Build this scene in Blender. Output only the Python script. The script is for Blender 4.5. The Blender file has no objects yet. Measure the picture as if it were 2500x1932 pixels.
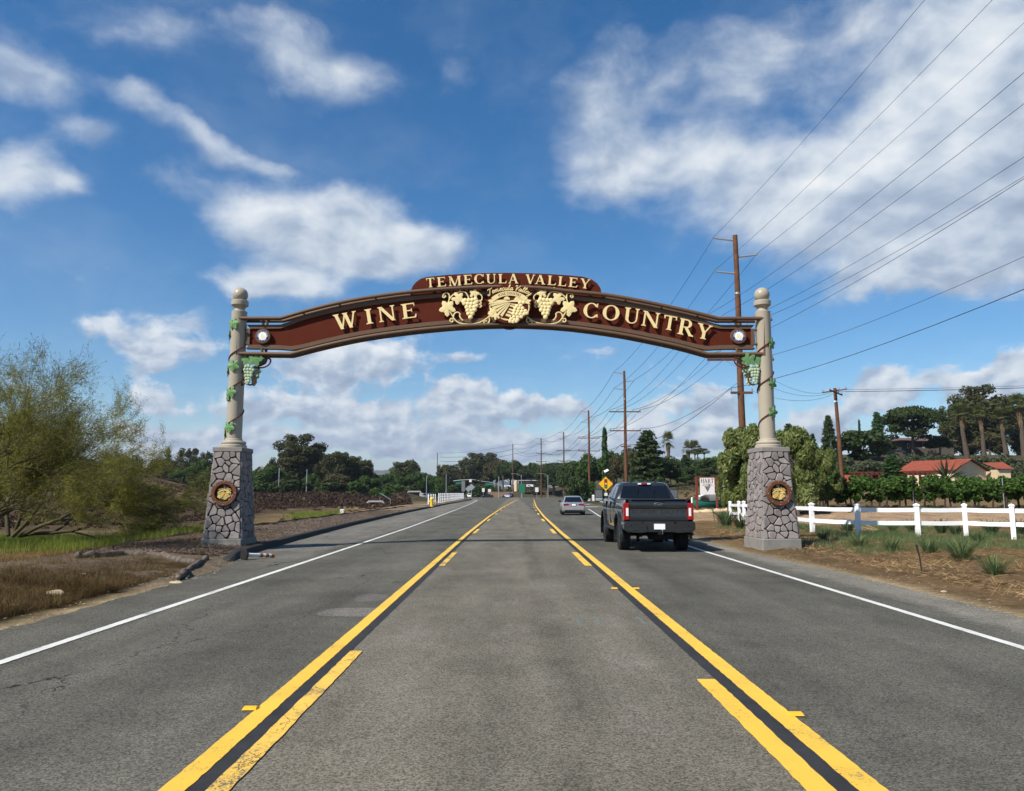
import bpy, math, random
import numpy as np
from mathutils import Vector, Matrix, Euler, noise as mnoise

R = math.radians
scene = bpy.context.scene
COL = scene.collection

# ------------------------------------------------------------------ camera
F, CX, CY, CAMZ = 1899.0, 1250.0, 966.0, 1.65
PITCH, YAW = R(7.173), R(0.12)
cam_data = bpy.data.cameras.new('camera')
cam_data.sensor_fit = 'HORIZONTAL'
cam_data.sensor_width = 36.0
cam_data.lens = 36.0 * F / 2500.0
cam_data.clip_start, cam_data.clip_end = 0.05, 20000.0
cam = bpy.data.objects.new('camera', cam_data)
COL.objects.link(cam)
cam.location = (0, 0, CAMZ)
cam.rotation_euler = (R(90) + PITCH, 0, YAW)
scene.camera = cam
CAMROT = Euler(cam.rotation_euler).to_matrix()

# ------------------------------------------------------------------ sun, exposure
SUN = Vector((-0.56, -0.45, 0.70)).normalized()
SUN_EL, SUN_AZ = math.asin(SUN.z), math.atan2(SUN.x, SUN.y)
sun_data = bpy.data.lights.new('sun', 'SUN')
sun_data.energy, sun_data.angle, sun_data.color = 5.0, R(0.5), (1.0, 0.945, 0.85)
sun = bpy.data.objects.new('sun', sun_data)
COL.objects.link(sun)
sun.rotation_euler = SUN.to_track_quat('Z', 'Y').to_euler()
vs = scene.view_settings
vs.view_transform, vs.look, vs.exposure, vs.gamma = 'Standard', 'None', 0.48, 1.0
vs.use_curve_mapping = False
cy = scene.cycles
cy.max_bounces, cy.diffuse_bounces, cy.glossy_bounces, cy.transmission_bounces, cy.transparent_max_bounces, cy.volume_bounces = 4, 2, 2, 2, 4, 0
cy.use_adaptive_sampling, cy.adaptive_threshold = True, 0.025
cy.caustics_reflective = cy.caustics_refractive = False

# ------------------------------------------------------------------ node helper
class G:
    """tiny node-graph builder: numbers and sockets mix freely"""
    def __init__(s, tree):
        s.t = tree; s.n = tree.nodes; s.l = tree.links
    def new(s, typ, **kw):
        n = s.n.new(typ)
        for k, v in kw.items(): setattr(n, k, v)
        return n
    def put(s, sock, v):
        if isinstance(v, bpy.types.NodeSocket): s.l.new(v, sock)
        elif v is not None: sock.default_value = v
    def m(s, op, a, b=None, c=None, clamp=False):
        n = s.new('ShaderNodeMath', operation=op, use_clamp=clamp)
        s.put(n.inputs[0], a)
        if b is not None: s.put(n.inputs[1], b)
        if c is not None: s.put(n.inputs[2], c)
        return n.outputs[0]
    def v(s, op, a, b=None, scale=None):
        n = s.new('ShaderNodeVectorMath', operation=op)
        s.put(n.inputs[0], a)
        if b is not None: s.put(n.inputs[1], b)
        if scale is not None: s.put(n.inputs['Scale'], scale)
        return n.outputs['Value'] if op in ('DOT_PRODUCT', 'LENGTH', 'DISTANCE') else n.outputs['Vector']
    def sep(s, v):
        n = s.new('ShaderNodeSeparateXYZ'); s.put(n.inputs[0], v); return n.outputs
    def comb(s, x, y, z):
        n = s.new('ShaderNodeCombineXYZ')
        for i, q in enumerate((x, y, z)): s.put(n.inputs[i], q)
        return n.outputs[0]
    def noise(s, vec, scale, detail=4, rough=0.55, col=False, dist=0.0):
        n = s.new('ShaderNodeTexNoise')
        s.put(n.inputs['Vector'], vec); s.put(n.inputs['Scale'], scale)
        n.inputs['Detail'].default_value = detail; n.inputs['Roughness'].default_value = rough
        n.inputs['Distortion'].default_value = dist
        return n.outputs['Color' if col else 'Fac']
    def voro(s, vec, scale, feature='F1', out='Distance', rnd=1.0):
        n = s.new('ShaderNodeTexVoronoi', feature=feature)
        s.put(n.inputs['Vector'], vec); s.put(n.inputs['Scale'], scale)
        n.inputs['Randomness'].default_value = rnd
        return n.outputs[out]
    def rng(s, v, a, b, c=0.0, d=1.0, smooth=False):
        n = s.new('ShaderNodeMapRange', interpolation_type='SMOOTHSTEP' if smooth else 'LINEAR')
        n.clamp = True
        s.put(n.inputs[0], v)
        for i, q in enumerate((a, b, c, d)): s.put(n.inputs[i + 1], q)
        return n.outputs[0]
    def mix(s, f, a, b, blend='MIX'):
        n = s.new('ShaderNodeMix', data_type='RGBA', blend_type=blend)
        s.put(n.inputs['Factor'], f)
        for nm, q in (('A', a), ('B', b)):
            k = [i for i in n.inputs if i.name == nm and i.type == 'RGBA'][0]
            if isinstance(q, (tuple, list)): q = tuple(q)[:3] + (1.0,)
            s.put(k, q)
        return [o for o in n.outputs if o.type == 'RGBA'][0]
    def ramp(s, f, stops):
        n = s.new('ShaderNodeValToRGB')
        s.put(n.inputs[0], f)
        e = n.color_ramp.elements
        while len(e) < len(stops): e.new(0.5)
        for k, (p, c) in enumerate(stops):
            e[k].position = p; e[k].color = tuple(c)[:3] + (1.0,)
        return n.outputs[0]

def cam_dir(px, py):
    v = Vector(((px - CX) / F, -(py - CY) / F, -1.0))
    return (CAMROT @ v).normalized()

def at(px, py, Y):
    """point of the vertical plane y = Y that is seen at a photo pixel"""
    d = cam_dir(px, py); t = Y / d.y
    return Vector((d.x * t, Y, CAMZ + d.z * t))

def gnd(px, py, z=0.0):
    d = cam_dir(px, py); t = (z - CAMZ) / d.z
    return Vector((d.x * t, d.y * t, z))

# ------------------------------------------------------------------ sky with clouds
world = bpy.data.worlds.new('World')
scene.world = world
world.cycles.sampling_method = 'MANUAL'
world.cycles.sample_map_resolution = 256
world.use_nodes = True
def build_sky():
    t = world.node_tree; t.nodes.clear(); g = G(t)
    sky = g.new('ShaderNodeTexSky', sky_type='NISHITA')
    sky.sun_disc = False
    sky.sun_elevation, sky.sun_rotation = SUN_EL, SUN_AZ
    sky.altitude, sky.air_density, sky.dust_density, sky.ozone_density = 400, 1.0, 0.25, 2.5
    d = g.new('ShaderNodeTexCoord').outputs['Generated']
    x, y, z = g.sep(d)[:3]
    az = g.m('ARCTAN2', x, y); el = g.m('ARCSINE', z)
    P = g.comb(az, el, 0.0)
    # domain warp; cloud detail gets smaller towards the horizon
    hz = g.rng(el, 0.36, 0.12, 0.0, 1.0, smooth=True)
    w1 = g.v('SUBTRACT', g.noise(P, 7.0, 3, 0.5, col=True), (0.5, 0.5, 0.5))
    w2 = g.v('SUBTRACT', g.noise(P, 30.0, 4, 0.6, col=True), (0.5, 0.5, 0.5))
    W = g.v('ADD', P, g.v('ADD', g.v('SCALE', w1, scale=0.055), g.v('SCALE', w2, scale=0.020)))
    # cloud bodies, in degrees of azimuth / elevation as read from the photograph (display pixels)
    blobs = [(60,150,110,60,1.15),(195,282,62,28,.85),(285,215,62,36,.85),(370,265,85,34,.85),(470,308,90,30,.75),(570,345,80,22,.6),
      (35,375,95,75,1.15),(150,385,45,26,.7),(365,375,95,36,.5),(330,60,210,62,.72),(620,80,90,75,.78),(760,160,150,75,.85),(980,130,40,60,.3),
      (550,455,120,72,1.3),(760,465,110,82,1.5),(885,530,115,60,1.4),(690,545,120,40,.9),(595,612,120,42,1.5),(120,560,90,30,.35),
      (1300,215,125,85,1.2),(1290,390,110,80,.85),(1480,330,190,70,1.1),(1700,440,240,100,1.2),(2010,150,230,150,1.15),(1950,400,300,150,1.3),
      (2170,260,170,230,1.2),(1650,90,260,75,.72),(2000,580,240,60,.9),(1380,60,120,45,.5),(1560,180,100,60,.5),
      (225,684,70,30,1.05),(360,745,105,34,1.2),(400,690,90,30,.6),(320,845,52,28,1.15),(720,785,125,44,1.4),(700,742,62,30,1.1),(860,770,120,60,.45),
      (985,768,58,18,.7),(1215,765,50,30,.45),(1290,745,40,20,.4),(985,838,55,28,1.3),(1100,868,160,26,1.1),(560,860,130,34,.85),(760,880,220,30,.9),
      (380,920,130,24,1.15),(600,945,220,26,1.1),(900,925,240,24,1.15),(1100,960,250,30,1.1),(300,965,160,22,1.0),(1350,930,120,50,.9),(1520,850,95,38,1.15),
      (1500,940,150,40,1.0),(1750,900,110,34,.9),(1905,795,85,22,.65),(1880,850,170,36,.85),(2110,845,70,40,1.2),(2160,780,60,30,.7)]
    tot = sh = None
    for (bx, by, rx, ry, amp) in blobs:
        k = 1.14469
        c = cam_dir(bx * k, by * k)
        e0, a0 = math.asin(c.z), math.atan2(c.x, c.y)
        ra = rx * k / F * 1.0 / max(0.5, math.cos(e0)) * (1.0 if abs(bx - 1092) < 600 else 0.85)
        re = ry * k / F
        # q = (W - c)/r with a constant 1 in z, so that one running vector sums both weight and offset
        n = g.new('ShaderNodeVectorMath', operation='MULTIPLY_ADD')
        g.put(n.inputs[0], W); n.inputs[1].default_value = (1/ra, 1/re, 0); n.inputs[2].default_value = (-a0/ra, -e0/re, 1.0)
        q = n.outputs[0]
        e = g.m('EXPONENT', g.m('MULTIPLY_ADD', g.v('DOT_PRODUCT', q, q), -1.15, 1.15 + math.log(amp)))
        acc_i = g.v('SCALE', q, scale=e)
        tot = acc_i if tot is None else g.v('ADD', tot, acc_i)
    so = g.sep(tot); tot, sh = so[2], so[1]
    # cover outside the view goes on in the same way
    cover = g.m('MULTIPLY', g.rng(g.noise(P, 3.2, 2, 0.5), 0.45, 0.75), 0.55)
    outside = g.rng(g.m('ABSOLUTE', az), 0.72, 0.95, 0.0, 1.0)
    outside = g.m('MAXIMUM', outside, g.rng(el, 0.62, 0.75))
    body = g.m('ADD', g.m('MINIMUM', tot, 1.5), g.m('MULTIPLY', g.m('MULTIPLY', cover, 2.0), outside))
    Pn = g.v('MULTIPLY', g.v('ADD', P, g.v('SCALE', w1, scale=0.05)), (1.0, 1.55, 1.0))
    mixf = lambda a_, b_: g.m('ADD', g.m('MULTIPLY', a_, g.m('SUBTRACT', 1.0, hz)), g.m('MULTIPLY', b_, hz))
    n1 = mixf(g.noise(Pn, 8.5, 9, 0.58), g.noise(Pn, 19.0, 9, 0.58))
    s1 = mixf(g.noise(Pn, 10.0, 4, 0.5), g.noise(Pn, 24.0, 4, 0.5)); Po = g.v('ADD', Pn, g.v('SCALE', (-0.020, 0.030, 0.0), scale=g.rng(hz, 0, 1, 1.0, 0.45)))
    s2 = mixf(g.noise(Po, 10.0, 4, 0.5), g.noise(Po, 24.0, 4, 0.5))
    f = g.m('ADD', body, g.m('MULTIPLY', g.m('SUBTRACT', n1, 0.5), g.rng(hz, 0, 1, 1.6, 2.6)))
    edge = g.rng(el, 0.10, 0.42, 0.70, 1.5)       # crisp heaps low down, soft sheets overhead
    dens = g.rng(f, 0.25, edge, 0.0, 1.0, smooth=True)
    # faint veil
    veil = g.m('MULTIPLY', g.rng(g.noise(Pn, 4.0, 6, 0.6), 0.45, 0.85), 0.20)
    dens = g.m('MAXIMUM', g.m('MULTIPLY', dens, 0.96), veil)
    dens = g.m('MAXIMUM', dens, g.rng(el, 0.0, 0.10, 0.6, 0.0))
    rel = g.m('DIVIDE', sh, g.m('ADD', tot, 0.15))
    shade = g.m('ADD', 0.58, g.m('ADD', g.m('MULTIPLY', rel, 0.34), g.m('MULTIPLY', g.m('SUBTRACT', s1, s2), 1.5)))
    shade = g.m('ADD', shade, g.m('MULTIPLY', g.m('SUBTRACT', n1, 0.5), 0.45))
    low = g.m('ADD', g.rng(el, 0.30, 0.60, 0.0, -0.12), g.rng(el, 0.05, 0.22, -0.14, 0.03))
    shade = g.m('ADD', shade, low, clamp=True)
    ccol = g.ramp(shade, [(0.0, (2.6, 3.2, 4.3)), (0.38, (3.9, 4.7, 5.9)), (0.68, (6.3, 6.9, 7.6)), (1.0, (8.4, 8.6, 8.7))])
    # the ramp clamps nothing above 1 in Cycles, but keep it explicit: colours are given at 1/10 scale
    for nd in g.n:
        if nd.type == 'VALTORGB':
            for e in nd.color_ramp.elements:
                e.color = tuple(q * 0.1 for q in e.color[:3]) + (1.0,)
    ccol = g.v('SCALE', ccol, scale=10.0)
    hsv = g.new('ShaderNodeHueSaturation')
    hsv.inputs['Saturation'].default_value = 1.36
    g.put(hsv.inputs['Color'], sky.outputs[0])
    skycol = g.v('SCALE', hsv.outputs[0], scale=SKYGAIN)
    col = g.mix(dens, skycol, ccol)
    bg = g.new('ShaderNodeBackground'); bg.inputs['Strength'].default_value = 0.08
    g.put(bg.inputs['Color'], col)
    out = g.new('ShaderNodeOutputWorld')
    g.l.new(bg.outputs[0], out.inputs['Surface'])
SKYGAIN = 1.12
build_sky()

# ------------------------------------------------------------------ tagging
def tag(o, label=None, cat=None, group=None, kind=None):
    if label: o['label'] = label
    if cat: o['category'] = cat
    if group: o['group'] = group
    if kind: o['kind'] = kind
    return o

def empty(name, loc=(0, 0, 0), rz=0.0, label=None, cat=None, group=None):
    o = bpy.data.objects.new(name, None)
    o.empty_display_size = 0.2
    COL.objects.link(o)
    o.location = loc; o.rotation_euler = (0, 0, rz)
    return tag(o, label, cat, group)

def mesh_obj(name, me, parent=None, loc=None):
    o = bpy.data.objects.new(name, me)
    COL.objects.link(o)
    if parent: o.parent = parent
    if loc is not None: o.location = loc
    return o

def copy_tree(o, parent=None):
    c = o.copy(); COL.objects.link(c); c.parent = parent
    for ch in list(o.children): copy_tree(ch, c)
    return c

# ------------------------------------------------------------------ mesh builder
class MB:
    def __init__(s): s.v = []; s.f = []; s.m = []
    def add(s, vs_, fs, m=0):
        b = len(s.v); s.v += [tuple(q) for q in vs_]
        s.f += [tuple(b + i for i in f) for f in fs]; s.m += [m] * len(fs)
        return s
    def box(s, x0, x1, y0, y1, z0, z1, m=0):
        return s.add([(x0,y0,z0),(x1,y0,z0),(x1,y1,z0),(x0,y1,z0),(x0,y0,z1),(x1,y0,z1),(x1,y1,z1),(x0,y1,z1)],
                     [(0,3,2,1),(4,5,6,7),(0,1,5,4),(1,2,6,5),(2,3,7,6),(3,0,4,7)], m)
    def bbox(s, x0, x1, y0, y1, z0, z1, b=0.01, m=0):
        """box with chamfered edges"""
        rings = []
        for z, i in ((z0, b), (z0 + b, 0), (z1 - b, 0), (z1, b)):
            X0, X1, Y0, Y1 = x0 + i, x1 - i, y0 + i, y1 - i
            c = b
            rings.append([(X0+c,Y0,z),(X1-c,Y0,z),(X1,Y0+c,z),(X1,Y1-c,z),(X1-c,Y1,z),(X0+c,Y1,z),(X0,Y1-c,z),(X0,Y0+c,z)])
        return s.loft(rings, m=m)
    def loft(s, rings, cap=True, m=0, closed=True):
        n = len(rings[0]); vs_ = [p for r in rings for p in r]; fs = []
        for k in range(len(rings) - 1):
            for i in range(n if closed else n - 1):
                j = (i + 1) % n
                fs.append((k*n+i, k*n+j, (k+1)*n+j, (k+1)*n+i))
        if cap and closed:
            fs.append(tuple(range(n))[::-1]); fs.append(tuple((len(rings)-1)*n + i for i in range(n)))
        return s.add(vs_, fs, m)
    def tube(s, path, rad, n=6, m=0, cap=True):
        path = [Vector(p) for p in path]
        if not isinstance(rad, (list, tuple)): rad = [rad] * len(path)
        rings = []; up = None
        for k, p in enumerate(path):
            a = path[max(0, k-1)]; b = path[min(len(path)-1, k+1)]
            t = (b - a).normalized() if (b - a).length > 1e-9 else Vector((0,0,1))
            if up is None:
                up = Vector((0,0,1)) if abs(t.z) < 0.9 else Vector((1,0,0))
            u = (up - t * up.dot(t))
            u = u.normalized() if u.length > 1e-6 else t.orthogonal().normalized()
            w = t.cross(u); up = u
            rings.append([p + (u * math.cos(2*math.pi*i/n) + w * math.sin(2*math.pi*i/n)) * rad[k] for i in range(n)])
        return s.loft(rings, cap=cap, m=m)
    def lathe(s, prof, n=24, c=(0,0,0), axis='z', m=0, cap=True):
        rings = []
        for r, h in prof:
            ring = []
            for i in range(n):
                a = 2*math.pi*i/n; u, w = r*math.cos(a), r*math.sin(a)
                ring.append((c[0]+u, c[1]+w, c[2]+h) if axis == 'z' else ((c[0]+h, c[1]+u, c[2]+w) if axis == 'x' else (c[0]+u, c[1]+h, c[2]-w)))
            rings.append(ring)
        return s.loft(rings, cap=cap, m=m)
    def prism(s, poly, y0, y1, m=0):
        """polygon in x,z, thickness along y"""
        n = len(poly)
        vs_ = [(x, y0, z) for x, z in poly] + [(x, y1, z) for x, z in poly]
        area = sum(poly[i][0]*poly[(i+1)%n][1] - poly[(i+1)%n][0]*poly[i][1] for i in range(n))
        f = list(range(n)); fs = []
        if area > 0: fs = [tuple(f), tuple(n+i for i in f[::-1])] + [(i, n+i, n+(i+1)%n, (i+1)%n) for i in f]
        else: fs = [tuple(f[::-1]), tuple(n+i for i in f)] + [(i, (i+1)%n, n+(i+1)%n, n+i) for i in f]
        return s.add(vs_, fs, m)
    def ball(s, c, r, nu=10, nv=7, m=0):
        r = (r, r, r) if not isinstance(r, (tuple, list)) else r
        vs_ = [(c[0], c[1], c[2]-r[2])]; fs = []
        for j in range(1, nv):
            a = -math.pi/2 + math.pi*j/nv
            for i in range(nu):
                b = 2*math.pi*i/nu
                vs_.append((c[0]+r[0]*math.cos(a)*math.cos(b), c[1]+r[1]*math.cos(a)*math.sin(b), c[2]+r[2]*math.sin(a)))
        vs_.append((c[0], c[1], c[2]+r[2])); L = len(vs_)-1
        for i in range(nu):
            j = (i+1) % nu
            fs.append((0, 1+j, 1+i)); fs.append((L, L-nu+i, L-nu+j))
            for k in range(nv-2):
                a = 1+k*nu; fs.append((a+i, a+j, a+nu+j, a+nu+i))
        return s.add(vs_, fs, m)
    def xf(s, M, start=0):
        s.v[start:] = [tuple(M @ Vector(p)) for p in s.v[start:]]; return s
    def mesh(s, name, mats, smooth=True, angle=38):
        me = bpy.data.meshes.new(name)
        me.from_pydata(s.v, [], s.f); 
        for mt in (mats if isinstance(mats, (list, tuple)) else [mats]): me.materials.append(mt)
        if any(s.m): me.polygons.foreach_set('material_index', s.m)
        me.update()
        if smooth:
            me.polygons.foreach_set('use_smooth', [True]*len(me.polygons))
            me.set_sharp_from_angle(angle=R(angle))
        return me
    def build(s, name, mats, parent=None, loc=None, smooth=True, angle=38):
        return mesh_obj(name, s.mesh(name, mats, smooth, angle), parent, loc)

def quads_mesh(name, P, mat, k=4):
    """P: (N,k,3) array of separate k-gons"""
    P = np.asarray(P, dtype=np.float32); N = P.shape[0]
    me = bpy.data.meshes.new(name)
    me.vertices.add(N*k); me.vertices.foreach_set('co', P.reshape(-1))
    me.loops.add(N*k); me.loops.foreach_set('vertex_index', np.arange(N*k, dtype=np.int32))
    me.polygons.add(N); me.polygons.foreach_set('loop_start', np.arange(0, N*k, k, dtype=np.int32))
    me.polygons.foreach_set('loop_total', np.full(N, k, dtype=np.int32))
    me.materials.append(mat); me.update(calc_edges=True)
    return me

def interp(tab, t):
    if t <= tab[0][0]: return tab[0][1]
    for (a, va), (b, vb) in zip(tab, tab[1:]):
        if t <= b: return va + (vb - va) * (t - a) / (b - a)
    return tab[-1][1]

def sstep(a, b, t):
    t = min(1.0, max(0.0, (t - a) / (b - a))); return t*t*(3-2*t)

def spline(pts, n=6):
    """Catmull-Rom through points (any dimension)"""
    P = [np.array(p, dtype=float) for p in pts]; out = []
    for i in range(len(P)-1):
        p0 = P[max(0, i-1)]; p1 = P[i]; p2 = P[i+1]; p3 = P[min(len(P)-1, i+2)]
        for j in range(n):
            t = j/n
            out.append(0.5*((2*p1) + (-p0+p2)*t + (2*p0-5*p1+4*p2-p3)*t*t + (-p0+3*p1-3*p2+p3)*t**3))
    out.append(P[-1]); return [tuple(q) for q in out]

# ------------------------------------------------------------------ materials
MATS = {}
def pbr(name, col, rough=0.7, metal=0.0, var=0.0, scale=5.0, col2=None, bump=0.0, bscale=None, spec=0.25, coat=0.0, detail=6, trans=0.0, emit=None, lo=0.35, hi=0.65, coords='Object'):
    mt = bpy.data.materials.new(name); mt.use_nodes = True
    t = mt.node_tree; g = G(t); b = t.nodes['Principled BSDF']
    b.inputs['Roughness'].default_value = rough; b.inputs['Metallic'].default_value = metal
    b.inputs['Specular IOR Level'].default_value = spec
    b.inputs['Coat Weight'].default_value = coat; b.inputs['Coat Roughness'].default_value = 0.08
    b.inputs['Transmission Weight'].default_value = trans
    if emit: b.inputs['Emission Color'].default_value = tuple(emit[:3])+(1,); b.inputs['Emission Strength'].default_value = emit[3]
    if var or col2 or bump:
        vec = g.new('ShaderNodeTexCoord').outputs[coords]
        n = g.noise(vec, scale, detail, 0.6)
    if col2: c = g.mix(g.rng(n, lo, hi), col, col2)
    elif var:
        c = g.mix(g.rng(n, 0.3, 0.7), tuple(q*(1-var) for q in col), tuple(min(1, q*(1+var)) for q in col))
    else: c = tuple(col)+(1.0,)
    g.put(b.inputs['Base Color'], c)
    if bump:
        bn = g.new('ShaderNodeBump'); bn.inputs['Strength'].default_value = bump; bn.inputs['Distance'].default_value = 0.02
        g.put(bn.inputs['Height'], g.noise(vec, bscale or scale*6, 5, 0.6)); g.l.new(bn.outputs[0], b.inputs['Normal'])
    MATS[name] = mt
    return mt

def leafmat(name, stops, trans=0.25, rough=0.6):
    """foliage: colour varies leaf by leaf, thin enough to let light through"""
    mt = bpy.data.materials.new(name); mt.use_nodes = True
    t = mt.node_tree; g = G(t); b = t.nodes['Principled BSDF']; out = t.nodes['Material Output']
    geo = g.new('ShaderNodeNewGeometry')
    n = g.noise(g.new('ShaderNodeTexCoord').outputs['Object'], 0.45, 3, 0.5)
    f = g.m('ADD', g.m('MULTIPLY', geo.outputs['Random Per Island'], 0.65), g.m('MULTIPLY', g.rng(n, 0.3, 0.7), 0.35))
    c = g.ramp(f, stops)
    b.inputs['Roughness'].default_value = rough; b.inputs['Specular IOR Level'].default_value = 0.08
    g.put(b.inputs['Base Color'], c)
    tr = g.new('ShaderNodeBsdfTranslucent'); g.put(tr.inputs['Color'], c)
    mx = g.new('ShaderNodeMixShader'); mx.inputs[0].default_value = trans
    g.l.new(b.outputs[0], mx.inputs[1]); g.l.new(tr.outputs[0], mx.inputs[2]); g.l.new(mx.outputs[0], out.inputs['Surface'])
    MATS[name] = mt
    return mt

M_wood = pbr('pole_wood', (0.115, 0.052, 0.026), 0.85, var=0.35, scale=3, bump=0.4, bscale=20)
M_wood_old = pbr('old_pole_wood', (0.13, 0.075, 0.045), 0.85, var=0.35, scale=3, bump=0.4, bscale=20)
M_galv = pbr('galvanised_steel', (0.45, 0.46, 0.47), 0.45, metal=0.7, var=0.1, scale=8)
M_wire = pbr('wire', (0.03, 0.03, 0.034), 0.6)
M_insul = pbr('insulator', (0.25, 0.27, 0.3), 0.25)
M_white = pbr('white_vinyl', (0.80, 0.80, 0.79), 0.45, var=0.05, scale=3)
M_black = pbr('black_plastic', (0.012, 0.012, 0.013), 0.5)
M_rubber = pbr('rubber', (0.016, 0.016, 0.017), 0.85, var=0.2, scale=20)
M_glass = pbr('dark_glass', (0.006, 0.007, 0.009), 0.04, spec=0.6)
M_chrome = pbr('chrome', (0.75, 0.76, 0.78), 0.12, metal=1.0)
M_red = pbr('tail_red', (0.26, 0.005, 0.009), 0.15, coat=0.6)
M_lensw = pbr('white_lens', (0.75, 0.75, 0.76), 0.2, coat=0.5)
M_plate = pbr('plate_white', (0.82, 0.82, 0.82), 0.4)
M_amber = pbr('amber_lens', (0.75, 0.25, 0.02), 0.2)
# ------------------------------------------------------------------ terrain
XL = [(-25,-5.9),(5,-6.1),(9,-6.2),(14,-6.25),(17,-6.4),(19,-6.8),(21,-7.2),(28,-7.7),(41,-8.35),(68,-9.2),(120,-10.0),(190,-10.5),(208,-11.0),(216,-13.0),(221,-17.0),(223,-24)]
XR = [(-25,6.75),(10,6.8),(16,6.9),(23,6.6),(30,6.7),(42,7.0),(57,7.9),(85,10.0),(130,13.0),(200,14.0),(222,15.5),(226,24.0)]
def xl(y): return interp(XL, y)
def xr(y): return interp(XR, y)

def fb(x, y, s, o=0.0):
    return mnoise.fractal(Vector((x*s+o, y*s-o, o*1.7)), 0.6, 2.1, 5)

def H(x, y, fine=True):
    """ground height; the carriageway is at 0"""
    if y > 222:
        l, r = -400.0, 300.0
        if y > 330: l, r = -26.0 - (y-330)*0.3, -6.0 - (y-330)*0.3
    else: l, r = xl(y), xr(y)
    z = 0.0
    if l <= x <= r and y < 900:
        return -0.05
    if x < l:
        d = l - x
        # bank of dry grass in the near left, verge behind the kerb further on
        near = 1 - sstep(13.0, 20.5, y)
        bank = 0.34*sstep(0.4, 2.6, d) - 0.25*sstep(4.5, 10, d)
        verge = 0.13*sstep(0.0, 0.25, d) + 0.06*sstep(0.3, 2.0, d) - 0.55*sstep(max(1.0, -11.8 - 0.4 - x + d) if False else 3.2, 7.5, d)
        z = near*bank + (1-near)*verge
        # brush covered mound and the rising ground behind it
        z += 6.6*math.exp(-((x+56)/19)**2 - ((y-88)/24)**2)
        z += 3.4*math.exp(-((x+75)/14)**2 - ((y-62)/18)**2)
        z += 5.0*sstep(150, 290, y)*sstep(45, 130, -x)*(1 - sstep(600, 1500, y))
        z += 1.7*math.exp(-((y-150)/22)**2)*sstep(18, 34, -x)
        z += 2.2*math.exp(-((y-212)/12)**2)*sstep(20, 30, -x)
    else:
        d = x - r
        z = 0.03*sstep(0, 0.4, d) + 0.16*sstep(0.3, 5.0, d)*(1 - 0.6*sstep(36, 46, y)*(1-sstep(75, 100, y)))
        z += 0.62*sstep(33, 50, y)*sstep(5, 14, d)
        z += 1.0*sstep(55, 88, y)*sstep(16, 34, x)
        fade = 1 - sstep(600, 1500, y)
        z += 8.6*sstep(126, 182, y)*sstep(36, 74, x)*fade
        z += 1.2*sstep(78, 120, y)*sstep(14, 30, x)*(1-sstep(34, 70, x)*sstep(126, 182, y))*fade*(1-.55*sstep(36, 60, x))
        z += 3.0*sstep(333, 352, y)*sstep(1, 10, d)*fade
    if fine:
        a = min(1.0, max(0.0, (d if d > 0 else 0)/0.6))
        z += a*(0.05*fb(x, y, 0.9) + 0.035*fb(x, y, 3.0, 7.1))
        if abs(x) > 30 or y > 60: z += 0.25*fb(x, y, 0.08, 3.3)*min(1, (abs(x)-14)/20 if abs(x) > 14 else 0)
    return z

# surface zones -> base colour of the soil
C_dirt, C_sand, C_mulch = (0.140, 0.092, 0.048), (0.28, 0.215, 0.125), (0.150, 0.118, 0.088)
C_dry, C_ochre, C_brush, C_field = (0.066, 0.044, 0.018), (0.19, 0.118, 0.040), (0.050, 0.034, 0.025), (0.165, 0.115, 0.058)
C_green, C_path, C_dark = (0.10, 0.15, 0.035), (0.34, 0.235, 0.145), (0.07, 0.06, 0.035)
def lerp3(a, b, t): return tuple(p + (q-p)*t for p, q in zip(a, b))
def zone(x, y):
    j = fb(x, y, 0.35, 11.0); j2 = fb(x, y, 1.6, 5.0)
    l, r = (xl(y), xr(y)) if y < 222 else (-12, 16)
    if x < (l+r)/2:
        d = l - x
        if y < 20.5 + j*1.0:
            c = lerp3(C_sand, C_dry, sstep(0.12, 0.55, d + 0.25*j))
            c = lerp3(c, C_mulch, sstep(12.5, 15.5, y + j)*0.75)
            c = lerp3(c, C_ochre, sstep(4.2, 6.0, d + j)*0.8)
        else:
            c = lerp3(C_mulch, C_ochre, sstep(3.6, 4.4, d + 0.3*j))
            c = lerp3(c, C_sand, 0.7*sstep(0.2, 0.5, j)*sstep(45, 60, y)*(1-sstep(3.4, 4.2, d)))
            c = lerp3(c, C_field, sstep(6, 10, d + 2*j))
        c = lerp3(c, C_brush, sstep(38, 46, y + 6*j)*sstep(9, 14, d+2*j)*(0.75+0.25*j2))
        c = lerp3(c, C_sand, 0.55*sstep(0.28, 0.5, fb(x*0.4, y, 0.12, 2.0))*sstep(40, 50, y))
        if y > 160: c = lerp3(c, C_dark, sstep(160, 200, y))
    else:
        d = x - r
        c = lerp3(C_sand, C_dirt, sstep(0.0, 0.35, d + 0.12*j2))
        c = lerp3(c, lerp3(C_dirt, C_ochre, 0.35), sstep(2.2, 5, d + j)*0.8)
        c = lerp3(c, C_path, sstep(33.5, 36.5, y + j)*(1 - sstep(44, 47.5, y + j))*sstep(6, 8, d))
        c = lerp3(c, C_path, sstep(43, 47, y)*(1-sstep(70, 80, y+3*j))*(1-sstep(14, 20, x+j))*0.9)
        c = lerp3(c, C_field, sstep(48, 54, y)*sstep(18, 24, x))
        c = lerp3(c, C_dark, sstep(95, 120, y))
    k = 1.0 + 0.28*j2 + 0.15*j
    return tuple(max(0.005, q*k) for q in c)

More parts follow.
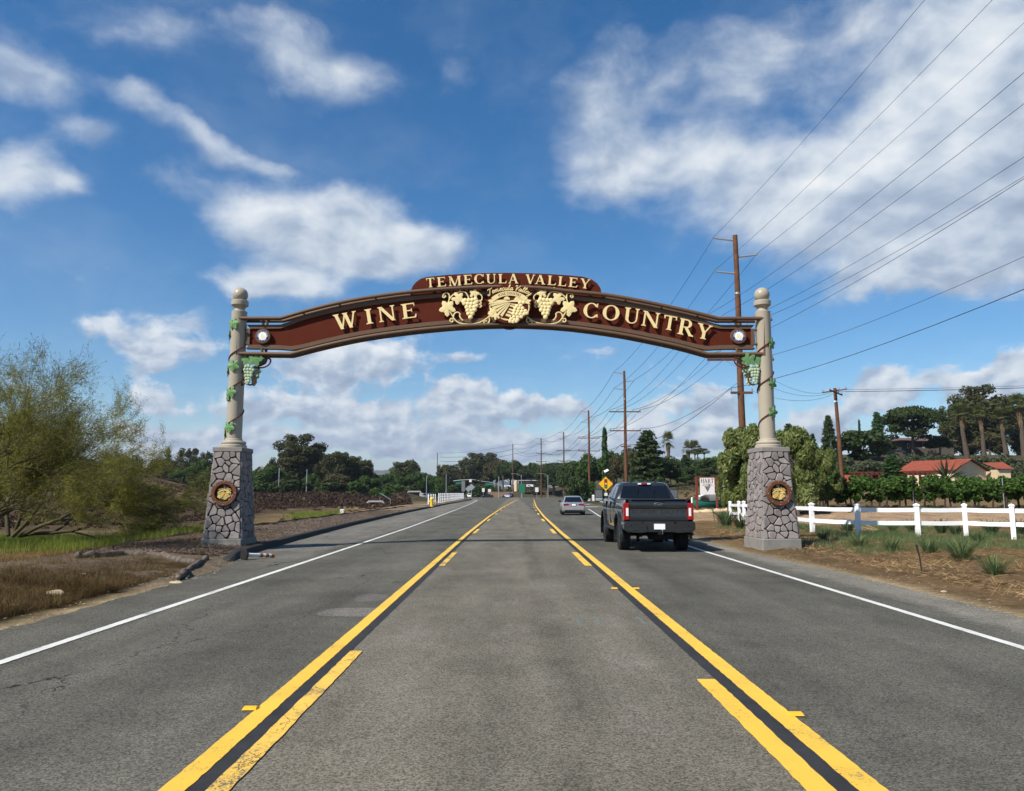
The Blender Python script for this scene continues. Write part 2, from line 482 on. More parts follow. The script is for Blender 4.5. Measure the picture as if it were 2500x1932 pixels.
def axis(a, b, fine0, fine1, s0, grow):
    out = [fine0]; s = s0
    while out[-1] < fine1: out.append(out[-1] + s0)
    s = s0
    while out[-1] < b: s *= grow; out.append(out[-1] + s)
    s = s0
    while out[0] > a: s *= grow; out.insert(0, out[0] - s)
    return out
def build_ground():
    xs = axis(-7000, 7000, -21, 21, 0.3, 1.065)
    ys = axis(-60, 9000, 3, 36, 0.3, 1.05)
    nx, ny = len(xs), len(ys)
    vs_, cs = [], []
    for y in ys:
        for x in xs:
            vs_.append((x, y, H(x, y))); cs += list(zone(x, y)) + [1.0]
    fs = [(j*nx+i, j*nx+i+1, (j+1)*nx+i+1, (j+1)*nx+i) for j in range(ny-1) for i in range(nx-1)]
    me = bpy.data.meshes.new('ground'); me.from_pydata(vs_, [], fs)
    ca = me.color_attributes.new('soil', 'FLOAT_COLOR', 'POINT')
    ca.data.foreach_set('color', cs)
    me.polygons.foreach_set('use_smooth', [True]*len(me.polygons))
    mt = bpy.data.materials.new('soil'); mt.use_nodes = True
    g = G(mt.node_tree); b = mt.node_tree.nodes['Principled BSDF']
    at_ = g.new('ShaderNodeAttribute', attribute_name='soil')
    vec = g.new('ShaderNodeTexCoord').outputs['Object']
    n = g.noise(vec, 9.0, 8, 0.68); n2 = g.noise(vec, 60.0, 4, 0.6); n3 = g.noise(vec, 0.7, 5, 0.6)
    k = g.m('ADD', g.m('ADD', g.rng(n, 0.3, 0.7, 0.55, 1.3), g.rng(n2, 0.35, 0.7, -0.15, 0.25)), g.rng(n3, 0.3, 0.7, -0.15, 0.15))
    c = g.v('SCALE', at_.outputs['Color'], scale=k)
    specks = g.rng(g.voro(g.v('MULTIPLY', vec, (1, 1, 0.2)), 26.0), 0.06, 0.11, 1.0, 0.0)
    specks = g.m('MULTIPLY', specks, g.rng(g.noise(vec, 5.0, 2), 0.52, 0.6))
    c = g.mix(g.m('MULTIPLY', specks, 0.7), c, (0.42, 0.36, 0.28))
    g.put(b.inputs['Base Color'], c); b.inputs['Roughness'].default_value = 0.95; b.inputs['Specular IOR Level'].default_value = 0.03
    bn = g.new('ShaderNodeBump'); bn.inputs['Strength'].default_value = 0.9; bn.inputs['Distance'].default_value = 0.05
    g.put(bn.inputs['Height'], g.m('ADD', n, g.m('MULTIPLY', n2, 0.4))); g.l.new(bn.outputs[0], b.inputs['Normal'])
    me.materials.append(mt)
    return tag(mesh_obj('ground', me), kind='structure')
build_ground()

# ------------------------------------------------------------------ road
def road_mat(name, base, kind):
    mt = bpy.data.materials.new(name); mt.use_nodes = True
    g = G(mt.node_tree); b = mt.node_tree.nodes['Principled BSDF']
    vec = g.new('ShaderNodeTexCoord').outputs['Object']
    x, y, z = g.sep(vec)[:3]
    agg = g.voro(vec, 85.0, out='Color'); a1 = g.sep(agg)[0]
    agg2 = g.noise(vec, 160.0, 2, 0.5)
    stone = g.m('ADD', g.rng(a1, 0.0, 1.0, 0.45, 1.55), g.rng(agg2, 0.3, 0.7, -0.16, 0.16))
    bright = g.m('MULTIPLY', g.rng(g.voro(vec, 21.0), 0.035, 0.06, 1.0, 0.0), g.rng(g.noise(vec, 1.1, 3), 0.42, 0.6))
    long_ = g.comb(x, g.m('MULTIPLY', y, 0.10), 0.0)
    tracks = g.noise(long_, 0.9, 5, 0.6); blot = g.noise(vec, 0.55, 5, 0.62); blot2 = g.noise(vec, 2.6, 4, 0.6)
    k = g.m('ADD', g.rng(tracks, 0.34, 0.66, -0.24, 0.22), g.rng(blot, 0.32, 0.68, -0.17, 0.20))
    k = g.m('ADD', k, g.rng(blot2, 0.3, 0.7, -0.06, 0.07))
    if kind == 'road':
        # the outer lanes carry a darker, older wearing course than the turning lane between the yellow lines
        lane = g.m('SUBTRACT', 1.0, g.rng(g.m('ABSOLUTE', g.m('SUBTRACT', x, 0.05)), 1.72, 1.86))
        k = g.m('ADD', k, g.m('MULTIPLY', lane, 0.24))
        rgt = g.rng(x, 2.0, 2.3); k = g.m('ADD', k, g.m('MULTIPLY', rgt, -0.02))
        # oil-darkened strip along the middle of the turning lane, pale dust patches
        strip = g.m('MULTIPLY', g.rng(g.m('ABSOLUTE', g.m('SUBTRACT', x, g.m('ADD', 0.33, g.m('MULTIPLY', g.noise(long_, 2.0, 2), 0.25)))), 0.10, 0.22, 1.0, 0.0), g.rng(g.noise(vec, 0.4, 3), 0.4, 0.55))
        k = g.m('SUBTRACT', k, g.m('MULTIPLY', strip, 0.24))
        # loose gravel of the right shoulder, paler asphalt of the left one; ragged borders
        ej = g.m('ADD', g.m('MULTIPLY', g.m('SUBTRACT', g.noise(vec, 1.6, 6, 0.7), 0.5), 0.9), g.m('MULTIPLY', g.m('SUBTRACT', g.noise(vec, 14.0, 3, 0.7), 0.5), 0.5))
        shr = g.m('MULTIPLY', g.rng(g.m('ADD', x, ej), 5.92, 6.28), g.rng(y, 40.0, 60.0, 1.0, 0.0))
        bx = g.m('ADD', x, g.m('MULTIPLY', g.m('MAXIMUM', g.m('SUBTRACT', y, 45.0), 0.0), 0.017))
        shl = g.m('MULTIPLY', g.rng(g.m('ADD', bx, g.m('MULTIPLY', ej, 0.5)), -5.35, -5.6), g.rng(y, 18.5, 24.0))
        shl = g.m('MULTIPLY', shl, g.rng(y, 200.0, 222.0, 1.0, 0.0))
        dust = g.m('MULTIPLY', g.rng(g.noise(g.comb(x, g.m('MULTIPLY', y, 0.3), 0.0), 1.3, 6, 0.65), 0.50, 0.70), lane)
    f = g.m('MULTIPLY', g.m('ADD', 1.0, k), stone)
    c = g.v('SCALE', tuple(base), scale=f)
    if kind == 'road':
        c = g.mix(lane, c, g.v('SCALE', (0.112, 0.102, 0.080), scale=f))
        c = g.mix(shr, c, g.v('SCALE', (0.215, 0.200, 0.165), scale=g.m('MULTIPLY', f, 0.85)))
        c = g.mix(shl, c, g.v('SCALE', (0.150, 0.141, 0.120), scale=f))
        c = g.mix(g.m('MULTIPLY', dust, 0.5), c, g.v('SCALE', (0.21, 0.195, 0.165), scale=stone))
        # cracks of the left lane
        wv = g.v('ADD', vec, g.v('SCALE', g.v('SUBTRACT', g.noise(vec, 1.7, 5, 0.7, col=True), (0.5, 0.5, 0.5)), scale=0.9))
        cr = g.voro(g.v('MULTIPLY', wv, (1.0, 0.33, 0.0)), 0.52, feature='DISTANCE_TO_EDGE')
        cr = g.rng(cr, 0.002, 0.007, 1.0, 0.0)
        cr = g.m('MULTIPLY', cr, g.m('MULTIPLY', g.rng(x, -1.4, -2.1), g.rng(g.noise(vec, 0.35, 3), 0.44, 0.56)))
        cr = g.m('MULTIPLY', cr, g.rng(g.noise(vec, 6.0, 3), 0.36, 0.5))
        c = g.mix(cr, c, (0.012, 0.012, 0.012))
    c = g.mix(g.m('MULTIPLY', bright, 0.8), c, (0.45, 0.43, 0.38))
    g.put(b.inputs['Base Color'], c); b.inputs['Roughness'].default_value = 0.9; b.inputs['Specular IOR Level'].default_value = 0.10
    bn = g.new('ShaderNodeBump'); bn.inputs['Strength'].default_value = 0.55; bn.inputs['Distance'].default_value = 0.008
    g.put(bn.inputs['Height'], g.m('ADD', a1, agg2)); g.l.new(bn.outputs[0], b.inputs['Normal'])
    return mt
M_road = road_mat('asphalt', (0.100, 0.095, 0.078), 'road')

def strip(name, ys, fl, fr, z, mat, jl=0.0, jr=0.0, nseg=1, seed=0, kind='structure', cap=True):
    rnd = random.Random(seed); m = MB(); L = []
    for y in ys:
        a, b = fl(y) + rnd.uniform(-jl, jl), fr(y) + rnd.uniform(-jr, jr)
        L.append([(a + (b-a)*i/nseg, y, z) for i in range(nseg+1)])
    n = nseg+1
    m.add([p for r_ in L for p in r_], [(k*n+i, k*n+i+1, (k+1)*n+i+1, (k+1)*n+i) for k in range(len(L)-1) for i in range(nseg)])
    o = m.build(name, mat)
    if kind: o['kind'] = kind
    return o
YS = [-25+0.25*i for i in range(260)] + [40+2.0*i for i in range(91)] + [222]
strip('road', YS, xl, xr, 0.0, M_road, 0.05, 0.05, 6, 1)
# cross road at the junction, and the road going on behind it
m = MB(); m.add([(-400,222,0.0),(300,222,0.0),(300,330,0.0),(-400,330,0.0)], [(0,1,2,3)])
m.build('crossing_road', M_road)['kind'] = 'structure'
m = MB(); m.add([(-26,330,0),(-6,330,0),(-6-570*.3,900,0),(-26-570*.3,900,0)], [(0,1,2,3)])
m.build('far_road', M_road)['kind'] = 'structure'
# shoulders
WLX = [(-25,-5.02),(25,-5.04),(38,-5.1),(55,-5.38),(85,-5.95),(116,-6.6),(160,-7.8),(196,-9.2),(206,-10.2),(212,-12)]
WRX = [(-25,5.46),(23,5.47),(40,5.75),(57,6.25),(85,8.05)]

# kerb of black asphalt on the left from 19 m on
def build_kerb():
    ys = [18.6 + 0.5*i for i in range(60)] + [49 + 3*i for i in range(54)] + [210, 213, 216, 219, 221]
    m = MB(); rings = []
    for y in ys:
        e = sstep(18.4, 20.6, y); x = xl(y); h = 0.02 + 0.15*e + 0.008*fb(x, y, 1.5)
        j = 0.02*fb(0, y, 0.7, 3)
        rings.append([(x+0.05+j, y, -0.02), (x-0.03+j, y, h-0.02), (x-0.07+j, y, h), (x-0.20+j, y, h), (x-0.27+j, y, h-0.03), (x-0.32+j, y, -0.04)])
    m.loft(rings)
    o = m.build('kerb', pbr('kerb_asphalt', (0.030, 0.028, 0.026), 0.9, var=0.3, scale=6, bump=0.6, bscale=60))
    return tag(o, kind='structure')
build_kerb()

# painted markings
def paint(name, col, worn, crack=False, cscale=14.0):
    mt = bpy.data.materials.new(name); mt.use_nodes = True
    g = G(mt.node_tree); b = mt.node_tree.nodes['Principled BSDF']
    vec = g.new('ShaderNodeTexCoord').outputs['Object']
    n = g.noise(vec, 70.0, 5, 0.7); n2 = g.noise(vec, 1.3, 4, 0.6)
    c = g.mix(g.rng(n2, 0.35, 0.7), col, tuple(q*0.86 for q in col))
    n4 = g.noise(vec, 22.0, 6, 0.75)
    w = g.rng(g.m('ADD', g.m('ADD', g.m('MULTIPLY', n, 0.6), g.m('MULTIPLY', n4, 0.4)), g.m('MULTIPLY', n2, 0.55)), worn-.03, worn+0.04)
    c = g.mix(w, c, (0.10, 0.095, 0.085))
    if crack:
        wv = g.v('ADD', vec, g.v('SCALE', g.v('SUBTRACT', g.noise(vec, 8, 3, 0.6, col=True), (0.5,0.5,0.5)), scale=0.10))
        cr = g.rng(g.voro(g.v('MULTIPLY', wv, (1, 0.45, 1)), 9.0, feature='DISTANCE_TO_EDGE'), 0.008, 0.022, 1.0, 0.0)
        cr = g.m('MULTIPLY', cr, g.rng(g.noise(vec, 2.2, 3), 0.45, 0.55))
        c = g.mix(cr, c, (0.03, 0.028, 0.025))
    g.put(b.inputs['Base Color'], c); b.inputs['Roughness'].default_value = 0.6
    bn = g.new('ShaderNodeBump'); bn.inputs['Strength'].default_value = 0.25; bn.inputs['Distance'].default_value = 0.006
    g.put(bn.inputs['Height'], g.noise(vec, 130, 3, 0.6)); g.l.new(bn.outputs[0], b.inputs['Normal'])
    return mt
M_yel = paint('yellow_paint', (0.78, 0.475, 0.045), 0.90)
M_yelw = paint('worn_yellow_paint', (0.78, 0.48, 0.065), 0.84, crack=True)
M_wht = paint('white_paint', (0.66, 0.65, 0.60), 0.90)
M_seal = pbr('black_line_paint', (0.028, 0.028, 0.029), 0.75, var=0.3, scale=4, bump=0.3, bscale=80)
SHIFT = [(-25,0),(33,0),(57,0.16),(98,0.75),(150,1.85),(209,3.1)]
sh_ = lambda y: interp(SHIFT, y)
YF = [-12+0.06*i for i in range(500)] + [18+0.25*i for i in range(130)] + [50.5+2*i for i in range(80)]
def marking(name, ys, c, w, z, mat, j, seed):
    return strip(name, ys, lambda y: c(y)-w/2, lambda y: c(y)+w/2, z, mat, j, j, 1, seed)
cl = lambda y: -1.905 + sh_(y)*0.93
cr_ = lambda y: 2.005 + sh_(y)*1.08
marking('yellow_line', YF, cl, 0.150, 0.008, M_yel, 0.004, 11)
marking('yellow_line', YF, cr_, 0.165, 0.008, M_yel, 0.004, 12)
marking('black_line', [y for y in YF if y < 120], lambda y: cl(y)+0.13, 0.12, 0.004, M_seal, 0.004, 13)
marking('black_line', [y for y in YF if y < 120], lambda y: cr_(y)-0.142, 0.126, 0.004, M_seal, 0.004, 14)
for k in range(-1, 9):
    for sgn, cc in ((1, cl), (-1, cr_)):
        a, b = 18.15+14.4*k, 22.3+14.4*k
        if k == -1: b = 8.45 if sgn > 0 else 7.2
        if k > 5: a, b = a, b+0.2
        ys = [a + (b-a)*i/40 for i in range(41)]
        marking('yellow_dash', ys, (lambda y: cc(y)+sgn*(0.255 if sgn > 0 else 0.29)), 0.13 if sgn > 0 else 0.165, 0.0085, M_yelw if sgn > 0 else M_yel, 0.006, 20+k)
marking('white_edge_line', [y for y in YF if y < 213], lambda y: interp(WLX, y), 0.125, 0.008, M_wht, 0.004, 41)
marking('white_edge_line', [y for y in YF if y < 85], lambda y: interp(WRX, y), 0.12, 0.008, M_wht, 0.004, 42)
for (x0, x1, y0, y1) in ((7.5, 10.5, 96, 98.5), (7.7, 11.5, 118, 120.5)):
    m = MB(); m.add([(x0,y0,.008),(x1,y0,.008),(x1,y1,.008),(x0,y1,.008)], [(0,1,2,3)]); m.build('white_stop_bar', M_wht)['kind'] = 'structure'
# repair patches in the left lane (paler asphalt)
M_patch = road_mat('patch_asphalt', (0.165, 0.152, 0.132), 'gravel')
M_patch2 = road_mat('patch_asphalt_dark', (0.13, 0.118, 0.108), 'gravel')
def patch(cx, cy, rx, ry, mat, seed, z):
    rnd = random.Random(seed); n = 26; m = MB()
    pts = [(cx + rx*(1+rnd.uniform(-.10,.10))*math.copysign(abs(math.cos(t))**.7, math.cos(t)), cy + ry*(1+rnd.uniform(-.07,.07))*math.copysign(abs(math.sin(t))**.7, math.sin(t)), z) for t in [2*math.pi*i/n for i in range(n)]]
    m.add(pts, [tuple(range(n))]); m.build('asphalt_patch', mat)['kind'] = 'structure'
a = gnd(870, 1495); patch(a.x-0.05, a.y, 0.45, 0.42, M_patch, 3, 0.003)
a = gnd(905, 1462); patch(a.x, a.y+0.1, 0.25, 0.45, M_patch2, 4, 0.002)
# faint green survey marks sprayed on the turning lane
M_spray = pbr('green_spray', (0.13, 0.19, 0.165), 0.85, col2=(0.12, 0.12, 0.11), scale=25, lo=0.4, hi=0.6)
def spray(px, py, strokes):
    c = gnd(px, py); m = MB()
    for k, (x0, y0, x1, y1) in enumerate(strokes):
        d = Vector((x1-x0, y1-y0, 0)).normalized().orthogonal() if False else Vector((-(y1-y0), x1-x0, 0)).normalized()*0.02
        p, q = Vector((c.x+x0, c.y+y0, .0025+.0006*k)), Vector((c.x+x1, c.y+y1, .0025+.0006*k))
        m.add([p-d, q-d, q+d, p+d], [(0,1,2,3)])
    m.build('survey_mark', M_spray)['kind'] = 'structure'
spray(1432, 1520, [(-.1,-.2,-.1,.25),(-.1,.25,.05,.25),(-.1,0,.05,0),(.15,-.2,.15,.25)])
spray(1567, 1516, [(0,-.25,0,.25),(0,.25,-.07,.15)])

# raised yellow road studs beside the solid lines
M_stud = pbr('stud_yellow', (0.72, 0.40, 0.03), 0.45)
for px, py, lab in ((1941, 1747, 'yellow raised road stud beside the right solid line nearest the camera'), (1500, 1438.5, 'yellow raised road stud on the turning lane side of the right line'),
                (1553, 1438.5, 'yellow raised road stud on the driving lane side of the right line'), (612, 1733, 'worn yellow road stud beside the left solid line')):
    p = gnd(px, py); m = MB()
    m.loft([[(-.055,-.05,0),(.055,-.05,0),(.055,.05,0),(-.055,.05,0)], [(-.048,-.018,.017),(.048,-.018,.017),(.048,.018,.017),(-.048,.018,.017)]])
    tag(m.build('road_stud', M_stud, loc=(p.x, p.y, 0.009)), lab, 'road stud', 'yellow raised road studs')

# far hills
def build_hills():
    m = MB(); n = 260; rows = []
    for r_, hh in ((3200, 0.0), (3700, .42), (4200, .75), (4700, 1.0), (5400, .8), (6200, 0.2)):
        row = []
        for i in range(n+1):
            a = R(-62 + 124*i/n)
            base = 105 + 75*fb(a*8, 0.3, 1.0, 2.0) + 26*fb(a*40, r_*0.002, 1.0, 9.0)
            dip = 1 - 0.35*math.exp(-((a - R(-3))/R(4))**2)
            row.append((r_*math.sin(a), r_*math.cos(a), -4 + hh*max(30, base)*dip))
        rows.append(row)
    w = n+1
    m.add([p for r_ in rows for p in r_], [(k*w+i, k*w+i+1, (k+1)*w+i+1, (k+1)*w+i) for k in range(len(rows)-1) for i in range(n)])
    o = m.build('hills', pbr('chaparral_hills', (0.045, 0.05, 0.03), 0.95, col2=(0.16, 0.13, 0.09), scale=0.004, detail=10, lo=0.45, hi=0.7), angle=180)
    return tag(o, kind='structure')
build_hills()
# ------------------------------------------------------------------ serif lettering
T_, t_, SF = 0.165, 0.075, 0.055
def q4(x0, z0, x1, z1, w):     # slanted stroke of horizontal width w
    return [(x0-w/2, z0), (x0+w/2, z0), (x1+w/2, z1), (x1-w/2, z1)]
def foot(x, z, w, up=True, e=0.085):
    s = 1 if up else -1
    return [(x-w/2-e, z), (x+w/2+e, z), (x+w/2+e, z+s*SF*.6), (x+w/2+.01, z+s*SF*1.7), (x-w/2-.01, z+s*SF*1.7), (x-w/2-e, z+s*SF*.6)]
def stem(x, w=T_, z0=0., z1=1., lo=True, hi=True):
    p = [[(x-w/2, z0), (x+w/2, z0), (x+w/2, z1), (x-w/2, z1)]]
    if lo: p.append(foot(x, z0, w))
    if hi: p.append(foot(x, z1, w, False))
    return p
def arc(cx, cz, rx, rz, a0, a1, wf, n=20):
    o, i = [], []
    for k in range(n+1):
        a = R(a0 + (a1-a0)*k/n); w = wf(a)
        o.append((cx+rx*math.cos(a), cz+rz*math.sin(a)))
        i.append((cx+(rx-w)*math.cos(a), cz+(rz-(w*.55+.02))*math.sin(a)))
    return o + i[::-1]
thick = lambda a: t_ + (T_+.03-t_)*abs(math.cos(a))**1.3
def bar(x0, x1, z, h=.07): return [(x0, z-h/2), (x1, z-h/2), (x1, z+h/2), (x0, z+h/2)]
def tick(x, z, s, w=.06, h=.17): return [(x, z), (x-w, z), (x-w*.55, z+s*h), (x, z+s*h)]
GL = {
 'I': (.40, stem(.2)),
 'T': (.84, stem(.42, hi=False) + [bar(.02, .82, .965), tick(.10, .94, -1, .08), [(.74, .94), (.82, .94), (.82, .77), (.785, .77)]]),
 'E': (.72, stem(.18) + [bar(.2, .66, .965), bar(.2, .52, .52), bar(.2, .68, .035), [(.60,.95),(.66,.95),(.66,.78),(.635,.78)], [(.475,.63),(.52,.63),(.52,.41),(.475,.41)], [(.60,.05),(.69,.05),(.71,.25),(.675,.25)]]),
 'L': (.70, stem(.18) + [bar(.2, .66, .035), [(.58,.05),(.67,.05),(.69,.28),(.655,.28)]]),
 'N': (.98, stem(.16, t_) + stem(.82, t_, lo=False) + [q4(.82, -.01, .17, 1.0, .2)]),
 'M': (1.16, stem(.17, t_) + stem(.97, T_) + [q4(.56, 0., .20, 1., .17), q4(.56, 0., .92, 1., .075)]),
 'U': (.92, [[(.12,.32),(.285,.32),(.285,1.),(.12,1.)], foot(.2025, 1., T_, False), [(.71,.32),(.785,.32),(.785,1.),(.71,1.)], foot(.7475, 1., t_, False),
             arc(.4525, .32, .3325, .335, 180, 360, lambda a: t_ + (T_-t_)*max(0, -math.cos(a)))]),
 'C': (.86, [arc(.46, .5, .44, .52, 42, 318, thick, 28), [(.72,.76),(.80,.72),(.82,1.0),(.77,1.0)], [(.72,.24),(.80,.28),(.83,.06),(.78,.04)]]),
 'O': (.98, [arc(.49, .5, .46, .52, 90, 270, thick, 18), arc(.49, .5, .46, .52, -90, 90, thick, 18)]),
 'R': (.86, stem(.18) + [bar(.2, .45, .965), bar(.2, .45, .50), arc(.42, .733, .30, .267, -90, 90, lambda a: t_ + .08*max(0, math.cos(a)), 14), q4(.76, 0., .42, .5, .19), foot(.77, 0., .12, e=.07)]),
 'Y': (.92, stem(.46, T_, 0, .46, hi=False) + [q4(.46, .40, .16, 1., .18), q4(.48, .42, .77, 1., .08), foot(.16, 1., .15, False), foot(.77, 1., .06, False)]),
 'W': (1.36, [q4(.44, 0, .18, 1., .18), q4(.44, 0, .68, 1., .085), q4(.93, 0, .68, 1., .18), q4(.93, 0, 1.19, 1., .085), foot(.18, 1., .15, False), foot(.68, 1., .12, False), foot(1.19, 1., .06, False)]),
 'V': (.92, [q4(.46, 0, .16, 1., .18), q4(.46, 0, .76, 1., .085), foot(.16, 1., .15, False), foot(.76, 1., .06, False)]),
 'A': (.94, [q4(.16, 0, .46, 1., .085), q4(.78, 0, .47, 1., .18), bar(.25, .66, .34), foot(.16, 0, .06), foot(.78, 0, .15)]),
 'H': (1.0, stem(.18) + stem(.82) + [bar(.2, .8, .52)]),
}
def glyph(m, ch, M, sx, sz, d0, d1, mi=0, pins=0.0):
    """adds a letter: front at -d1, back at -d0 (toward the viewer is -y)"""
    s0 = len(m.v); w, polys = GL[ch]
    for k, p in enumerate(polys):
        m.prism([((x-w/2)*sx, z*sz) for x, z in p], -(d1 - 0.0012*k), -(d0 + 0.0012*k), mi)
    if pins:
        for p in polys[:1] + polys[-1:]:
            if len(p) > 8: cx_, cz_ = (p[0][0]+p[-1][0])/2, (p[0][1]+p[-1][1])/2
            else: cx_, cz_ = sum(q[0] for q in p)/len(p), sum(q[1] for q in p)/len(p)
            cx_ = (cx_-w/2)*sx; cz_ *= sz; m.box(cx_-.008, cx_+.008, -d0-.01, pins, cz_-.008, cz_+.008, mi)
    m.xf(M, s0)

def text_mesh(txt, size, depth, mat, shear=0.0):
    cu = bpy.data.curves.new('txt', 'FONT'); cu.body = txt; cu.size = size; cu.extrude = depth; cu.shear = shear
    cu.align_x = 'CENTER'; cu.align_y = 'CENTER'
    ob = bpy.data.objects.new('txt', cu); COL.objects.link(ob)
    dg = bpy.context.evaluated_depsgraph_get()
    me = bpy.data.meshes.new_from_object(ob.evaluated_get(dg)); me.transform(Matrix.Rotation(R(90), 4, 'X'))
    bpy.data.objects.remove(ob); bpy.data.curves.remove(cu)
    me.materials.clear(); me.materials.append(mat)
    return me

# ------------------------------------------------------------------ materials of the gateway
M_maroon = pbr('maroon_panel', (0.090, 0.019, 0.010), 0.75, var=0.10, scale=2, spec=0.06)
M_bronze = pbr('bronze_brown', (0.120, 0.070, 0.042), 0.55, var=0.10, scale=3, coat=0.05)
M_cream = pbr('cream_letter', (0.76, 0.61, 0.30), 0.5, var=0.03, scale=5)
M_gold = pbr('gold_relief', (0.62, 0.45, 0.15), 0.5, var=0.1, scale=9)
M_ltan = pbr('tan_column_paint', (0.35, 0.305, 0.235), 0.4, var=0.04, scale=1.5, coat=0.25)
M_cap = pbr('cast_stone_cap', (0.225, 0.205, 0.19), 0.85, var=0.12, scale=6, bump=0.3, bscale=70)
M_plinth = pbr('concrete_plinth', (0.215, 0.205, 0.185), 0.9, var=0.14, scale=4, bump=0.3, bscale=60)
M_stone = pbr('ledge_stone', (0.235, 0.208, 0.198), 0.85, var=0.2, scale=2.2, bump=0.6, bscale=40, coords='Object')
def per_piece(mt, lo, hi, tint):
    """each separate piece gets its own tone"""
    g = G(mt.node_tree); b = mt.node_tree.nodes['Principled BSDF']; src = b.inputs['Base Color'].links[0].from_socket
    rn = g.new('ShaderNodeObjectInfo').outputs['Random']
    c = g.v('SCALE', src, scale=g.rng(rn, 0, 1, lo, hi))
    g.put(b.inputs['Base Color'], g.mix(g.rng(g.m('FRACT', g.m('MULTIPLY', rn, 7.31)), 0.6, 1.0, 0.0, 0.5), c, g.mix(1.0, c, tint, 'MULTIPLY')))
per_piece(M_stone, 0.84, 1.14, (1.03, 0.98, 0.94))
M_mortar = pbr('dark_mortar', (0.014, 0.012, 0.011), 1.0, spec=0.0)
M_rust = pbr('rust_brown', (0.115, 0.042, 0.018), 0.55, var=0.15, scale=6)
M_vine = pbr('vine_brown', (0.105, 0.026, 0.013), 0.55, var=0.15, scale=8)
M_vleaf = pbr('painted_leaf_green', (0.125, 0.25, 0.095), 0.5, var=0.15, scale=5)
M_grape = pbr('pale_grape_green', (0.33, 0.42, 0.27), 0.45, var=0.1, scale=8)
M_sealblue = pbr('seal_blue', (0.02, 0.02, 0.16), 0.4)
M_sealyel = pbr('seal_yellow', (0.72, 0.70, 0.40), 0.5, col2=(0.80, 0.79, 0.66), scale=9)

AY = 23.6          # depth of the gateway plane
def ap(px, py, Y=AY):
    p = at(px, py, Y); return (p.x, p.z)
def z1(p): return (480 + p[0]/3.26, 640 + p[1]/3.26)
def z2(p): return (1000 + p[0]/4.55, 640 + p[1]/4.55)
def z3(p): return (1400 + p[0]/3.9, 680 + p[1]/3.9)

def grape_leaf_poly(r, seed=0, lobes=5):
    rnd = random.Random(seed); pts = []; n = 40
    for i in range(n):
        a = 2*math.pi*i/n
        k = 0.80 + 0.19*math.cos(lobes*a) + 0.05*math.cos(20*a+1)
        if abs(a - math.pi) < 0.3: k *= 0.45 + 0.55*abs(a-math.pi)/0.3
        pts.append((r*k*math.cos(a-math.pi/2+math.pi), r*k*math.sin(a-math.pi/2+math.pi)))
    return pts    # stalk at the bottom? tip up
def leaf_solid(m, r, M, seed=0, th=0.015, fold=0.16, mi=0):
    """faceted vine leaf, centre raised, local plane x,z, front -y"""
    P = grape_leaf_poly(r, seed); n = len(P); s0 = len(m.v)
    vs_ = [(x, 0, z) for x, z in P] + [(0, -fold*r, 0)] + [(x, th, z) for x, z in P] + [(0, th - fold*r*.9, 0)]
    fs = [(i, (i+1) % n, n) for i in range(n)] + [(n+1+(i+1) % n, n+1+i, 2*n+1) for i in range(n)] + [(i, n+1+i, n+1+(i+1) % n, (i+1) % n) for i in range(n)]
    m.add(vs_, fs, mi); m.xf(M, s0)

# ------------------------------------------------------------------ the winery emblem (relief): used on the sign and both pillars
SCRIPT = {   # pen strokes of the slanted script, unit x-height 1
 'T': (1.5, [[(.1,1.7),(.5,2.0),(1.1,1.85),(1.7,2.05)], [(1.0,1.9),(.8,.9),(.55,.1),(.15,-.2),(-.15,.1),(.1,.45)]]),
 'e': (.95, [[(.1,.45),(.7,.75),(.6,1.0),(.3,.9),(.15,.4),(.4,0),(.8,.2),(1.0,.45)]]),
 'm': (1.75, [[(.05,.5),(.25,1.0),(.2,0.)], [(.25,.6),(.55,1.0),(.7,.8),(.65,0)], [(.7,.6),(1.05,1.0),(1.2,.8),(1.2,.1),(1.45,.05),(1.75,.45)]]),
 'c': (.9, [[(.75,.8),(.45,1.0),(.15,.6),(.2,.1),(.5,0),(.9,.45)]]),
 'u': (1.2, [[(.05,.5),(.2,1.),(.2,.2),(.45,0),(.75,.4),(.85,1.)], [(.85,.95),(.82,.15),(1.0,.02),(1.2,.45)]]),
 'l': (.7, [[(.0,.45),(.45,1.4),(.45,1.95),(.25,1.9),(.2,.3),(.4,0),(.7,.45)]]),
 'a': (1.15, [[(.8,.85),(.45,1.0),(.12,.5),(.25,.02),(.55,.15),(.82,.95)], [(.82,.9),(.8,.1),(1.0,.05),(1.15,.45)]]),
 'V': (1.35, [[(-.05,1.6),(.2,1.95),(.45,1.7),(.5,.0)], [(.5,.0),(.95,1.2),(1.35,1.95)]]),
 'y': (1.15, [[(.05,.5),(.2,1.),(.25,.2),(.5,.05),(.8,.5),(.9,1.)], [(.9,.95),(.75,-.4),(.4,-.8),(.2,-.5),(.7,-.05),(1.15,.4)]]),
 ' ': (.55, [])}
def arc_text_script(m, txt, rad, cz, size, d, a_mid=90, mi=0):
    tw = sum(SCRIPT[c][0] for c in txt)*size; a = a_mid + math.degrees(tw/2/rad)
    i = 0
    for c in txt:
        w, st = SCRIPT[c]
        am = R(a - math.degrees(w*size/2/rad))
        for s in st:
            sp = spline(s, 4); pth = []
            for (x, z) in sp:
                X = (x - w/2 + .22*z)*size; rr = rad + z*size; aa = am - X/rad
                pth.append((rr*math.cos(aa), -d - 0.001*(i % 5), cz + rr*math.sin(aa)))
            m.tube(pth, .15*size, 4, mi); i += 1
        a -= math.degrees(w*size/rad)
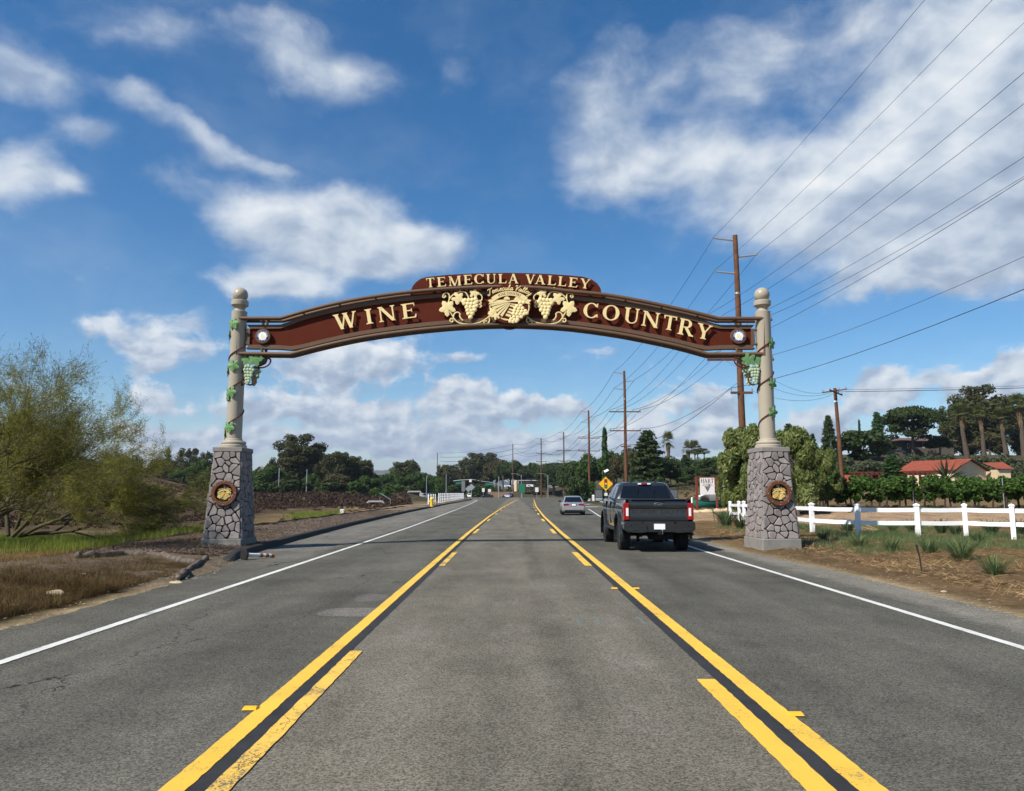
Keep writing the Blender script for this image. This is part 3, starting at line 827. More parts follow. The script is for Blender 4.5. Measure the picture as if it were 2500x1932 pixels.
def arc_text_serif(m, txt, rad, cz, size, d0, d1, mi=0, sp=.12):
    tw = sum((GL[c][0] if c != ' ' else .35) + sp for c in txt)*size*.8; a = 90 + math.degrees(tw/2/rad)
    for c in txt:
        w = ((GL[c][0] if c != ' ' else .35) + sp)*size*.8; a -= math.degrees(w/2/rad)
        if c != ' ':
            M = Matrix.Translation((rad*math.cos(R(a)), 0, cz + rad*math.sin(R(a)))) @ Matrix.Rotation(-R(a-90), 4, 'Y')
            glyph(m, c, M, size*.8, size, d0, d1, mi)
        a -= math.degrees(w/2/rad)

def emblem(parent, s, cream, d=0.0, text=True):
    """relief about 2*s wide centred on the parent, front facing -y; d is the depth of its back"""
    f = lambda px, pz: ((px-1110)/245*s, -(pz-490)/245*s)      # from the enlarged photo of the sign
    def poly(pts): return [f(*p) for p in pts]
    # banner with dark lettering
    top = [f(1110 + 300*math.sin(R(a)), 652 - 300*math.cos(R(a))) for a in range(-42, 43, 6)]
    low = [f(1110 + 250*math.sin(R(a)), 652 - 250*math.cos(R(a))) for a in range(42, -43, -6)]
    m = MB(); m.prism(top + low, d-.030, d)
    m.prism(poly([(905,445),(872,455),(895,480),(880,500),(935,490),(935,440)]), d-.024, d); m.prism(poly([(1315,445),(1350,455),(1325,480),(1340,500),(1285,490),(1285,440)]), d-.024, d)
    m.build('banner', cream, parent)
    k = s/245
    if text:
        m = MB(); arc_text_serif(m, 'WINE COUNTRY', 262*k, -(652-490)*k, 27*k, -d+.030, -d+.036)
        m.build('banner_lettering', M_maroon, parent)
    m = MB(); arc_text_script(m, 'Temecula Valley', 468*k, -(812-490)*k, 30.5*k, -d+.030)
    m.build('script_lettering', cream, parent)
    # sun and hills
    m = MB()
    m.prism([f(1080 + 34*math.cos(R(a)), 448 - 36*math.sin(R(a))) for a in range(0, 181, 15)], d-.020, d); m.build('rising_sun', cream, parent)
    m = MB(); m.prism(poly([(915,500),(925,468),(980,452),(1040,448),(1100,462),(1160,450),(1215,420),(1260,432),(1290,470),(1180,474),(1130,472),(1060,478)]), d-.017, d); m.build('hill_relief', cream, parent)
    # vineyard rows
    rows = [[(915,520),(900,500),(1070,476),(1085,478)], [(940,560),(915,530),(1088,480),(1098,480)], [(975,585),(948,568),(1100,481),(1108,481)], [(1000,610),(982,592),(1110,482),(1117,482)],
            [(1030,640),(1008,617),(1119,482),(1126,482)], [(1100,560),(1110,545),(1165,560),(1155,580)], [(1085,590),(1095,572),(1150,592),(1140,612)], [(1110,520),(1118,505),(1180,520),(1170,540)], [(1065,625),(1078,602),(1135,622),(1120,645)],
            [(1125,500),(1130,490),(1190,498),(1182,512)], [(1010,640),(1030,655),(1110,668),(1112,682),(1060,678),(1020,662)]]
    for r_ in rows:
        m = MB(); m.prism(poly(r_), d-.014, d); m.build('vineyard_row', cream, parent)
    # rim behind
    m = MB(); m.prism([f(1110 + 220*math.cos(R(a)), 530 + 165*math.sin(R(a))) for a in range(150, 391, 8)] + [f(1110 + 208*math.cos(R(a)), 530 + 154*math.sin(R(a))) for a in range(390, 149, -8)], d-.011, d)
    m.build('oval_rim', cream, parent)
    # grapes
    rnd = random.Random(5); m = MB()
    for (gx, gz) in [(1195,520),(1235,515),(1175,545),(1215,548),(1255,545),(1285,575),(1245,580),(1205,580),(1165,575),(1300,600),(1270,610),(1230,612),(1190,610),(1155,605),(1160,640),(1200,645),(1240,640),(1130,665),(1165,675),(1200,672),(1120,690),(1150,695),(1185,690),(1265,480),(1225,485)]:
        x, z = f(gx, gz); m.ball((x, d-.012, z), (22*k, .022, 22*k), 10, 6)
    m.build('grape_bunch', cream, parent)
    for (lx, lz, lr, rot) in ((925,580,48,40),(965,630,46,-20),(905,615,36,80),(1250,445,52,10),(1200,430,40,-40)):
        x, z = f(lx, lz); m = MB(); leaf_solid(m, lr*k, Matrix.Translation((x, d-.010, z)) @ Matrix.Rotation(R(rot), 4, 'Y'), int(lx), .01, .12)
        m.build('vine_leaf', cream, parent)

# ------------------------------------------------------------------ the sign
def build_sign():
    root = empty('arch_sign', (0, AY, 0), 0, 'maroon arched gateway sign reading WINE COUNTRY spanning the road', 'sign')
    def path(pts, f, n=5): return [ap(*f(p)) for p in pts]
    # outlines, read from the photograph in the plane of the sign
    topL = [(335,458),(680,458)]; topC = [(680,458),(900,396),(1100,346),(1300,306),(1500,275),(1700,250),(1940,228)]
    top = [ap(583,780.5)] + [ap(688.6,780.5)] + [ap(*p) for p in ((756,761),(817.4,745.8),(879,733.6),(940,724.4),(1001.5,716.7),(1093.5,709),(1170,705),(1240,704),(1320,707),(1400,716),(1484.6,724.5),(1579.5,741.5),(1656,758),(1707.7,770),(1751,781))] + [ap(1861.5,781)]
    bot = [ap(583,866)] + [ap(713,867.6)] + [ap(*p) for p in ((786.7,848.6),(878.8,828.7),(971,814.8),(1063,804.5),(1150,798),(1240,795.5),(1320,797.5),(1400,803.5),(1502.6,817.5),(1579.5,832),(1656,848.5),(1725.6,867.5))] + [ap(1861.5,867)]
    tsp = [top[0]] + spline(top[1:-1], 4) + [top[-1]]; bsp = [bot[0]] + spline(bot[1:-1], 4) + [bot[-1]]
    r = 0.060
    for name, yy in (('front_tube', -0.17), ('back_tube', 0.20)):
        m = MB(); m.tube([(x, yy, z) for x, z in tsp], r, 10); m.build(name, M_bronze, root)
        m = MB(); m.tube([(x, yy, z) for x, z in bsp], r, 10); m.build(name, M_bronze, root)
        for i in (0, -1):
            m = MB(); m.tube([(tsp[i][0], yy, tsp[i][1]+r), (bsp[i][0], yy, bsp[i][1]-r)], r*1.05, 10); m.build('end_tube', M_bronze, root)
    # panel outline: the tubes' shape drawn inwards
    def at_x(sp, x):
        for (a, za), (b, zb) in zip(sp, sp[1:]):
            if a <= x <= b: return za + (zb-za)*(x-a)/max(1e-6, b-a)
        return sp[-1][1]
    xa, xb = tsp[0][0]+.28, tsp[-1][0]-.28
    xs = [xa + (xb-xa)*i/90 for i in range(91)]
    kx = [tsp[1][0]+.05, tsp[-2][0]-.05, bsp[1][0]+.02, bsp[-2][0]-.02]
    def outline(gap, inset):
        X = [min(max(x, xa+inset), xb-inset) for x in xs]; X = sorted(set(X))
        def gp(x): return gap + .065*max(1-sstep(tsp[1][0]-.2, tsp[1][0]+.9, x), sstep(tsp[-2][0]-.9, tsp[-2][0]+.2, x))
        return [(x, at_x(tsp, x)-gp(x)) for x in X], [(x, at_x(bsp, x)+gp(x)) for x in X]
    t0, b0 = outline(.115, 0.0); t1, b1 = outline(.235, .11)
    m = MB(); m.prism(t1 + b1[::-1], -.02, .10); m.build('panel', M_maroon, root)
    # flat frame around the panel
    for nm, o_, i_ in (('frame_rail', t0, t1), ('frame_rail', b1, b0)):
        m = MB(); m.prism(o_ + i_[::-1], -.075, .14); m.build(nm, M_bronze, root)
    for s, i in ((1, 0), (-1, -1)):
        x0, x1 = t0[i][0], t1[i][0] - s*.002
        m = MB(); m.prism([(x0, b0[i][1]+.121), (x1, b0[i][1]+.121), (x1, t0[i][1]-.121), (x0, t0[i][1]-.121)], -.075, .14); m.build('frame_end', M_bronze, root)
    # spacers between frame and tubes
    for px in (647, 1797):
        x = ap(px, 800)[0]
        for zz, s in ((at_x(tsp, x), -1), (at_x(bsp, x), 1)):
            for yy in (-.10, .10):
                m = MB(); m.tube([(x + yy*.3, yy, zz), (x + yy*.3, yy, zz + s*.19)], .045, 8); m.build('spacer', M_bronze, root)
    for i, s in ((0, 1), (-1, -1)):
        x = tsp[i][0]
        for zz in (bsp[i][1]+.33, tsp[i][1]-.33):
            m = MB(); m.tube([(x, -.05, zz), (x+s*.30, -.05, zz)], .04, 8); m.build('spacer', M_bronze, root)
    for j in range(14):
        x = xa + .6 + (xb-xa-1.2)*j/13
        for sp_ in (tsp, bsp):
            m = MB(); m.tube([(x, -.2, at_x(sp_, x)), (x, .2, at_x(sp_, x))], .03, 6); m.build('cross_tie', M_bronze, root)
    # TEMECULA VALLEY crest panel
    c = [z2(p) for p in ((10,350),(14,315),(35,265),(70,222),(120,186),(190,165),(400,143),(640,128),(860,120),(1080,118),(1300,122),(1520,130),(1740,144),(1930,162),(2020,190),(2085,235),(2122,290),(2135,355))]
    ct = [ap(*p) for p in c]
    cb = [(x, at_x(tsp, x)-.05) for x, z in ct][::-1]
    m = MB(); m.prism(ct + cb, .02, .12); m.build('crest_panel', M_maroon, root)
    # letters: (char, centre x, baseline y, width, height) in enlarged photo pixels, tilt in degrees
    def letter(ch, f, cx, base, top_, w, rot, sc, d0, d1):
        c0 = ap(*f((cx, base))); c1 = ap(*f((cx, top_)))
        px_m = abs(ap(*f((cx+100, base)))[0] - c0[0])/100
        h = abs(base-top_)*px_m; ww = w*px_m
        wu = GL[ch][0]
        m = MB(); glyph(m, ch, Matrix.Translation((c0[0], 0, c0[1])) @ Matrix.Rotation(-R(rot), 4, 'Y'), ww/(wu-.0), h, d0, d1, pins=.01 if d0 > 0 else 0)
        m.build('letter', M_cream, root)
    for ch, cx, b, t, w, rot in (('W',1205,536,409,196,11),('I',1386,500,380,66,10),('N',1527,478,357,146,9),('E',1700,455,335,118,8)):
        letter(ch, z1, cx, b, t, w, rot, 1, .10, .15)
    for ch, cx, b, t, w, rot in (('C',158,385,243,146,-4),('O',347,407,264,168,-6),('U',541,437,290,155,-8),('N',718,470,325,176,-10),('T',898,500,362,128,-11),('R',1050,550,395,146,-12),('Y',1222,585,442,150,-13)):
        letter(ch, z3, cx, b, t, w, rot, 1, .10, .15)
    for ch, cx, b, t, w, rot in (('T',238,290,184,96,5),('E',360,281,175,100,4.5),('M',508,272,163,146,4),('E',652,258,150,98,3),('C',775,250,143,112,2),('U',907,248,140,116,1),('L',1032,246,140,94,.5),('A',1151,247,138,118,0),
                         ('V',1340,251,146,112,-2.5),('A',1445,257,151,120,-3),('L',1575,265,160,92,-4),('L',1690,276,169,92,-5),('E',1810,288,180,100,-6),('Y',1942,302,194,114,-7)):
        letter(ch, z2, cx, b, t, w, rot, 1, .06, .10)
    # medallion in the middle
    cx, cz = ap(*z2((1110, 490)))
    pm = abs(ap(*z2((1210, 490)))[0] - cx)/100
    med = empty('medallion', (cx, 0, cz)); med.parent = root
    m = MB(); m.prism([(238*pm*math.cos(R(a)), 222*pm*math.sin(R(a))) for a in range(0, 360, 8)], -.33, -.12); m.build('oval_plate', M_maroon, med)
    m = MB(); m.prism([(200*pm*math.cos(R(a)), -.30*222*pm + 180*pm*math.sin(R(a))) for a in range(0, 360, 8)], .02, .30); m.build('back_plate', M_maroon, med)
    emblem(med, 245*pm, M_cream, -.33)
    # vine scrolls left and right of the medallion
    def scroll(mirror):
        fx = (lambda p: z2((2188-p[0], p[1]))) if mirror else z2
        t = (lambda p: ap(*fx(p)))
        cv = [[(890,615),(820,665),(740,695),(640,703),(560,690),(510,655),(470,590),(450,560)], [(430,480),(450,420),(500,370),(560,345),(620,350),(650,390),(660,420)], [(445,420),(445,380),(420,355),(390,365),(375,395),(385,410),(405,395),(395,385)],
              [(490,640),(500,590),(535,570),(565,590),(560,610),(575,640),(598,660)], [(740,375),(780,370),(808,400),(800,440),(780,440),(800,470),(775,480),(803,500),(780,520)], [(565,345),(560,315),(590,300),(605,315),(625,300),(635,320)],
              [(490,650),(465,640),(455,665),(478,680),(488,660)], [(885,625),(890,665),(865,695),(830,690),(835,665),(860,670)]]
        m = MB()
        for s in cv: m.tube([(*t(p)[:1], -.14, t(p)[1]) for p in spline(s, 5)], .022, 5)
        m.build('vine_scroll', M_cream, root)
        for (lx, lz, lr, rot) in ((425,525,92,-35 if not mirror else 35),(540,415,72,115 if not mirror else -115),(720,365,56,15 if not mirror else -15)):
            x, z = t((lx, lz)); m = MB(); leaf_solid(m, lr*pm*1.05, Matrix.Translation((x, -.16, z)) @ Matrix.Rotation(R(rot), 4, 'Y'), lx, .02, .10); m.build('scroll_leaf', M_cream, root)
        m = MB()
        for (gx, gz) in [(620,440),(660,440),(700,435),(735,430),(615,475),(650,480),(690,480),(730,475),(640,515),(680,515),(720,515),(745,500),(650,550),(690,555),(725,545),(660,585),(700,585),(680,625),(605,455),(750,455)]:
            x, z = t((gx, gz)); m.ball((x, -.15, z), (27*pm, .035, 27*pm), 10, 6)
        m.build('scroll_grapes', M_cream, root)
    scroll(False); scroll(True)
    # county seals at both ends
    for (f, c0, rr) in ((z1, (537, 597), 60), (z3, (1562, 558), 74)):
        x, z = ap(*f(c0)); rad = abs(ap(*f((c0[0]+rr, c0[1])))[0]-x)
        s = empty('county_seal', (x, 0, z)); s.parent = root
        m = MB(); m.lathe([(rad*.70, -.12), (rad*.80, -.145), (rad*.97, -.14), (rad, -.12), (rad, -.02)], 32, axis='y'); m.build('seal_ring', M_bronze, s)
        m = MB(); m.lathe([(rad*.74, -.147), (rad*.74, -.10)], 32, axis='y'); m.build('seal_band', M_sealblue, s)
        m = MB(); m.lathe([(rad*.545, -.150), (rad*.545, -.10)], 32, axis='y'); m.build('seal_disc', M_plate, s)
        m = MB(); m.prism([(rad*.32*math.cos(R(a))*(1+.2*math.sin(a)), rad*.34*math.sin(R(a))*(1+.15*math.cos(a*2)) - rad*.03) for a in range(0, 360, 12)], -.154, -.12); m.build('seal_relief', M_sealyel, s)
        for txt, mid, sgn in (('COUNTY OF RIVERSIDE', 90, 1), ('MAY 9, 1893', 270, -1)):
            n = len(txt)
            for k, chh in enumerate(txt):
                if chh == ' ': continue
                a = mid - sgn*(k-(n-1)/2)*(10.4 if sgn > 0 else 9.5)
                o = mesh_obj('seal_letter', text_mesh(chh, rad*.19, .002, M_plate), s, (rad*.645*math.cos(R(a)), -.149, rad*.645*math.sin(R(a))))
                o.rotation_euler = (0, -R(a-mid), 0)
    return root
build_sign()

# ------------------------------------------------------------------ the two pillars
def clip_half(poly, p, n):
    out = []
    for i in range(len(poly)):
        a, b = poly[i], poly[(i+1) % len(poly)]
        da, db = (a[0]-p[0])*n[0]+(a[1]-p[1])*n[1], (b[0]-p[0])*n[0]+(b[1]-p[1])*n[1]
        if da <= 0: out.append(a)
        if da*db < 0:
            t = da/(da-db); out.append((a[0]+(b[0]-a[0])*t, a[1]+(b[1]-a[1])*t))
    return out
def voronoi_stones(wb, wt, h, nrow, seed, gap=0.016):
    """irregular stones filling a trapezoid face (u across, v up)"""
    rnd = random.Random(seed); seeds = []
    for r_ in range(nrow):
        v = (r_+.5)/nrow*h; w = wb + (wt-wb)*v/h; n = max(3, round(w/(h/nrow)/1.02))
        for c in range(n):
            seeds.append(((-w/2 + (c+.5+(.25 if r_ % 2 else -.25))*w/n) + rnd.uniform(-.38,.38)*w/n, v + rnd.uniform(-.42,.42)*h/nrow))
    trap = [(-wb/2, 0), (wb/2, 0), (wt/2, h), (-wt/2, h)]; out = []
    for i, s in enumerate(seeds):
        poly = trap
        for j, q in enumerate(seeds):
            if i == j: continue
            dx, dz = q[0]-s[0], q[1]-s[1]; L = math.hypot(dx, dz)
            if L > .9: continue
            g = gap*rnd.uniform(.45, 1.15)
            poly = clip_half(poly, ((s[0]+q[0])/2 - dx/L*g/1.0*.75, (s[1]+q[1])/2 - dz/L*g*.75), (dx, dz))
            if len(poly) < 3: break
        if len(poly) < 3: continue
        # soften corners
        A = abs(sum(poly[k][0]*poly[(k+1) % len(poly)][1]-poly[(k+1) % len(poly)][0]*poly[k][1] for k in range(len(poly))))/2
        if A < .004: continue
        sm = []
        for k in range(len(poly)):
            p0, p1, p2 = poly[k-1], poly[k], poly[(k+1) % len(poly)]
            t = .16 if min(math.dist(p0, p1), math.dist(p1, p2)) > .03 else .3
            on = abs(abs(p1[0]) - (wb/2 + (wt-wb)/2*p1[1]/h)) < .004
            if on: sm.append(p1); continue
            sm.append((p1[0]+(p0[0]-p1[0])*t, p1[1]+(p0[1]-p1[1])*t)); sm.append((p1[0]+(p2[0]-p1[0])*t, p1[1]+(p2[1]-p1[1])*t))
        out.append(sm)
    return out

def helix(rad, z0, z1, a0, turns, n=40):
    return [(rad*math.cos(a0+2*math.pi*turns*i/n), rad*math.sin(a0+2*math.pi*turns*i/n), z0+(z1-z0)*i/n) for i in range(n+1)]

def build_pillar(px_base, px_top, zg, side, label, seed):
    """side -1 left / +1 right of the road; zg ground level"""
    base = at(px_base, 1075, AY)
    zt = base.z + 0.0
    root = empty('gate_pillar', (base.x, AY, 0), R(3.0), label, 'pillar', 'stone gate pillars of the arch'); root['kind'] = 'thing'
    z_at = lambda py: at(px_base, py, AY).z
    zcap0, zcap1 = z_at(1105.5), z_at(1094.5)
    zpl = z_at(1314.0) + 0.02
    wt, wb, dt, db = .745, 1.03, 1.06, 1.42     # widths and depths of the pier at top and bottom
    h = zcap0 - zpl
    # plinth
    m = MB(); m.bbox(-.575, .575, -.79, .79, zg-.25, zpl, .018); m.build('plinth', M_plinth, root)
    # core
    m = MB(); m.loft([[(-wb/2,-db/2,zpl-.01),(wb/2,-db/2,zpl-.01),(wb/2,db/2,zpl-.01),(-wb/2,db/2,zpl-.01)], [(-wt/2,-dt/2,zcap0+.01),(wt/2,-dt/2,zcap0+.01),(wt/2,dt/2,zcap0+.01),(-wt/2,dt/2,zcap0+.01)]])
    core = m.build('pier', M_mortar, root, smooth=False)
    k = 0
    for (fb_, ft_, off_b, off_t, ang) in ((wb, wt, db/2, dt/2, 0), (db, dt, wb/2, wt/2, 90), (wb, wt, db/2, dt/2, 180), (db, dt, wb/2, wt/2, 270)):
        rot = Matrix.Rotation(R(ang), 4, 'Z')
        for si, poly in enumerate(voronoi_stones(fb_, ft_, h, 12, seed+ang, .02)):
            rnd = random.Random(seed*7+si+ang); th = rnd.uniform(.030, .058); n = len(poly)
            cx, cv = sum(p[0] for p in poly)/n, sum(p[1] for p in poly)/n
            def P(u, v, d): 
                y = -(off_b + (off_t-off_b)*v/h) - d
                return rot @ Vector((u, y, zpl + v))
            sh = lambda p, s: (cx+(p[0]-cx)*s, cv+(p[1]-cv)*s)
            tl = rnd.uniform(-.014, .014)
            r0 = [P(*p, -.012) for p in poly]; r1 = [P(*sh(p, .992), th-.010) for p in poly]; r2 = [P(*sh(p, .88), th + tl*(p[0]-cx)/.1) for p in poly]
            m = MB(); m.v = [tuple(q) for q in r0+r1+r2]
            m.f = [(a*n+i, a*n+(i+1) % n, (a+1)*n+(i+1) % n, (a+1)*n+i) for a in (0, 1) for i in range(n)] + [tuple(2*n+i for i in range(n))]
            m.m = [0]*len(m.f)
            m.build('stone', M_stone, core, angle=25)
    # cap
    m = MB(); m.bbox(-wt/2-.06, wt/2+.06, -dt/2-.06, dt/2+.06, zcap0, zcap1, .012); m.build('cap', M_cap, root)
    # column: lathe profile from the enlarged photo (y of photo pixels)
    s = 23.75/F
    zz = lambda q: z_at(690 + q/4.118)
    prof = [(31*s, zz(1678)), (31*s, zz(1640)), (29*s, zz(1634)), (27.5*s, zz(1628)), (29*s, zz(1620)), (29.2*s, zz(1610)), (27.5*s, zz(1600)), (25*s, zz(1596)), (21.5*s, zz(1592)), (21*s, zz(1580)), (18.6*s, zz(1572)), (18.6*s, zz(312)), (18.9*s, zz(306)), (18.9*s, zz(297)), (17.4*s, zz(292)),
            (12.8*s, zz(285)), (12.2*s, zz(268)), (14*s, zz(255)), (17.5*s, zz(240)), (20.6*s, zz(234)), (20.9*s, zz(226)), (20.9*s, zz(192)), (19.8*s, zz(186)), (10*s, zz(184))]
    m = MB(); m.lathe(prof, 40); col = m.build('column', M_ltan, root, angle=30)
    m = MB(); m.ball((0, 0, zz(127)), 18.7*s, 32, 20); m.build('ball_finial', M_ltan, root, angle=80)
    # medallion on the road-facing front
    zc = z_at(1205); v = (zc-zpl)/h; yf = -(db/2 + (dt-db)/2*v) - .045
    med = empty('medallion', (0, yf, zc)); med.parent = root; med.rotation_euler = (-math.atan((db-dt)/2/h), 0, 0)
    ro, ri = 29.6*s, 20.8*s
    m = MB(); n = 48; rings = []
    for r_, y in ((ri, .02), (ri, -.075), (ri+.012, -.085), (ro-.012, -.085), (ro, -.075), (ro, .02)):
        rings.append([(r_*math.cos(2*math.pi*i/n), y, r_*math.sin(2*math.pi*i/n)) for i in range(n)])
    m.loft(rings, cap=False); m.build('ring', M_rust, med)
    m = MB(); m.lathe([(ri+.005, 0.0), (ri+.005, .015)], 40, axis='y'); m.build('backing_disc', pbr('medallion_backing', (0.03, 0.018, 0.012), 0.7), med)
    for i in range(8):
        a = 2*math.pi*i/8 + .02; m = MB(); m.ball(((ro+ri)/2*1.06*math.cos(a), -.087, (ro+ri)/2*1.06*math.sin(a)), .013, 8, 6); m.build('bolt', M_galv, med)
    emblem(med, ri*.80, M_gold, -.012, text=False)
    # painted steel vine winding up the column
    rad = 18.6*s + .016; per = 1.06
    zf, af = (zz(1385), R(-80)) if side < 0 else (zz(1330), R(-95))
    z_lo, z_hi = zz(1575), zz(395 if side < 0 else 470)
    ang = lambda z: af + 2*math.pi*(z-zf)/per
    n = 90; pth = []
    for i in range(n+1):
        z = z_lo + (z_hi-z_lo)*i/n; a = ang(z); pth.append((rad*math.cos(a), rad*math.sin(a), z))
    m = MB(); m.tube(pth, .020, 6); vine = m.build('vine', M_vine, root)
    lst = ((365,430,58),(375,845,60),(358,1110,56),(322,1170,30),(350,1460,56)) if side < 0 else ((535,625,56),(540,1025,56),(540,1310,56),(590,1520,30))
    for j, (lx, lz, lr) in enumerate(lst):
        xo = (lx - (372+ (1500-lz)*.02 if side < 0 else 515-(1500-lz)*.035))/4.118*s
        a = math.asin(max(-.95, min(.95, xo/rad))) - math.pi/2
        M = Matrix.Translation((0, 0, zz(lz))) @ Matrix.Rotation(a+math.pi/2, 4, 'Z') @ Matrix.Translation((0, -rad-.025, 0)) @ Matrix.Rotation(R(150 + (j*37 % 60)), 4, 'Y')
        m = MB(); leaf_solid(m, lr/4.118*s*1.12, M, j); m.build('vine_leaf', M_vleaf, root, angle=12)
    for j, lz in enumerate((530, 895, 1525) if side < 0 else (800, 1180)):
        a = R(188 if side < 0 else 60)
        M = Matrix.Translation((0, 0, zz(lz))) @ Matrix.Rotation(a+math.pi/2, 4, 'Z') @ Matrix.Translation((0, -rad-.02, 0)) @ Matrix.Rotation(R(175), 4, 'Y')
        m = MB(); leaf_solid(m, .17, M, j+9); m.build('vine_leaf', M_vleaf, root, angle=12)
    # grape bunch bracket in the corner between column and sign
    sx = 1 if side < 0 else -1
    Q = lambda x, z: (sx*(x-372)/4.118*s*(1.0 if side < 0 else .95), zz(z))
    br = empty('grape_bracket', (0, 0, 0)); br.parent = root
    m = MB()
    for c in ([(440,1040),(422,985),(425,930),(450,880),(480,850)], [(470,960),(478,1012),(520,1035),(560,1015),(572,975),(556,945)], [(560,850),(610,862),(670,850),(708,815),(712,780),(688,768),(672,785),(660,815),(620,838),(570,845)], [(650,752),(672,770),(668,805),(640,825)], [(385,1060),(420,1045),(470,1020)]):
        m.tube([(Q(x, z)[0], -.12, Q(x, z)[1]) for x, z in spline(c, 5)], .026, 6)
    m.build('curling_vine', M_vine, br)
    for j, (lx, lz, lr, rt, yy) in enumerate(((565,785,66,160,-.20),(475,785,52,200,-.16),(620,790,46,130,-.06))):
        x, z = Q(lx, lz); m = MB(); leaf_solid(m, lr/4.118*s*1.15, Matrix.Translation((x, yy, z)) @ Matrix.Rotation(R(rt)*sx, 4, 'Y'), j, fold=.08); m.build('bracket_leaf', M_vleaf, br, angle=12)
    for yy, dx in ((-.17, 0), (.05, 45)):
        m = MB()
        for (gx, gz) in [(475,855),(505,850),(535,858),(465,885),(495,885),(525,885),(548,890),(470,915),(500,915),(530,918),(478,945),(505,945),(530,945),(485,975),(508,975),(490,1005),(510,1000),(497,1020)]:
            x, z = Q(gx+dx, gz); m.ball((x, yy, z), (19/4.118*s, .03, 19/4.118*s), 10, 6)
        m.build('grape_bunch', M_grape, br)
    return root
build_pillar(571, 576, 0.17, -1, 'left stone gate pillar with tan column standing on the wood chip verge', 3)
build_pillar(1874.5, 1866, 0.02, 1, 'right stone gate pillar with tan column standing by the white rail fence', 3)
# ------------------------------------------------------------------ vehicles
def paintmat(name, col, metal=0.3, rough=0.32):
    return pbr(name, col, rough, metal=metal, coat=0.9, var=0.03, scale=2)
M_truck = paintmat('graphite_truck_paint', (0.024, 0.027, 0.030), 0.3, 0.22)
M_trim = pbr('satin_black_trim', (0.022, 0.023, 0.025), 0.55)
M_under = pbr('underbody', (0.010, 0.010, 0.010), 0.9)
M_silver = paintmat('silver_paint', (0.42, 0.43, 0.44), 0.55, 0.25)
M_cwhite = paintmat('white_car_paint', (0.78, 0.78, 0.78), 0.0, 0.3)
M_cblack = paintmat('black_car_paint', (0.012, 0.013, 0.016), 0.1, 0.25)
M_cblue = paintmat('blue_car_paint', (0.03, 0.04, 0.14), 0.2, 0.3)
M_cgrey = paintmat('grey_car_paint', (0.22, 0.23, 0.24), 0.4, 0.3)

def wheel_parts(parent, x, y, r, w, side, knobby=False, rimmat=None, name='wheel'):
    o = empty(name, (x, y, r)); o.parent = parent
    m = MB(); hw = w/2
    m.lathe([(r*.62, -hw*.80), (r*.80, -hw), (r*.95, -hw*.92), (r, -hw*.62), (r, hw*.62), (r*.95, hw*.92), (r*.80, hw), (r*.62, hw*.80)], 36, axis='x')
    if knobby:
        for i in range(26):
            a = 2*math.pi*i/26; s0 = len(m.v)
            for x0, x1, dz in ((-hw*.95, -hw*.35, .0), (-hw*.22, hw*.22, .5), (hw*.35, hw*.95, .0)):
                b = a + dz*2*math.pi/26; s1 = len(m.v)
                m.box(x0, x1, -r*.075, r*.075, r*.985, r*1.022); m.xf(Matrix.Rotation(b, 4, 'X'), s1)
    m.build('tyre', M_rubber, o)
    m = MB(); xo = side*hw*.72
    m.lathe([(r*.64, xo*.75), (r*.62, xo), (r*.56, xo*.9), (r*.52, xo*.55), (0.02, xo*.5)], 28, axis='x', cap=False)
    for i in range(6):
        a = 2*math.pi*i/6; s0 = len(m.v)
        m.box(min(xo*.5, xo*.95), max(xo*.5, xo*.95), -r*.09, r*.09, r*.08, r*.57); m.xf(Matrix.Rotation(a, 4, 'X'), s0)
    m.lathe([(r*.15, xo*.4), (r*.15, xo*1.0), (r*.10, xo*1.04), (0.005, xo*1.04)], 14, axis='x', cap=False)
    m.build('rim', rimmat or M_galv, o)
    return o

def skin_side(m, side, ys, zlow, ztop, xprof, nrow=9, mi=0):
    """one body side as a grid: xprof(y, t) gives half width at height fraction"""
    rows = []
    for y in ys:
        a, b = zlow(y), ztop(y)
        rows.append([(side*xprof(y, a+(b-a)*k/nrow), y, a+(b-a)*k/nrow) for k in range(nrow+1)])
    n = nrow+1; fs = []
    for j in range(len(rows)-1):
        for k in range(nrow):
            f = (j*n+k, (j+1)*n+k, (j+1)*n+k+1, j*n+k+1); fs.append(f if side > 0 else f[::-1])
    m.add([p for r_ in rows for p in r_], fs, mi)

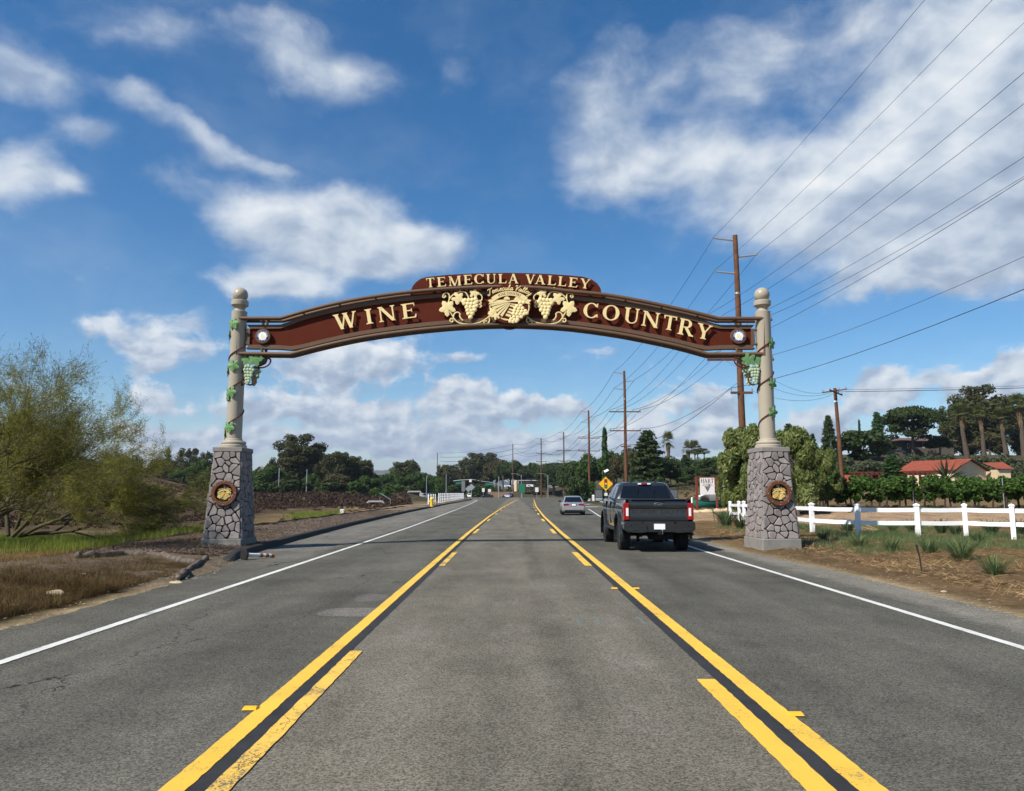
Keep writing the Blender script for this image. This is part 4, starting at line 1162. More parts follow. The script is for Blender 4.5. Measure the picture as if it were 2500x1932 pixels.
def build_truck():
    p = gnd(1596, 1337)
    root = empty('pickup_truck', (4.10, 22.15, 0), R(-0.3), 'dark grey four door pickup truck driving away under the arch', 'truck')
    W = 1.0; wy = (1.28, 5.10); wr = .455
    def arch(y, base):
        z = base
        for c in wy:
            d = abs(y-c)
            if d < .57: z = max(z, wr + .02 + math.sqrt(max(0, .57**2 - d*d))*1.0)
        return z
    PX = [(.50,.93),(.62,.965),(.80,.985),(1.02,1.0),(1.18,.995),(1.32,.975),(1.42,.945),(1.50,.915)]
    def xp(y, z):
        taper = 1 - .035*sstep(.35, .05, y) if False else 1 - .03*max(0, (.3-y)/.3) - .09*max(0, (y-5.5)/.6)**2
        return interp(PX, z)*taper
    ys = [.14, .2, .3, .45, .6] + [.68+.06*i for i in range(21)] + [2.0, 2.2, 2.29]
    ys_b = ys; ys_c = [2.32, 2.5, 2.9, 3.3, 3.7, 4.1, 4.4] + [4.5+.06*i for i in range(21)] + [5.8, 6.0, 6.15]
    for s in (-1, 1):
        m = MB(); skin_side(m, s, ys_b, lambda y: arch(y, .66), lambda y: 1.475, xp); m.build('bed_side', M_truck, root)
        m = MB(); skin_side(m, s, ys_c, lambda y: arch(y, .62), lambda y: interp([(2.3,1.47),(4.6,1.44),(6.15,1.32)], y), xp); m.build('cab_side', M_truck, root)
        # bed rail cap
        m = MB(); m.bbox(min(s*.84, s*.93), max(s*.84, s*.93), .16, 2.28, 1.462, 1.492, .01); m.build('bed_rail', M_trim, root)
        # fender flares
        for c in wy:
            m = MB(); pts = [(c + .60*math.cos(R(a)), wr+.02+.60*math.sin(R(a))) for a in range(-18, 199, 9)]
            rings = [[(s*(xp(c, 1.0)-.03), y, z), (s*(xp(c, 1.0)+.055), y, z), (s*(xp(c, 1.0)+.05), c+(y-c)*1.10, wr+.02+(z-wr-.02)*1.10), (s*(xp(c, 1.0)-.03), c+(y-c)*1.12, wr+.02+(z-wr-.02)*1.12)] for y, z in pts]
            m.loft(rings); m.build('fender_flare', M_truck, root)
            wheel_parts(root, s*.845, c, wr, .31, s, True, M_trim)
        # running board
        m = MB(); m.bbox(min(s*.86, s*1.03), max(s*.86, s*1.03), 2.0, 4.4, .52, .60, .02); m.build('running_board', M_trim, root)
        # door handles, seams
        for y in (2.75, 3.75):
            m = MB(); m.bbox(min(s*.985, s*1.02), max(s*.985, s*1.02), y-.1, y+.1, 1.18, 1.225, .008); m.build('door_handle', M_trim, root)
        for y in (2.305, 3.28, 4.42):
            m = MB(); m.box(min(s*.96, s*1.003), max(s*.96, s*1.003), y-.006, y+.006, .70, 1.40); m.build('door_seam', M_under, root)
        # towing mirror
        mir = empty('mirror', (s*1.0, 4.25, 1.52)); mir.parent = root
        m = MB(); m.bbox(min(s*-.06, s*.20), max(s*-.06, s*.20), -.04, .04, -.02, .05, .01); m.build('mirror_arm', M_trim, mir)
        m = MB(); m.bbox(min(s*.12, s*.40), max(s*.12, s*.40), -.09, .09, -.14, .27, .035); m.build('mirror_housing', M_trim, mir)
        m = MB(); m.bbox(min(s*.145, s*.375), max(s*.145, s*.375), -.096, -.088, .0, .24, .003); m.build('mirror_glass', pbr('mirror_glass', (.10,.11,.12), .05, spec=.8), mir)
        m = MB(); m.bbox(min(s*.145, s*.375), max(s*.145, s*.375), -.096, -.088, -.115, -.015, .003); m.build('mirror_glass', M_lensw if False else M_chrome, mir)
        # tail light
        tl = empty('tail_light', (s*.905, .12, 1.14)); tl.parent = root
        m = MB(); m.bbox(-.085, .085, -.03, .22, -.245, .245, .02); m.build('red_lens', M_red, tl)
        m = MB(); m.bbox(-.035 + (-.02*s), .035 + (-.02*s), -.037, 0, -.13, .10, .006); m.build('reversing_lens', M_lensw, tl)
        # rear spring hangers and mud brackets below
        m = MB(); m.box(s*.42-.05, s*.42+.05, .75, 1.9, .40, .47); m.box(s*.42-.035, s*.42+.035, 1.2, 1.36, .24, .42); m.build('leaf_spring', M_under, root)
    # frame, axle, spare, exhaust
    m = MB(); m.box(-.80, .80, .30, 5.9, .52, .80); m.build('chassis', M_under, root)
    for c in wy:
        m = MB(); m.tube([(-.75, c, wr), (.75, c, wr)], .055, 10); m.ball((.0, c, wr), (.17, .17, .16), 12, 8); m.build('axle', M_under, root)
    m = MB(); m.lathe([(.36, -.12), (.38, 0), (.36, .10)], 20, c=(.15, .75, .46)); m.build('spare_wheel', M_under, root)
    m = MB(); m.tube([(.55, 1.7, .52), (.75, 1.0, .50), (.88, .55, .50), (1.0, .35, .50)], .045, 10); m.build('exhaust_pipe', M_trim, root)
    # bed floor, front wall
    m = MB(); m.box(-.83, .83, .2, 2.28, .92, .96); m.box(-.83, .83, 2.24, 2.28, .96, 1.46); m.box(-.86, -.83, .2, 2.28, .8, 1.463); m.box(.83, .86, .2, 2.28, .8, 1.463); m.build('bed_liner', M_trim, root)
    m = MB(); m.bbox(.05, .62, .35, .75, 1.10, 1.50, .02); m.build('bed_box', M_black, root)
    # tailgate: stepped panel
    tg = empty('tailgate', (0, 0, 0)); tg.parent = root
    prof = [(.14,.87),(.115,.88),(.105,.93),(.108,1.00),(.125,1.015),(.128,1.045),(.128,1.215),(.118,1.235),(.108,1.25),(.100,1.30),(.102,1.40),(.115,1.445),(.15,1.468),(.20,1.468),(.20,.87)]
    m = MB(); rings = [[(x, y, z) for y, z in prof] for x in (-.815, -.80, .80, .815)]
    m.loft(rings); m.build('tailgate_panel', M_truck, tg, angle=20)
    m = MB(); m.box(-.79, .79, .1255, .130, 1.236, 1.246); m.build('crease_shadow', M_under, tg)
    o = mesh_obj('embossed_lettering', text_mesh('SUPER DUTY', .155, .006, M_truck), tg, (0, .127, 1.125)); o.scale = (1.75, 1, 1)
    m = MB(); m.prism([(.115*math.cos(R(a)), .046*math.sin(R(a))) for a in range(0, 360, 12)], -.012, .01); e = m.build('oval_emblem', M_black, tg, loc=(0, .103, 1.345))
    m = MB(); n = 36; m.loft([[(q*.118*math.cos(2*math.pi*i/n), y, q*.048*math.sin(2*math.pi*i/n)) for i in range(n)] for q, y in ((.90, -.010), (.93, -.016), (1., -.014), (1.01, 0))], cap=False); m.build('emblem_rim', M_galv, tg, loc=(0, .103, 1.345))
    mesh_obj('emblem_lettering', text_mesh('Ford', .062, .002, M_galv, .35), tg, (0, .089, 1.345))
    m = MB(); m.bbox(-.10, .16, .075, .115, 1.425, 1.455, .006); m.build('tailgate_handle', M_black, tg)
    m = MB(); m.bbox(-.78, .78, .06, .20, 1.462, 1.490, .01); m.build('tailgate_spoiler', M_trim, tg)
    # bumper
    bp = empty('rear_bumper', (0, 0, 0)); bp.parent = root
    for s in (-1, 1):
        P = [(s*.33,.60),(s*.42,.78),(s*.50,.845),(s*.97,.85),(s*1.0,.80),(s*1.0,.66),(s*.92,.575),(s*.55,.555),(s*.40,.57)]
        m = MB(); m.prism(P, -.03, .20); m.build('bumper_end', M_truck, bp)
        m = MB(); m.bbox(min(s*.60, s*.93), max(s*.60, s*.93), -.037, .0, .60, .665, .01); m.build('bumper_insert', M_trim, bp)
        m = MB(); m.lathe([(.022, -.036), (.022, 0)], 12, c=(s*.80, 0, .75), axis='y'); m.build('parking_sensor', M_black, bp)
        m = MB(); m.bbox(min(s*.36, s*.45), max(s*.36, s*.45), -.034, .02, .60, .76, .01); m.build('bumper_bracket', M_truck, bp)
    m = MB(); m.bbox(-.44, .44, .0, .20, .56, .84, .02); m.build('bumper_centre', M_trim, bp)
    m = MB(); m.bbox(-1.0, 1.0, .02, .20, .835, .862, .01); m.build('bumper_step', M_trim, bp)
    m = MB(); m.bbox(-.155, .155, -.022, -.002, .645, .80, .003); m.build('licence_plate', M_plate, bp)
    # hitch
    m = MB(); m.box(-.04, .04, -.06, .3, .50, .57); m.build('hitch_receiver', M_under, root)
    m = MB(); m.tube([(.06, -.10, .52), (.06, -.10, .60)], .012, 8); m.ball((.06, -.10, .625), .028, 12, 8); m.build('hitch_ball', M_chrome, root)
    # cab
    def ring(z, x, y0, y1, c=.14):
        return [(-x+c, y0, z), (x-c, y0, z), (x, y0+c, z), (x, y1-c, z), (x-c, y1, z), (-x+c, y1, z), (-x, y1-c, z), (-x, y0+c, z)]
    m = MB(); m.loft([ring(1.40, .935, 2.30, 4.80, .05), ring(1.47, .930, 2.32, 4.74, .06), ring(1.90, .765, 2.52, 4.05, .10), ring(1.97, .71, 2.58, 3.92, .14), ring(2.005, .60, 2.70, 3.75, .2), ring(2.012, .3, 3.0, 3.5, .1)])
    m.build('cab', M_truck, root, angle=50)
    m = MB(); m.loft([ring(1.40, .93, 4.75, 6.1, .2), ring(1.46, .90, 4.75, 6.05, .25), ring(1.48, .7, 4.75, 5.9, .3)]); m.build('hood', M_truck, root)
    # panes, set a little proud of the cab
    def pane(name, P, off, mat=M_glass):
        c = MB(); q = [Vector(p) for p in P]; nrm = (q[1]-q[0]).cross(q[-1]-q[0]).normalized()*off
        c.loft([[tuple(v-nrm*.2) for v in q], [tuple(v+nrm) for v in q]]); return c.build(name, mat, root)
    y = lambda z: 2.32 + (z-1.47)*(2.52-2.32)/.43
    pane('rear_window', [(-.79,y(1.505),1.505),(.79,y(1.505),1.505),(.67,y(1.875),1.875),(-.67,y(1.875),1.875)], .012)
    m = MB()
    for x0, x1 in ((-.255,-.245),(.245,.255)): m.box(x0, x1, y(1.6)-.028, y(1.6)+.02, 1.58, 1.82)
    fr = m.build('sliding_window_frame', M_under, root); fr.rotation_euler = (0, 0, 0)
    xs = lambda z: .930 - (z-1.47)*(.165)/.43
    for s in (-1, 1):
        for (ya, yb, yc, yd) in ((2.55, 3.22, 3.22, 2.70), (3.34, 4.45, 4.02, 3.34)):
            P = [(s*xs(1.50), ya, 1.50), (s*xs(1.50), yb, 1.50), (s*xs(1.86), yc, 1.86), (s*xs(1.86), yd, 1.86)]
            pane('side_window', P if s > 0 else P[::-1], .010)
    pane('windshield', [(.80,4.68,1.50),(-.80,4.68,1.50),(-.68,4.10,1.87),(.68,4.10,1.87)], .014)
    hb = empty('high_brake_light', (0, 2.50, 1.945)); hb.parent = root
    m = MB(); m.bbox(-.09, .09, -.02, .10, -.025, .028, .008); m.build('red_lens', M_red, hb)
    for s in (-1, 1):
        m = MB(); m.bbox(min(s*.092, s*.20), max(s*.092, s*.20), -.016, .10, -.025, .026, .008); m.build('cargo_lamp', M_lensw, hb)
        m = MB(); m.bbox(s*.38-.05, s*.38+.05, 2.72, 2.85, 2.0, 2.035, .012); m.build('roof_lamp', M_truck, root)
        m = MB(); m.bbox(min(s*.55, s*.90), max(s*.55, s*.90), 6.08, 6.16, 1.05, 1.3, .02); m.build('headlight', M_lensw, root)
    m = MB(); m.bbox(-.55, .55, 6.05, 6.17, .95, 1.32, .02); m.build('grille', M_trim, root)
    m = MB(); m.bbox(-.98, .98, 6.0, 6.25, .55, .85, .04); m.build('front_bumper', M_trim, root)
build_truck()

def car(name, loc, rz, L, Wd, Hh, mat, label, cat='car', group=None, kind='sedan', plate=True):
    """y = 0 at the rear bumper, +y to the front"""
    root = empty(name, loc, rz, label, cat, group)
    hw = Wd/2; wr = .33 if kind == 'sedan' else .37; wy = (.19*L, .81*L)
    suv = kind != 'sedan'
    belt = Hh*.66 if not suv else Hh*.58
    deck = [(0, belt*.93), (.03*L, belt*1.0), (.17*L, belt*1.03), (.75*L, belt*.99), (.80*L, belt*.95), (.95*L, belt*.80), (L, belt*.62)] if not suv else [(0, belt*.97), (.02*L, belt), (.74*L, belt), (.78*L, belt*.97), (.96*L, belt*.88), (L, belt*.68)]
    plan = [(0, .84), (.03*L, .92), (.12*L, .985), (.3*L, 1.0), (.8*L, .985), (.93*L, .90), (L, .72)]
    def low(y):
        z = .22 + (.10 if y < .05*L else 0)
        for c in wy:
            d = abs(y-c)
            if d < wr*1.15: z = max(z, wr + math.sqrt(max(0, (wr*1.15)**2-d*d)))
        return z
    ys = sorted(set([0, .012*L, .03*L, .06*L, .3*L, .4*L, .5*L, .6*L, .7*L, .93*L, .97*L, .99*L, L] + [c + wr*1.16*math.cos(R(a)) for c in wy for a in range(0, 181, 12)]))
    rings = []
    for y in ys:
        zl, zt, w = low(y), interp(deck, y), hw*interp(plan, y); zl = min(zl, zt-.14)
        pr = [(.90, 0), (.965, .10), (.995, .32), (1.0, .52), (.985, .72), (.945, .88), (.84, .975), (.5, 1.0)]
        half = [(w*a, zl+(zt-zl)*b) for a, b in pr]
        rings.append([(x, y, z) for x, z in half] + [(-x, y, z) for x, z in half[::-1]])
    m = MB(); m.loft(rings); m.build('body', mat, root, angle=45)
    m = MB(); m.bbox(-hw*.86, hw*.86, .06*L, .95*L, .16, .42, .03); m.build('underbody', M_under, root)
    def ring(z, x, y0, y1, c):
        return [(-x+c, y0, z), (x-c, y0, z), (x, y0+c, z), (x, y1-c, z), (x-c, y1, z), (-x+c, y1, z), (-x, y1-c, z), (-x, y0+c, z)]
    if not suv: b0, b1, r0, r1 = .12*L, .77*L, .30*L, .60*L
    else: b0, b1, r0, r1 = .015*L, .76*L, .07*L, .62*L
    zt = Hh; xb, xt = hw*.90, hw*.66 if not suv else hw*.74
    m = MB(); m.loft([ring(belt*.96, xb, b0, b1, .06), ring(zt*.955, xt+.02, r0, r1, .08), ring(zt*.985, xt-.06, r0+.1, r1-.08, .12), ring(zt, xt-.25, r0+.3, r1-.25, .12)])
    m.build('cabin', mat, root, angle=50)
    z0, z1_ = belt*1.03, zt*.93
    def lx(z): return xb + (xt+.02-xb)*(z-belt*.96)/(zt*.955-belt*.96)
    def lr(z): return b0 + (r0-b0)*(z-belt*.96)/(zt*.955-belt*.96)
    def lf(z): return b1 + (r1-b1)*(z-belt*.96)/(zt*.955-belt*.96)
    def pane(nm, P, off=.008):
        c = MB(); q = [Vector(p) for p in P]; nrm = (q[1]-q[0]).cross(q[-1]-q[0]).normalized()*off
        c.loft([[tuple(v-nrm*.3) for v in q], [tuple(v+nrm) for v in q]]); return c.build(nm, M_glass, root)
    i0, i1 = lx(z0)-.10, lx(z1_)-.09
    pane('rear_window', [(-i0, lr(z0), z0), (i0, lr(z0), z0), (i1, lr(z1_), z1_), (-i1, lr(z1_), z1_)])
    pane('windshield', [(i0, lf(z0), z0), (-i0, lf(z0), z0), (-i1, lf(z1_), z1_), (i1, lf(z1_), z1_)])
    ym = (r0+r1)/2
    for s in (-1, 1):
        for a0, a1, t1_, t0_ in ((lr(z0)+.18, ym-.05, ym-.05, lr(z1_)+.12), (ym+.05, lf(z0)-.22, lf(z1_)-.14, ym+.05)):
            P = [(s*lx(z0), a0, z0), (s*lx(z0), a1, z0), (s*lx(z1_), t1_, z1_), (s*lx(z1_), t0_, z1_)]
            pane('side_window', P if s > 0 else P[::-1])
        for c in wy: wheel_parts(root, s*(hw-.12), c, wr, .21, s, False, M_galv)
        yb = .0
        m = MB()
        if suv: m.bbox(min(s*hw*.68, s*hw*.85), max(s*hw*.68, s*hw*.85), -.015, .16, belt*.72, belt*1.05, .015)
        else: m.prism([(s*hw*.36, belt*.86), (s*hw*.44, belt*.78), (s*hw*.845, belt*.75), (s*hw*.865, belt*.90), (s*hw*.48, belt*.92)], -.018, .2)
        m.build('tail_light', M_red, root)
        m = MB(); m.bbox(min(s*hw*.52, s*hw*.8), max(s*hw*.52, s*hw*.8), L*.955, L*.992, belt*.60, belt*.74, .015); m.build('headlight', M_lensw, root)
        m = MB(); m.bbox(min(s*(hw*.93), s*(hw+.14)), max(s*(hw*.93), s*(hw+.14)), .66*L-.06, .66*L+.06, belt*1.02, belt*1.02+.13, .03); m.build('mirror', M_trim if not suv else mat, root)
    if plate:
        m = MB(); m.bbox(-.155, .155, -.026, .02, belt*.74, belt*.74+.15, .004); m.build('licence_plate', M_plate, root)
        m = MB(); m.bbox(-.20, .20, -.018, .02, belt*.715, belt*.74+.185, .01); m.build('plate_recess', M_trim, root)
    m = MB(); m.bbox(-hw*.76, hw*.76, -.018, .10, .235, .40, .03); m.build('rear_bumper_valance', M_under, root)
    m = MB(); m.bbox(-hw*.80, hw*.80, -.025, .08, belt*.44, belt*.475, .012); m.build('bumper_crease', mat, root)
    return root
p = gnd(1401, 1258.5)
sed = car('sedan_car', (p.x, p.y, 0), R(-1.5), 4.85, 1.83, 1.46, M_silver, 'silver sedan driving ahead of the dark pickup truck')
car('parked_suv', (7.05, 38.5, .0), R(-2), 4.6, 1.85, 1.86, M_cwhite, 'white vehicle almost hidden behind the dark pickup truck', 'car', kind='suv')
# cars at the junction and beyond, and in the car park on the left
def px_car(name, px, py, rz, mat, label, kind='sedan', d=None, z=0.0, **kw):
    q = gnd(px, py, 0.0) if d is None else Vector((at(px, 1205, d).x, d, 0))
    return car(name, (q.x, q.y, z), rz, 4.6, 1.8, 1.45 if kind == 'sedan' else 1.72, mat, label, kind=kind, plate=False, **kw)
px_car('white_car', 1239, 1213, 0, M_cwhite, 'small white car waiting at the far traffic signal', d=285)
px_car('black_car', 1205, 1212, R(90), M_cblack, 'black car crossing the far junction', d=296)
px_car('blue_car', 1252, 1211, R(60), M_cblue, 'dark blue car turning at the far junction', d=305, kind='suv')
px_car('white_suv', 1147, 1210, R(180), M_cwhite, 'white car facing the camera at the far junction', d=330, kind='suv')
px_car('black_car', 1127, 1210, R(175), M_cblack, 'black car half hidden by the end of the far left white fence', d=318)
for k, (px, mt, lab) in enumerate(((1021, M_cgrey, 'leftmost grey car in the far car park'), (1037, M_cwhite, 'white car between two grey cars in the far car park'), (1055, M_cgrey, 'rightmost grey car in the far car park'))):
    px_car('parked_car', px, 1211, R(95), mt, lab, d=262, z=H(at(px, 1205, 262).x, 262, False)*0 + 0.0, group='cars parked left of the far junction', kind='suv')
# ------------------------------------------------------------------ utility poles and wires
def ground_z(x, y): return H(x, y, False)
WIRES = {}
def pole(px, py_top, d, h_hint, kind, label, X=None, mat=None):
    top = at(px, py_top, d)
    x, ztop = top.x, top.z
    zb = ground_z(x, d)
    root = empty('utility_pole', (x, d, zb), 0, label, 'utility pole', 'utility poles along the road')
    h = ztop - zb
    m = MB(); n = 8; pth = [(0.02*math.sin(i*1.3), 0, -0.3 + (h+.3)*i/n) for i in range(n+1)]
    m.tube(pth, [.27 - .10*i/n for i in range(n+1)], 12); m.build('pole', mat or M_wood, root)
    att = {}
    def steel_arm(dz, s, key, L=1.5):
        z = h - dz
        m = MB(); m.tube([(s*.12, 0, z-.02), (s*L, 0, z+.13)], [.075, .055], 8); a = m.build('steel_arm', M_galv, root)
        m = MB(); m.lathe([(.05, 0), (.05, .05), (.02, .07), (.05, .10), (.02, .12)], 8, c=(s*L, 0, z+.12)); m.build('insulator', M_insul, a)
        att[key] = (x + s*L, d, zb + z + .25)
    def crossarm(dz, half, key, n_=4, dy=-.15, tilt=0.0):
        z = h - dz; m = MB(); m.box(-half, half, dy-.06, dy+.06, z-.08, z+.08); a = m.build('crossarm', M_wood, root)
        a.rotation_euler = (0, 0, tilt)
        for s in (-1, 1):
            m = MB(); m.tube([(s*half*.5, dy-.055, z-.03), (s*.06, -.14, z-.62)], .016, 5); m.build('crossarm_brace', M_galv, root)
        for i in range(n_):
            f = (-.96, -.5, .5, .96)[i] if n_ == 4 else (-.95, .95)[i]
            m = MB(); m.lathe([(.018, .05), (.02, .16), (.06, .17), (.07, .22), (.03, .26), (.055, .28), (.03, .33)], 8, c=(f*half, dy, z)); m.build('insulator', M_insul, a)
            att[f'{key}{i}'] = (x + f*half, d + dy, zb + z + .32)
    if kind == 'main':
        steel_arm(.35, -1, 'A'); steel_arm(1.55, 1, 'B'); steel_arm(2.75, -1, 'C')
        crossarm(6.1, 2.3, 'D'); crossarm(8.9, 2.3, 'E')
        crossarm(11.2, .75, 'F', 2)
    elif kind == 'mid':
        steel_arm(.35, -1, 'A'); steel_arm(1.25, 1, 'B'); steel_arm(2.2, -1, 'C')
        crossarm(5.6, 1.9, 'D'); crossarm(8.6, 1.9, 'E'); crossarm(10.0, 1.4, 'F', 2)
    else:
        steel_arm(.3, 1, 'A', 1.2); steel_arm(2.4, 1, 'B', 1.2); steel_arm(4.5, 1, 'C', 1.2)
    # metal band
    m = MB(); m.lathe([(.20, -.06), (.20, .06)], 12, c=(0, 0, h-4.2)); m.build('band', M_galv, root)
    return att, root
POLES = []
POLES.append(pole(1795, 575, 53, 20, 'main', 'nearest wooden power pole rising behind the right end of the arch')[0])
POLES.append(pole(1524, 906, 114, 20, 'main', 'second wooden power pole, directly above the pickup truck')[0])
POLES.append(pole(1437, 1002, 169, 20, 'main', 'third wooden power pole left of the tall thin cypress')[0])
POLES.append(pole(1376, 1055, 230, 20, 'mid', 'fourth wooden power pole, with three crossarms, above the silver sedan')[0])
POLES.append(pole(1321, 1070, 285, 20, 'mid', 'dark power pole with grey metal lower part at the far kerb')[0])
POLES.append(pole(1252, 1084, 345, 20, 'far', 'bare dark power pole in the middle of the far junction view')[0])
POLES.append(pole(1068, 1106, 400, 20, 'far', 'distant power pole left of the junction in front of the hills')[0])
p0 = {k: (x + .3, -4.0, z + .1) for k, (x, y, z) in POLES[0].items()}
def wire(pts, sag, r, label, group='power lines along the road', rscale=None):
    m = MB(); path = []; rad = []
    for (a, b) in zip(pts, pts[1:]):
        a, b = Vector(a), Vector(b); n = 18
        for i in range(n):
            t = i/n; q = a.lerp(b, t); q.z -= sag*(b-a).length/57*4*t*(1-t); path.append(tuple(q))
            dist = math.hypot(q.x, q.y); rad.append(r*max(.55, min(2.2, dist/70)))
    path.append(pts[-1]); rad.append(rad[-1])
    m.tube(path, rad, 4, cap=False)
    return tag(m.build('power_line', M_wire), label, 'power line', group)
names = {'A': 'topmost wire from the left steel arms of the power poles', 'B': 'wire from the right steel arms of the power poles', 'C': 'wire from the second left steel arms of the power poles',
         'D0': 'leftmost wire on the upper crossarms of the power poles', 'D1': 'second wire on the upper crossarms of the power poles', 'D2': 'third wire on the upper crossarms of the power poles', 'D3': 'rightmost wire on the upper crossarms of the power poles',
         'E0': 'leftmost wire on the lower crossarms of the power poles', 'E3': 'rightmost wire on the lower crossarms of the power poles', 'F0': 'lowest cable on the short crossarms of the power poles'}
for k, lab in names.items():
    pts = [p0[k]]
    for P in POLES:
        if k in P: pts.append(P[k])
        elif k in ('D0', 'D3') and 'B' in P: pts.append(P['B' if k == 'D0' else 'C'])
    wire(pts, 1.0 if k in 'ABC' else 1.25, .017 if k != 'F0' else .024, lab)
# side pole on the right with its own crossarm, wires to the right and to the near pole
def side_pole():
    top = at(2038, 948, 75); zb = ground_z(top.x+.3, 75)
    root = empty('utility_pole', (top.x+.32, 75, zb), 0, 'short wooden utility pole standing in the vineyard on the right', 'utility pole', 'utility poles along the road'); h = top.z - zb
    m = MB(); m.tube([(.0, 0, -.3), (-.15, 0, h*.5), (-.32, 0, h)], [.21, .185, .15], 12); m.build('pole', M_wood, root)
    for dy, ang in ((-.16, 38), (.16, -30)):
        m = MB(); m.box(-1.15, 1.15, -.05, .05, -.06, .06); a = m.build('crossarm', M_wood_old, root, loc=(-.30, dy, h-.45 if dy < 0 else h-.25)); a.rotation_euler = (0, R(8 if dy < 0 else -5), R(ang))
        for f in (-1.05, 0.45, 1.05):
            m = MB(); m.lathe([(.02, .05), (.06, .12), (.03, .2), (.05, .25), (.02, .3)], 8, c=(f, 0, 0)); m.build('insulator', M_insul, a)
    m = MB(); m.lathe([(.165, -.08), (.165, .08)], 12, c=(-.28, 0, h-1.3)); m.build('band', M_plate, root)
    tx, tz = top.x, top.z
    for j, (dx, dz) in enumerate(((-.9, -.35), (0.1, -.15), (1.0, -.35))):
        wire([(tx+dx, 75, tz+dz), (tx+60, 82, tz+3.5+dz)], .5, .012, ('upper', 'middle', 'lower')[j] + ' thin wire running right from the vineyard pole', 'wires of the vineyard pole')
    a = Vector(POLES[0]['F1'])
    for j in range(3):
        wire([(a.x, a.y, a.z + 1.6 - .9*j), (tx-.8+.5*j, 75, tz-.4)], 1.6, .012, ('upper', 'middle', 'lower')[j] + ' sagging wire between the near power pole and the vineyard pole', 'wires of the vineyard pole')
side_pole()

# ------------------------------------------------------------------ white fences
def rail_fence(pts, label, h=1.22, group=None, post=.075, rails=(.52, .98), z0=None):
    """pts: post positions; each rail between two posts is its own piece"""
    P = [Vector((x, y, ground_z(x, y) if z0 is None else z0)) for x, y in pts]
    root = empty('rail_fence', P[0], 0, label, 'fence', group); o = P[0]
    for i, p in enumerate(P):
        q = p - o; t = (P[min(i+1, len(P)-1)] - P[max(i-1, 0)]); a = math.atan2(t.y, t.x)
        m = MB(); m.box(-post, post, -post, post, -.2, h-.06); m.loft([[(-post*1.25,-post*1.25,h-.06),(post*1.25,-post*1.25,h-.06),(post*1.25,post*1.25,h-.06),(-post*1.25,post*1.25,h-.06)], [(-post*1.25,-post*1.25,h-.02),(post*1.25,-post*1.25,h-.02),(post*1.25,post*1.25,h-.02),(-post*1.25,post*1.25,h-.02)], [(-.01,-.01,h+.03),(.01,-.01,h+.03),(.01,.01,h+.03),(-.01,.01,h+.03)]])
        s = m.build('post', M_white, root, loc=q); s.rotation_euler = (0, 0, a)
        if i < len(P)-1:
            b = P[i+1] - p; L = math.hypot(b.x, b.y); aa = math.atan2(b.y, b.x)
            for zz in rails:
                m = MB(); z1_ = b.z; w = .028
                m.loft([[(post*.8, -w, zz-.07), (post*.8, w, zz-.07), (post*.8, w, zz+.07), (post*.8, -w, zz+.07)], [(L*.5, -w, zz-.085+z1_*.5), (L*.5, w, zz-.085+z1_*.5), (L*.5, w, zz+.055+z1_*.5), (L*.5, -w, zz+.055+z1_*.5)], [(L-post*.8, -w, zz-.07+z1_), (L-post*.8, w, zz-.07+z1_), (L-post*.8, w, zz+.07+z1_), (L-post*.8, -w, zz+.07+z1_)]])
                r_ = m.build('rail', M_white, root, loc=q); r_.rotation_euler = (0, 0, aa)
    return root
fp = [(12.25, 44.5), (11.75, 41.0), (11.3, 38.6), (11.25, 36.2), (11.5, 33.9)]
for px, py in ((1984, 1303), (2097, 1310.5), (2242, 1313), (2359, 1313), (2476, 1318)):
    q = gnd(px, py, .16); fp.append((q.x, q.y))
fp += [(fp[-1][0]+2.1, fp[-1][1]-1.0), (fp[-1][0]+4.2, fp[-1][1]-2.2)]
rail_fence(fp, 'white two rail vinyl fence curving along the right verge', 1.10, 'white fences', .07, (.46, .90))
rail_fence([(at(748+i*9, 1205, 190).x, 190) for i in range(4)], 'shorter white rail fence above the brown brush on the left', 1.2, 'white fences', .12, (.35, .95))
rail_fence([(at(792+i*10.5, 1205, 186).x, 186 - i*.4) for i in range(7)], 'longer white rail fence above the brown brush on the left', 1.3, 'white fences', .12, (.35, .95))

def picket_rail_fence(a, b, label, h=1.15, step=.30, z0=None):
    A = Vector((a[0], a[1], 0)); B = Vector((b[0], b[1], 0)); L = (B-A).length; ang = math.atan2(B.y-A.y, B.x-A.x)
    za = ground_z(*a) if z0 is None else z0
    root = empty('picket_rail_fence', (A.x, A.y, za), ang, label, 'fence', 'white fences')
    for zz in (h*.3, h*.62, h*.9):
        m = MB(); m.box(0, L, .02, .06, zz-.05, zz+.05); m.build('rail', M_white, root)
    n = int(L/step); m = MB(); w_ = .12 if step > 2 else .07; m.loft([[(-w_,-w_,.0),(w_,-w_,.0),(w_,w_*.3,.0),(-w_,w_*.3,.0)], [(-w_,-w_,h-.05),(w_,-w_,h-.05),(w_,w_*.3,h-.05),(-w_,w_*.3,h-.05)], [(-.01,-.03,h+.06),(.01,-.03,h+.06),(.01,.0,h+.06),(-.01,.0,h+.06)]])
    me = m.mesh('picket', M_white)
    for i in range(n+1): mesh_obj('picket', me, root, (i*L/max(1, n), 0, 0))
    return root
q1, q2 = gnd(1066, 1231), gnd(1135, 1214.5)
l1, l2 = gnd(1045, 1235.5), gnd(1062, 1232)
picket_rail_fence((l1.x, l1.y), (l2.x, l2.y), 'short white three rail fence behind the yellow hydrant', 1.45, 3.5, .05)  # both left fences are post-and-rail; their picket pieces serve as posts
picket_rail_fence((q1.x+.3, q1.y), (-13.6, 212), 'long white three rail fence beside the left kerb', 1.6, 4.2, .05)
picket_rail_fence((15.2, 118), (10.5+6.2, 215), 'white picket fence along the right kerb behind the silver sedan', 1.3, .9, .02)

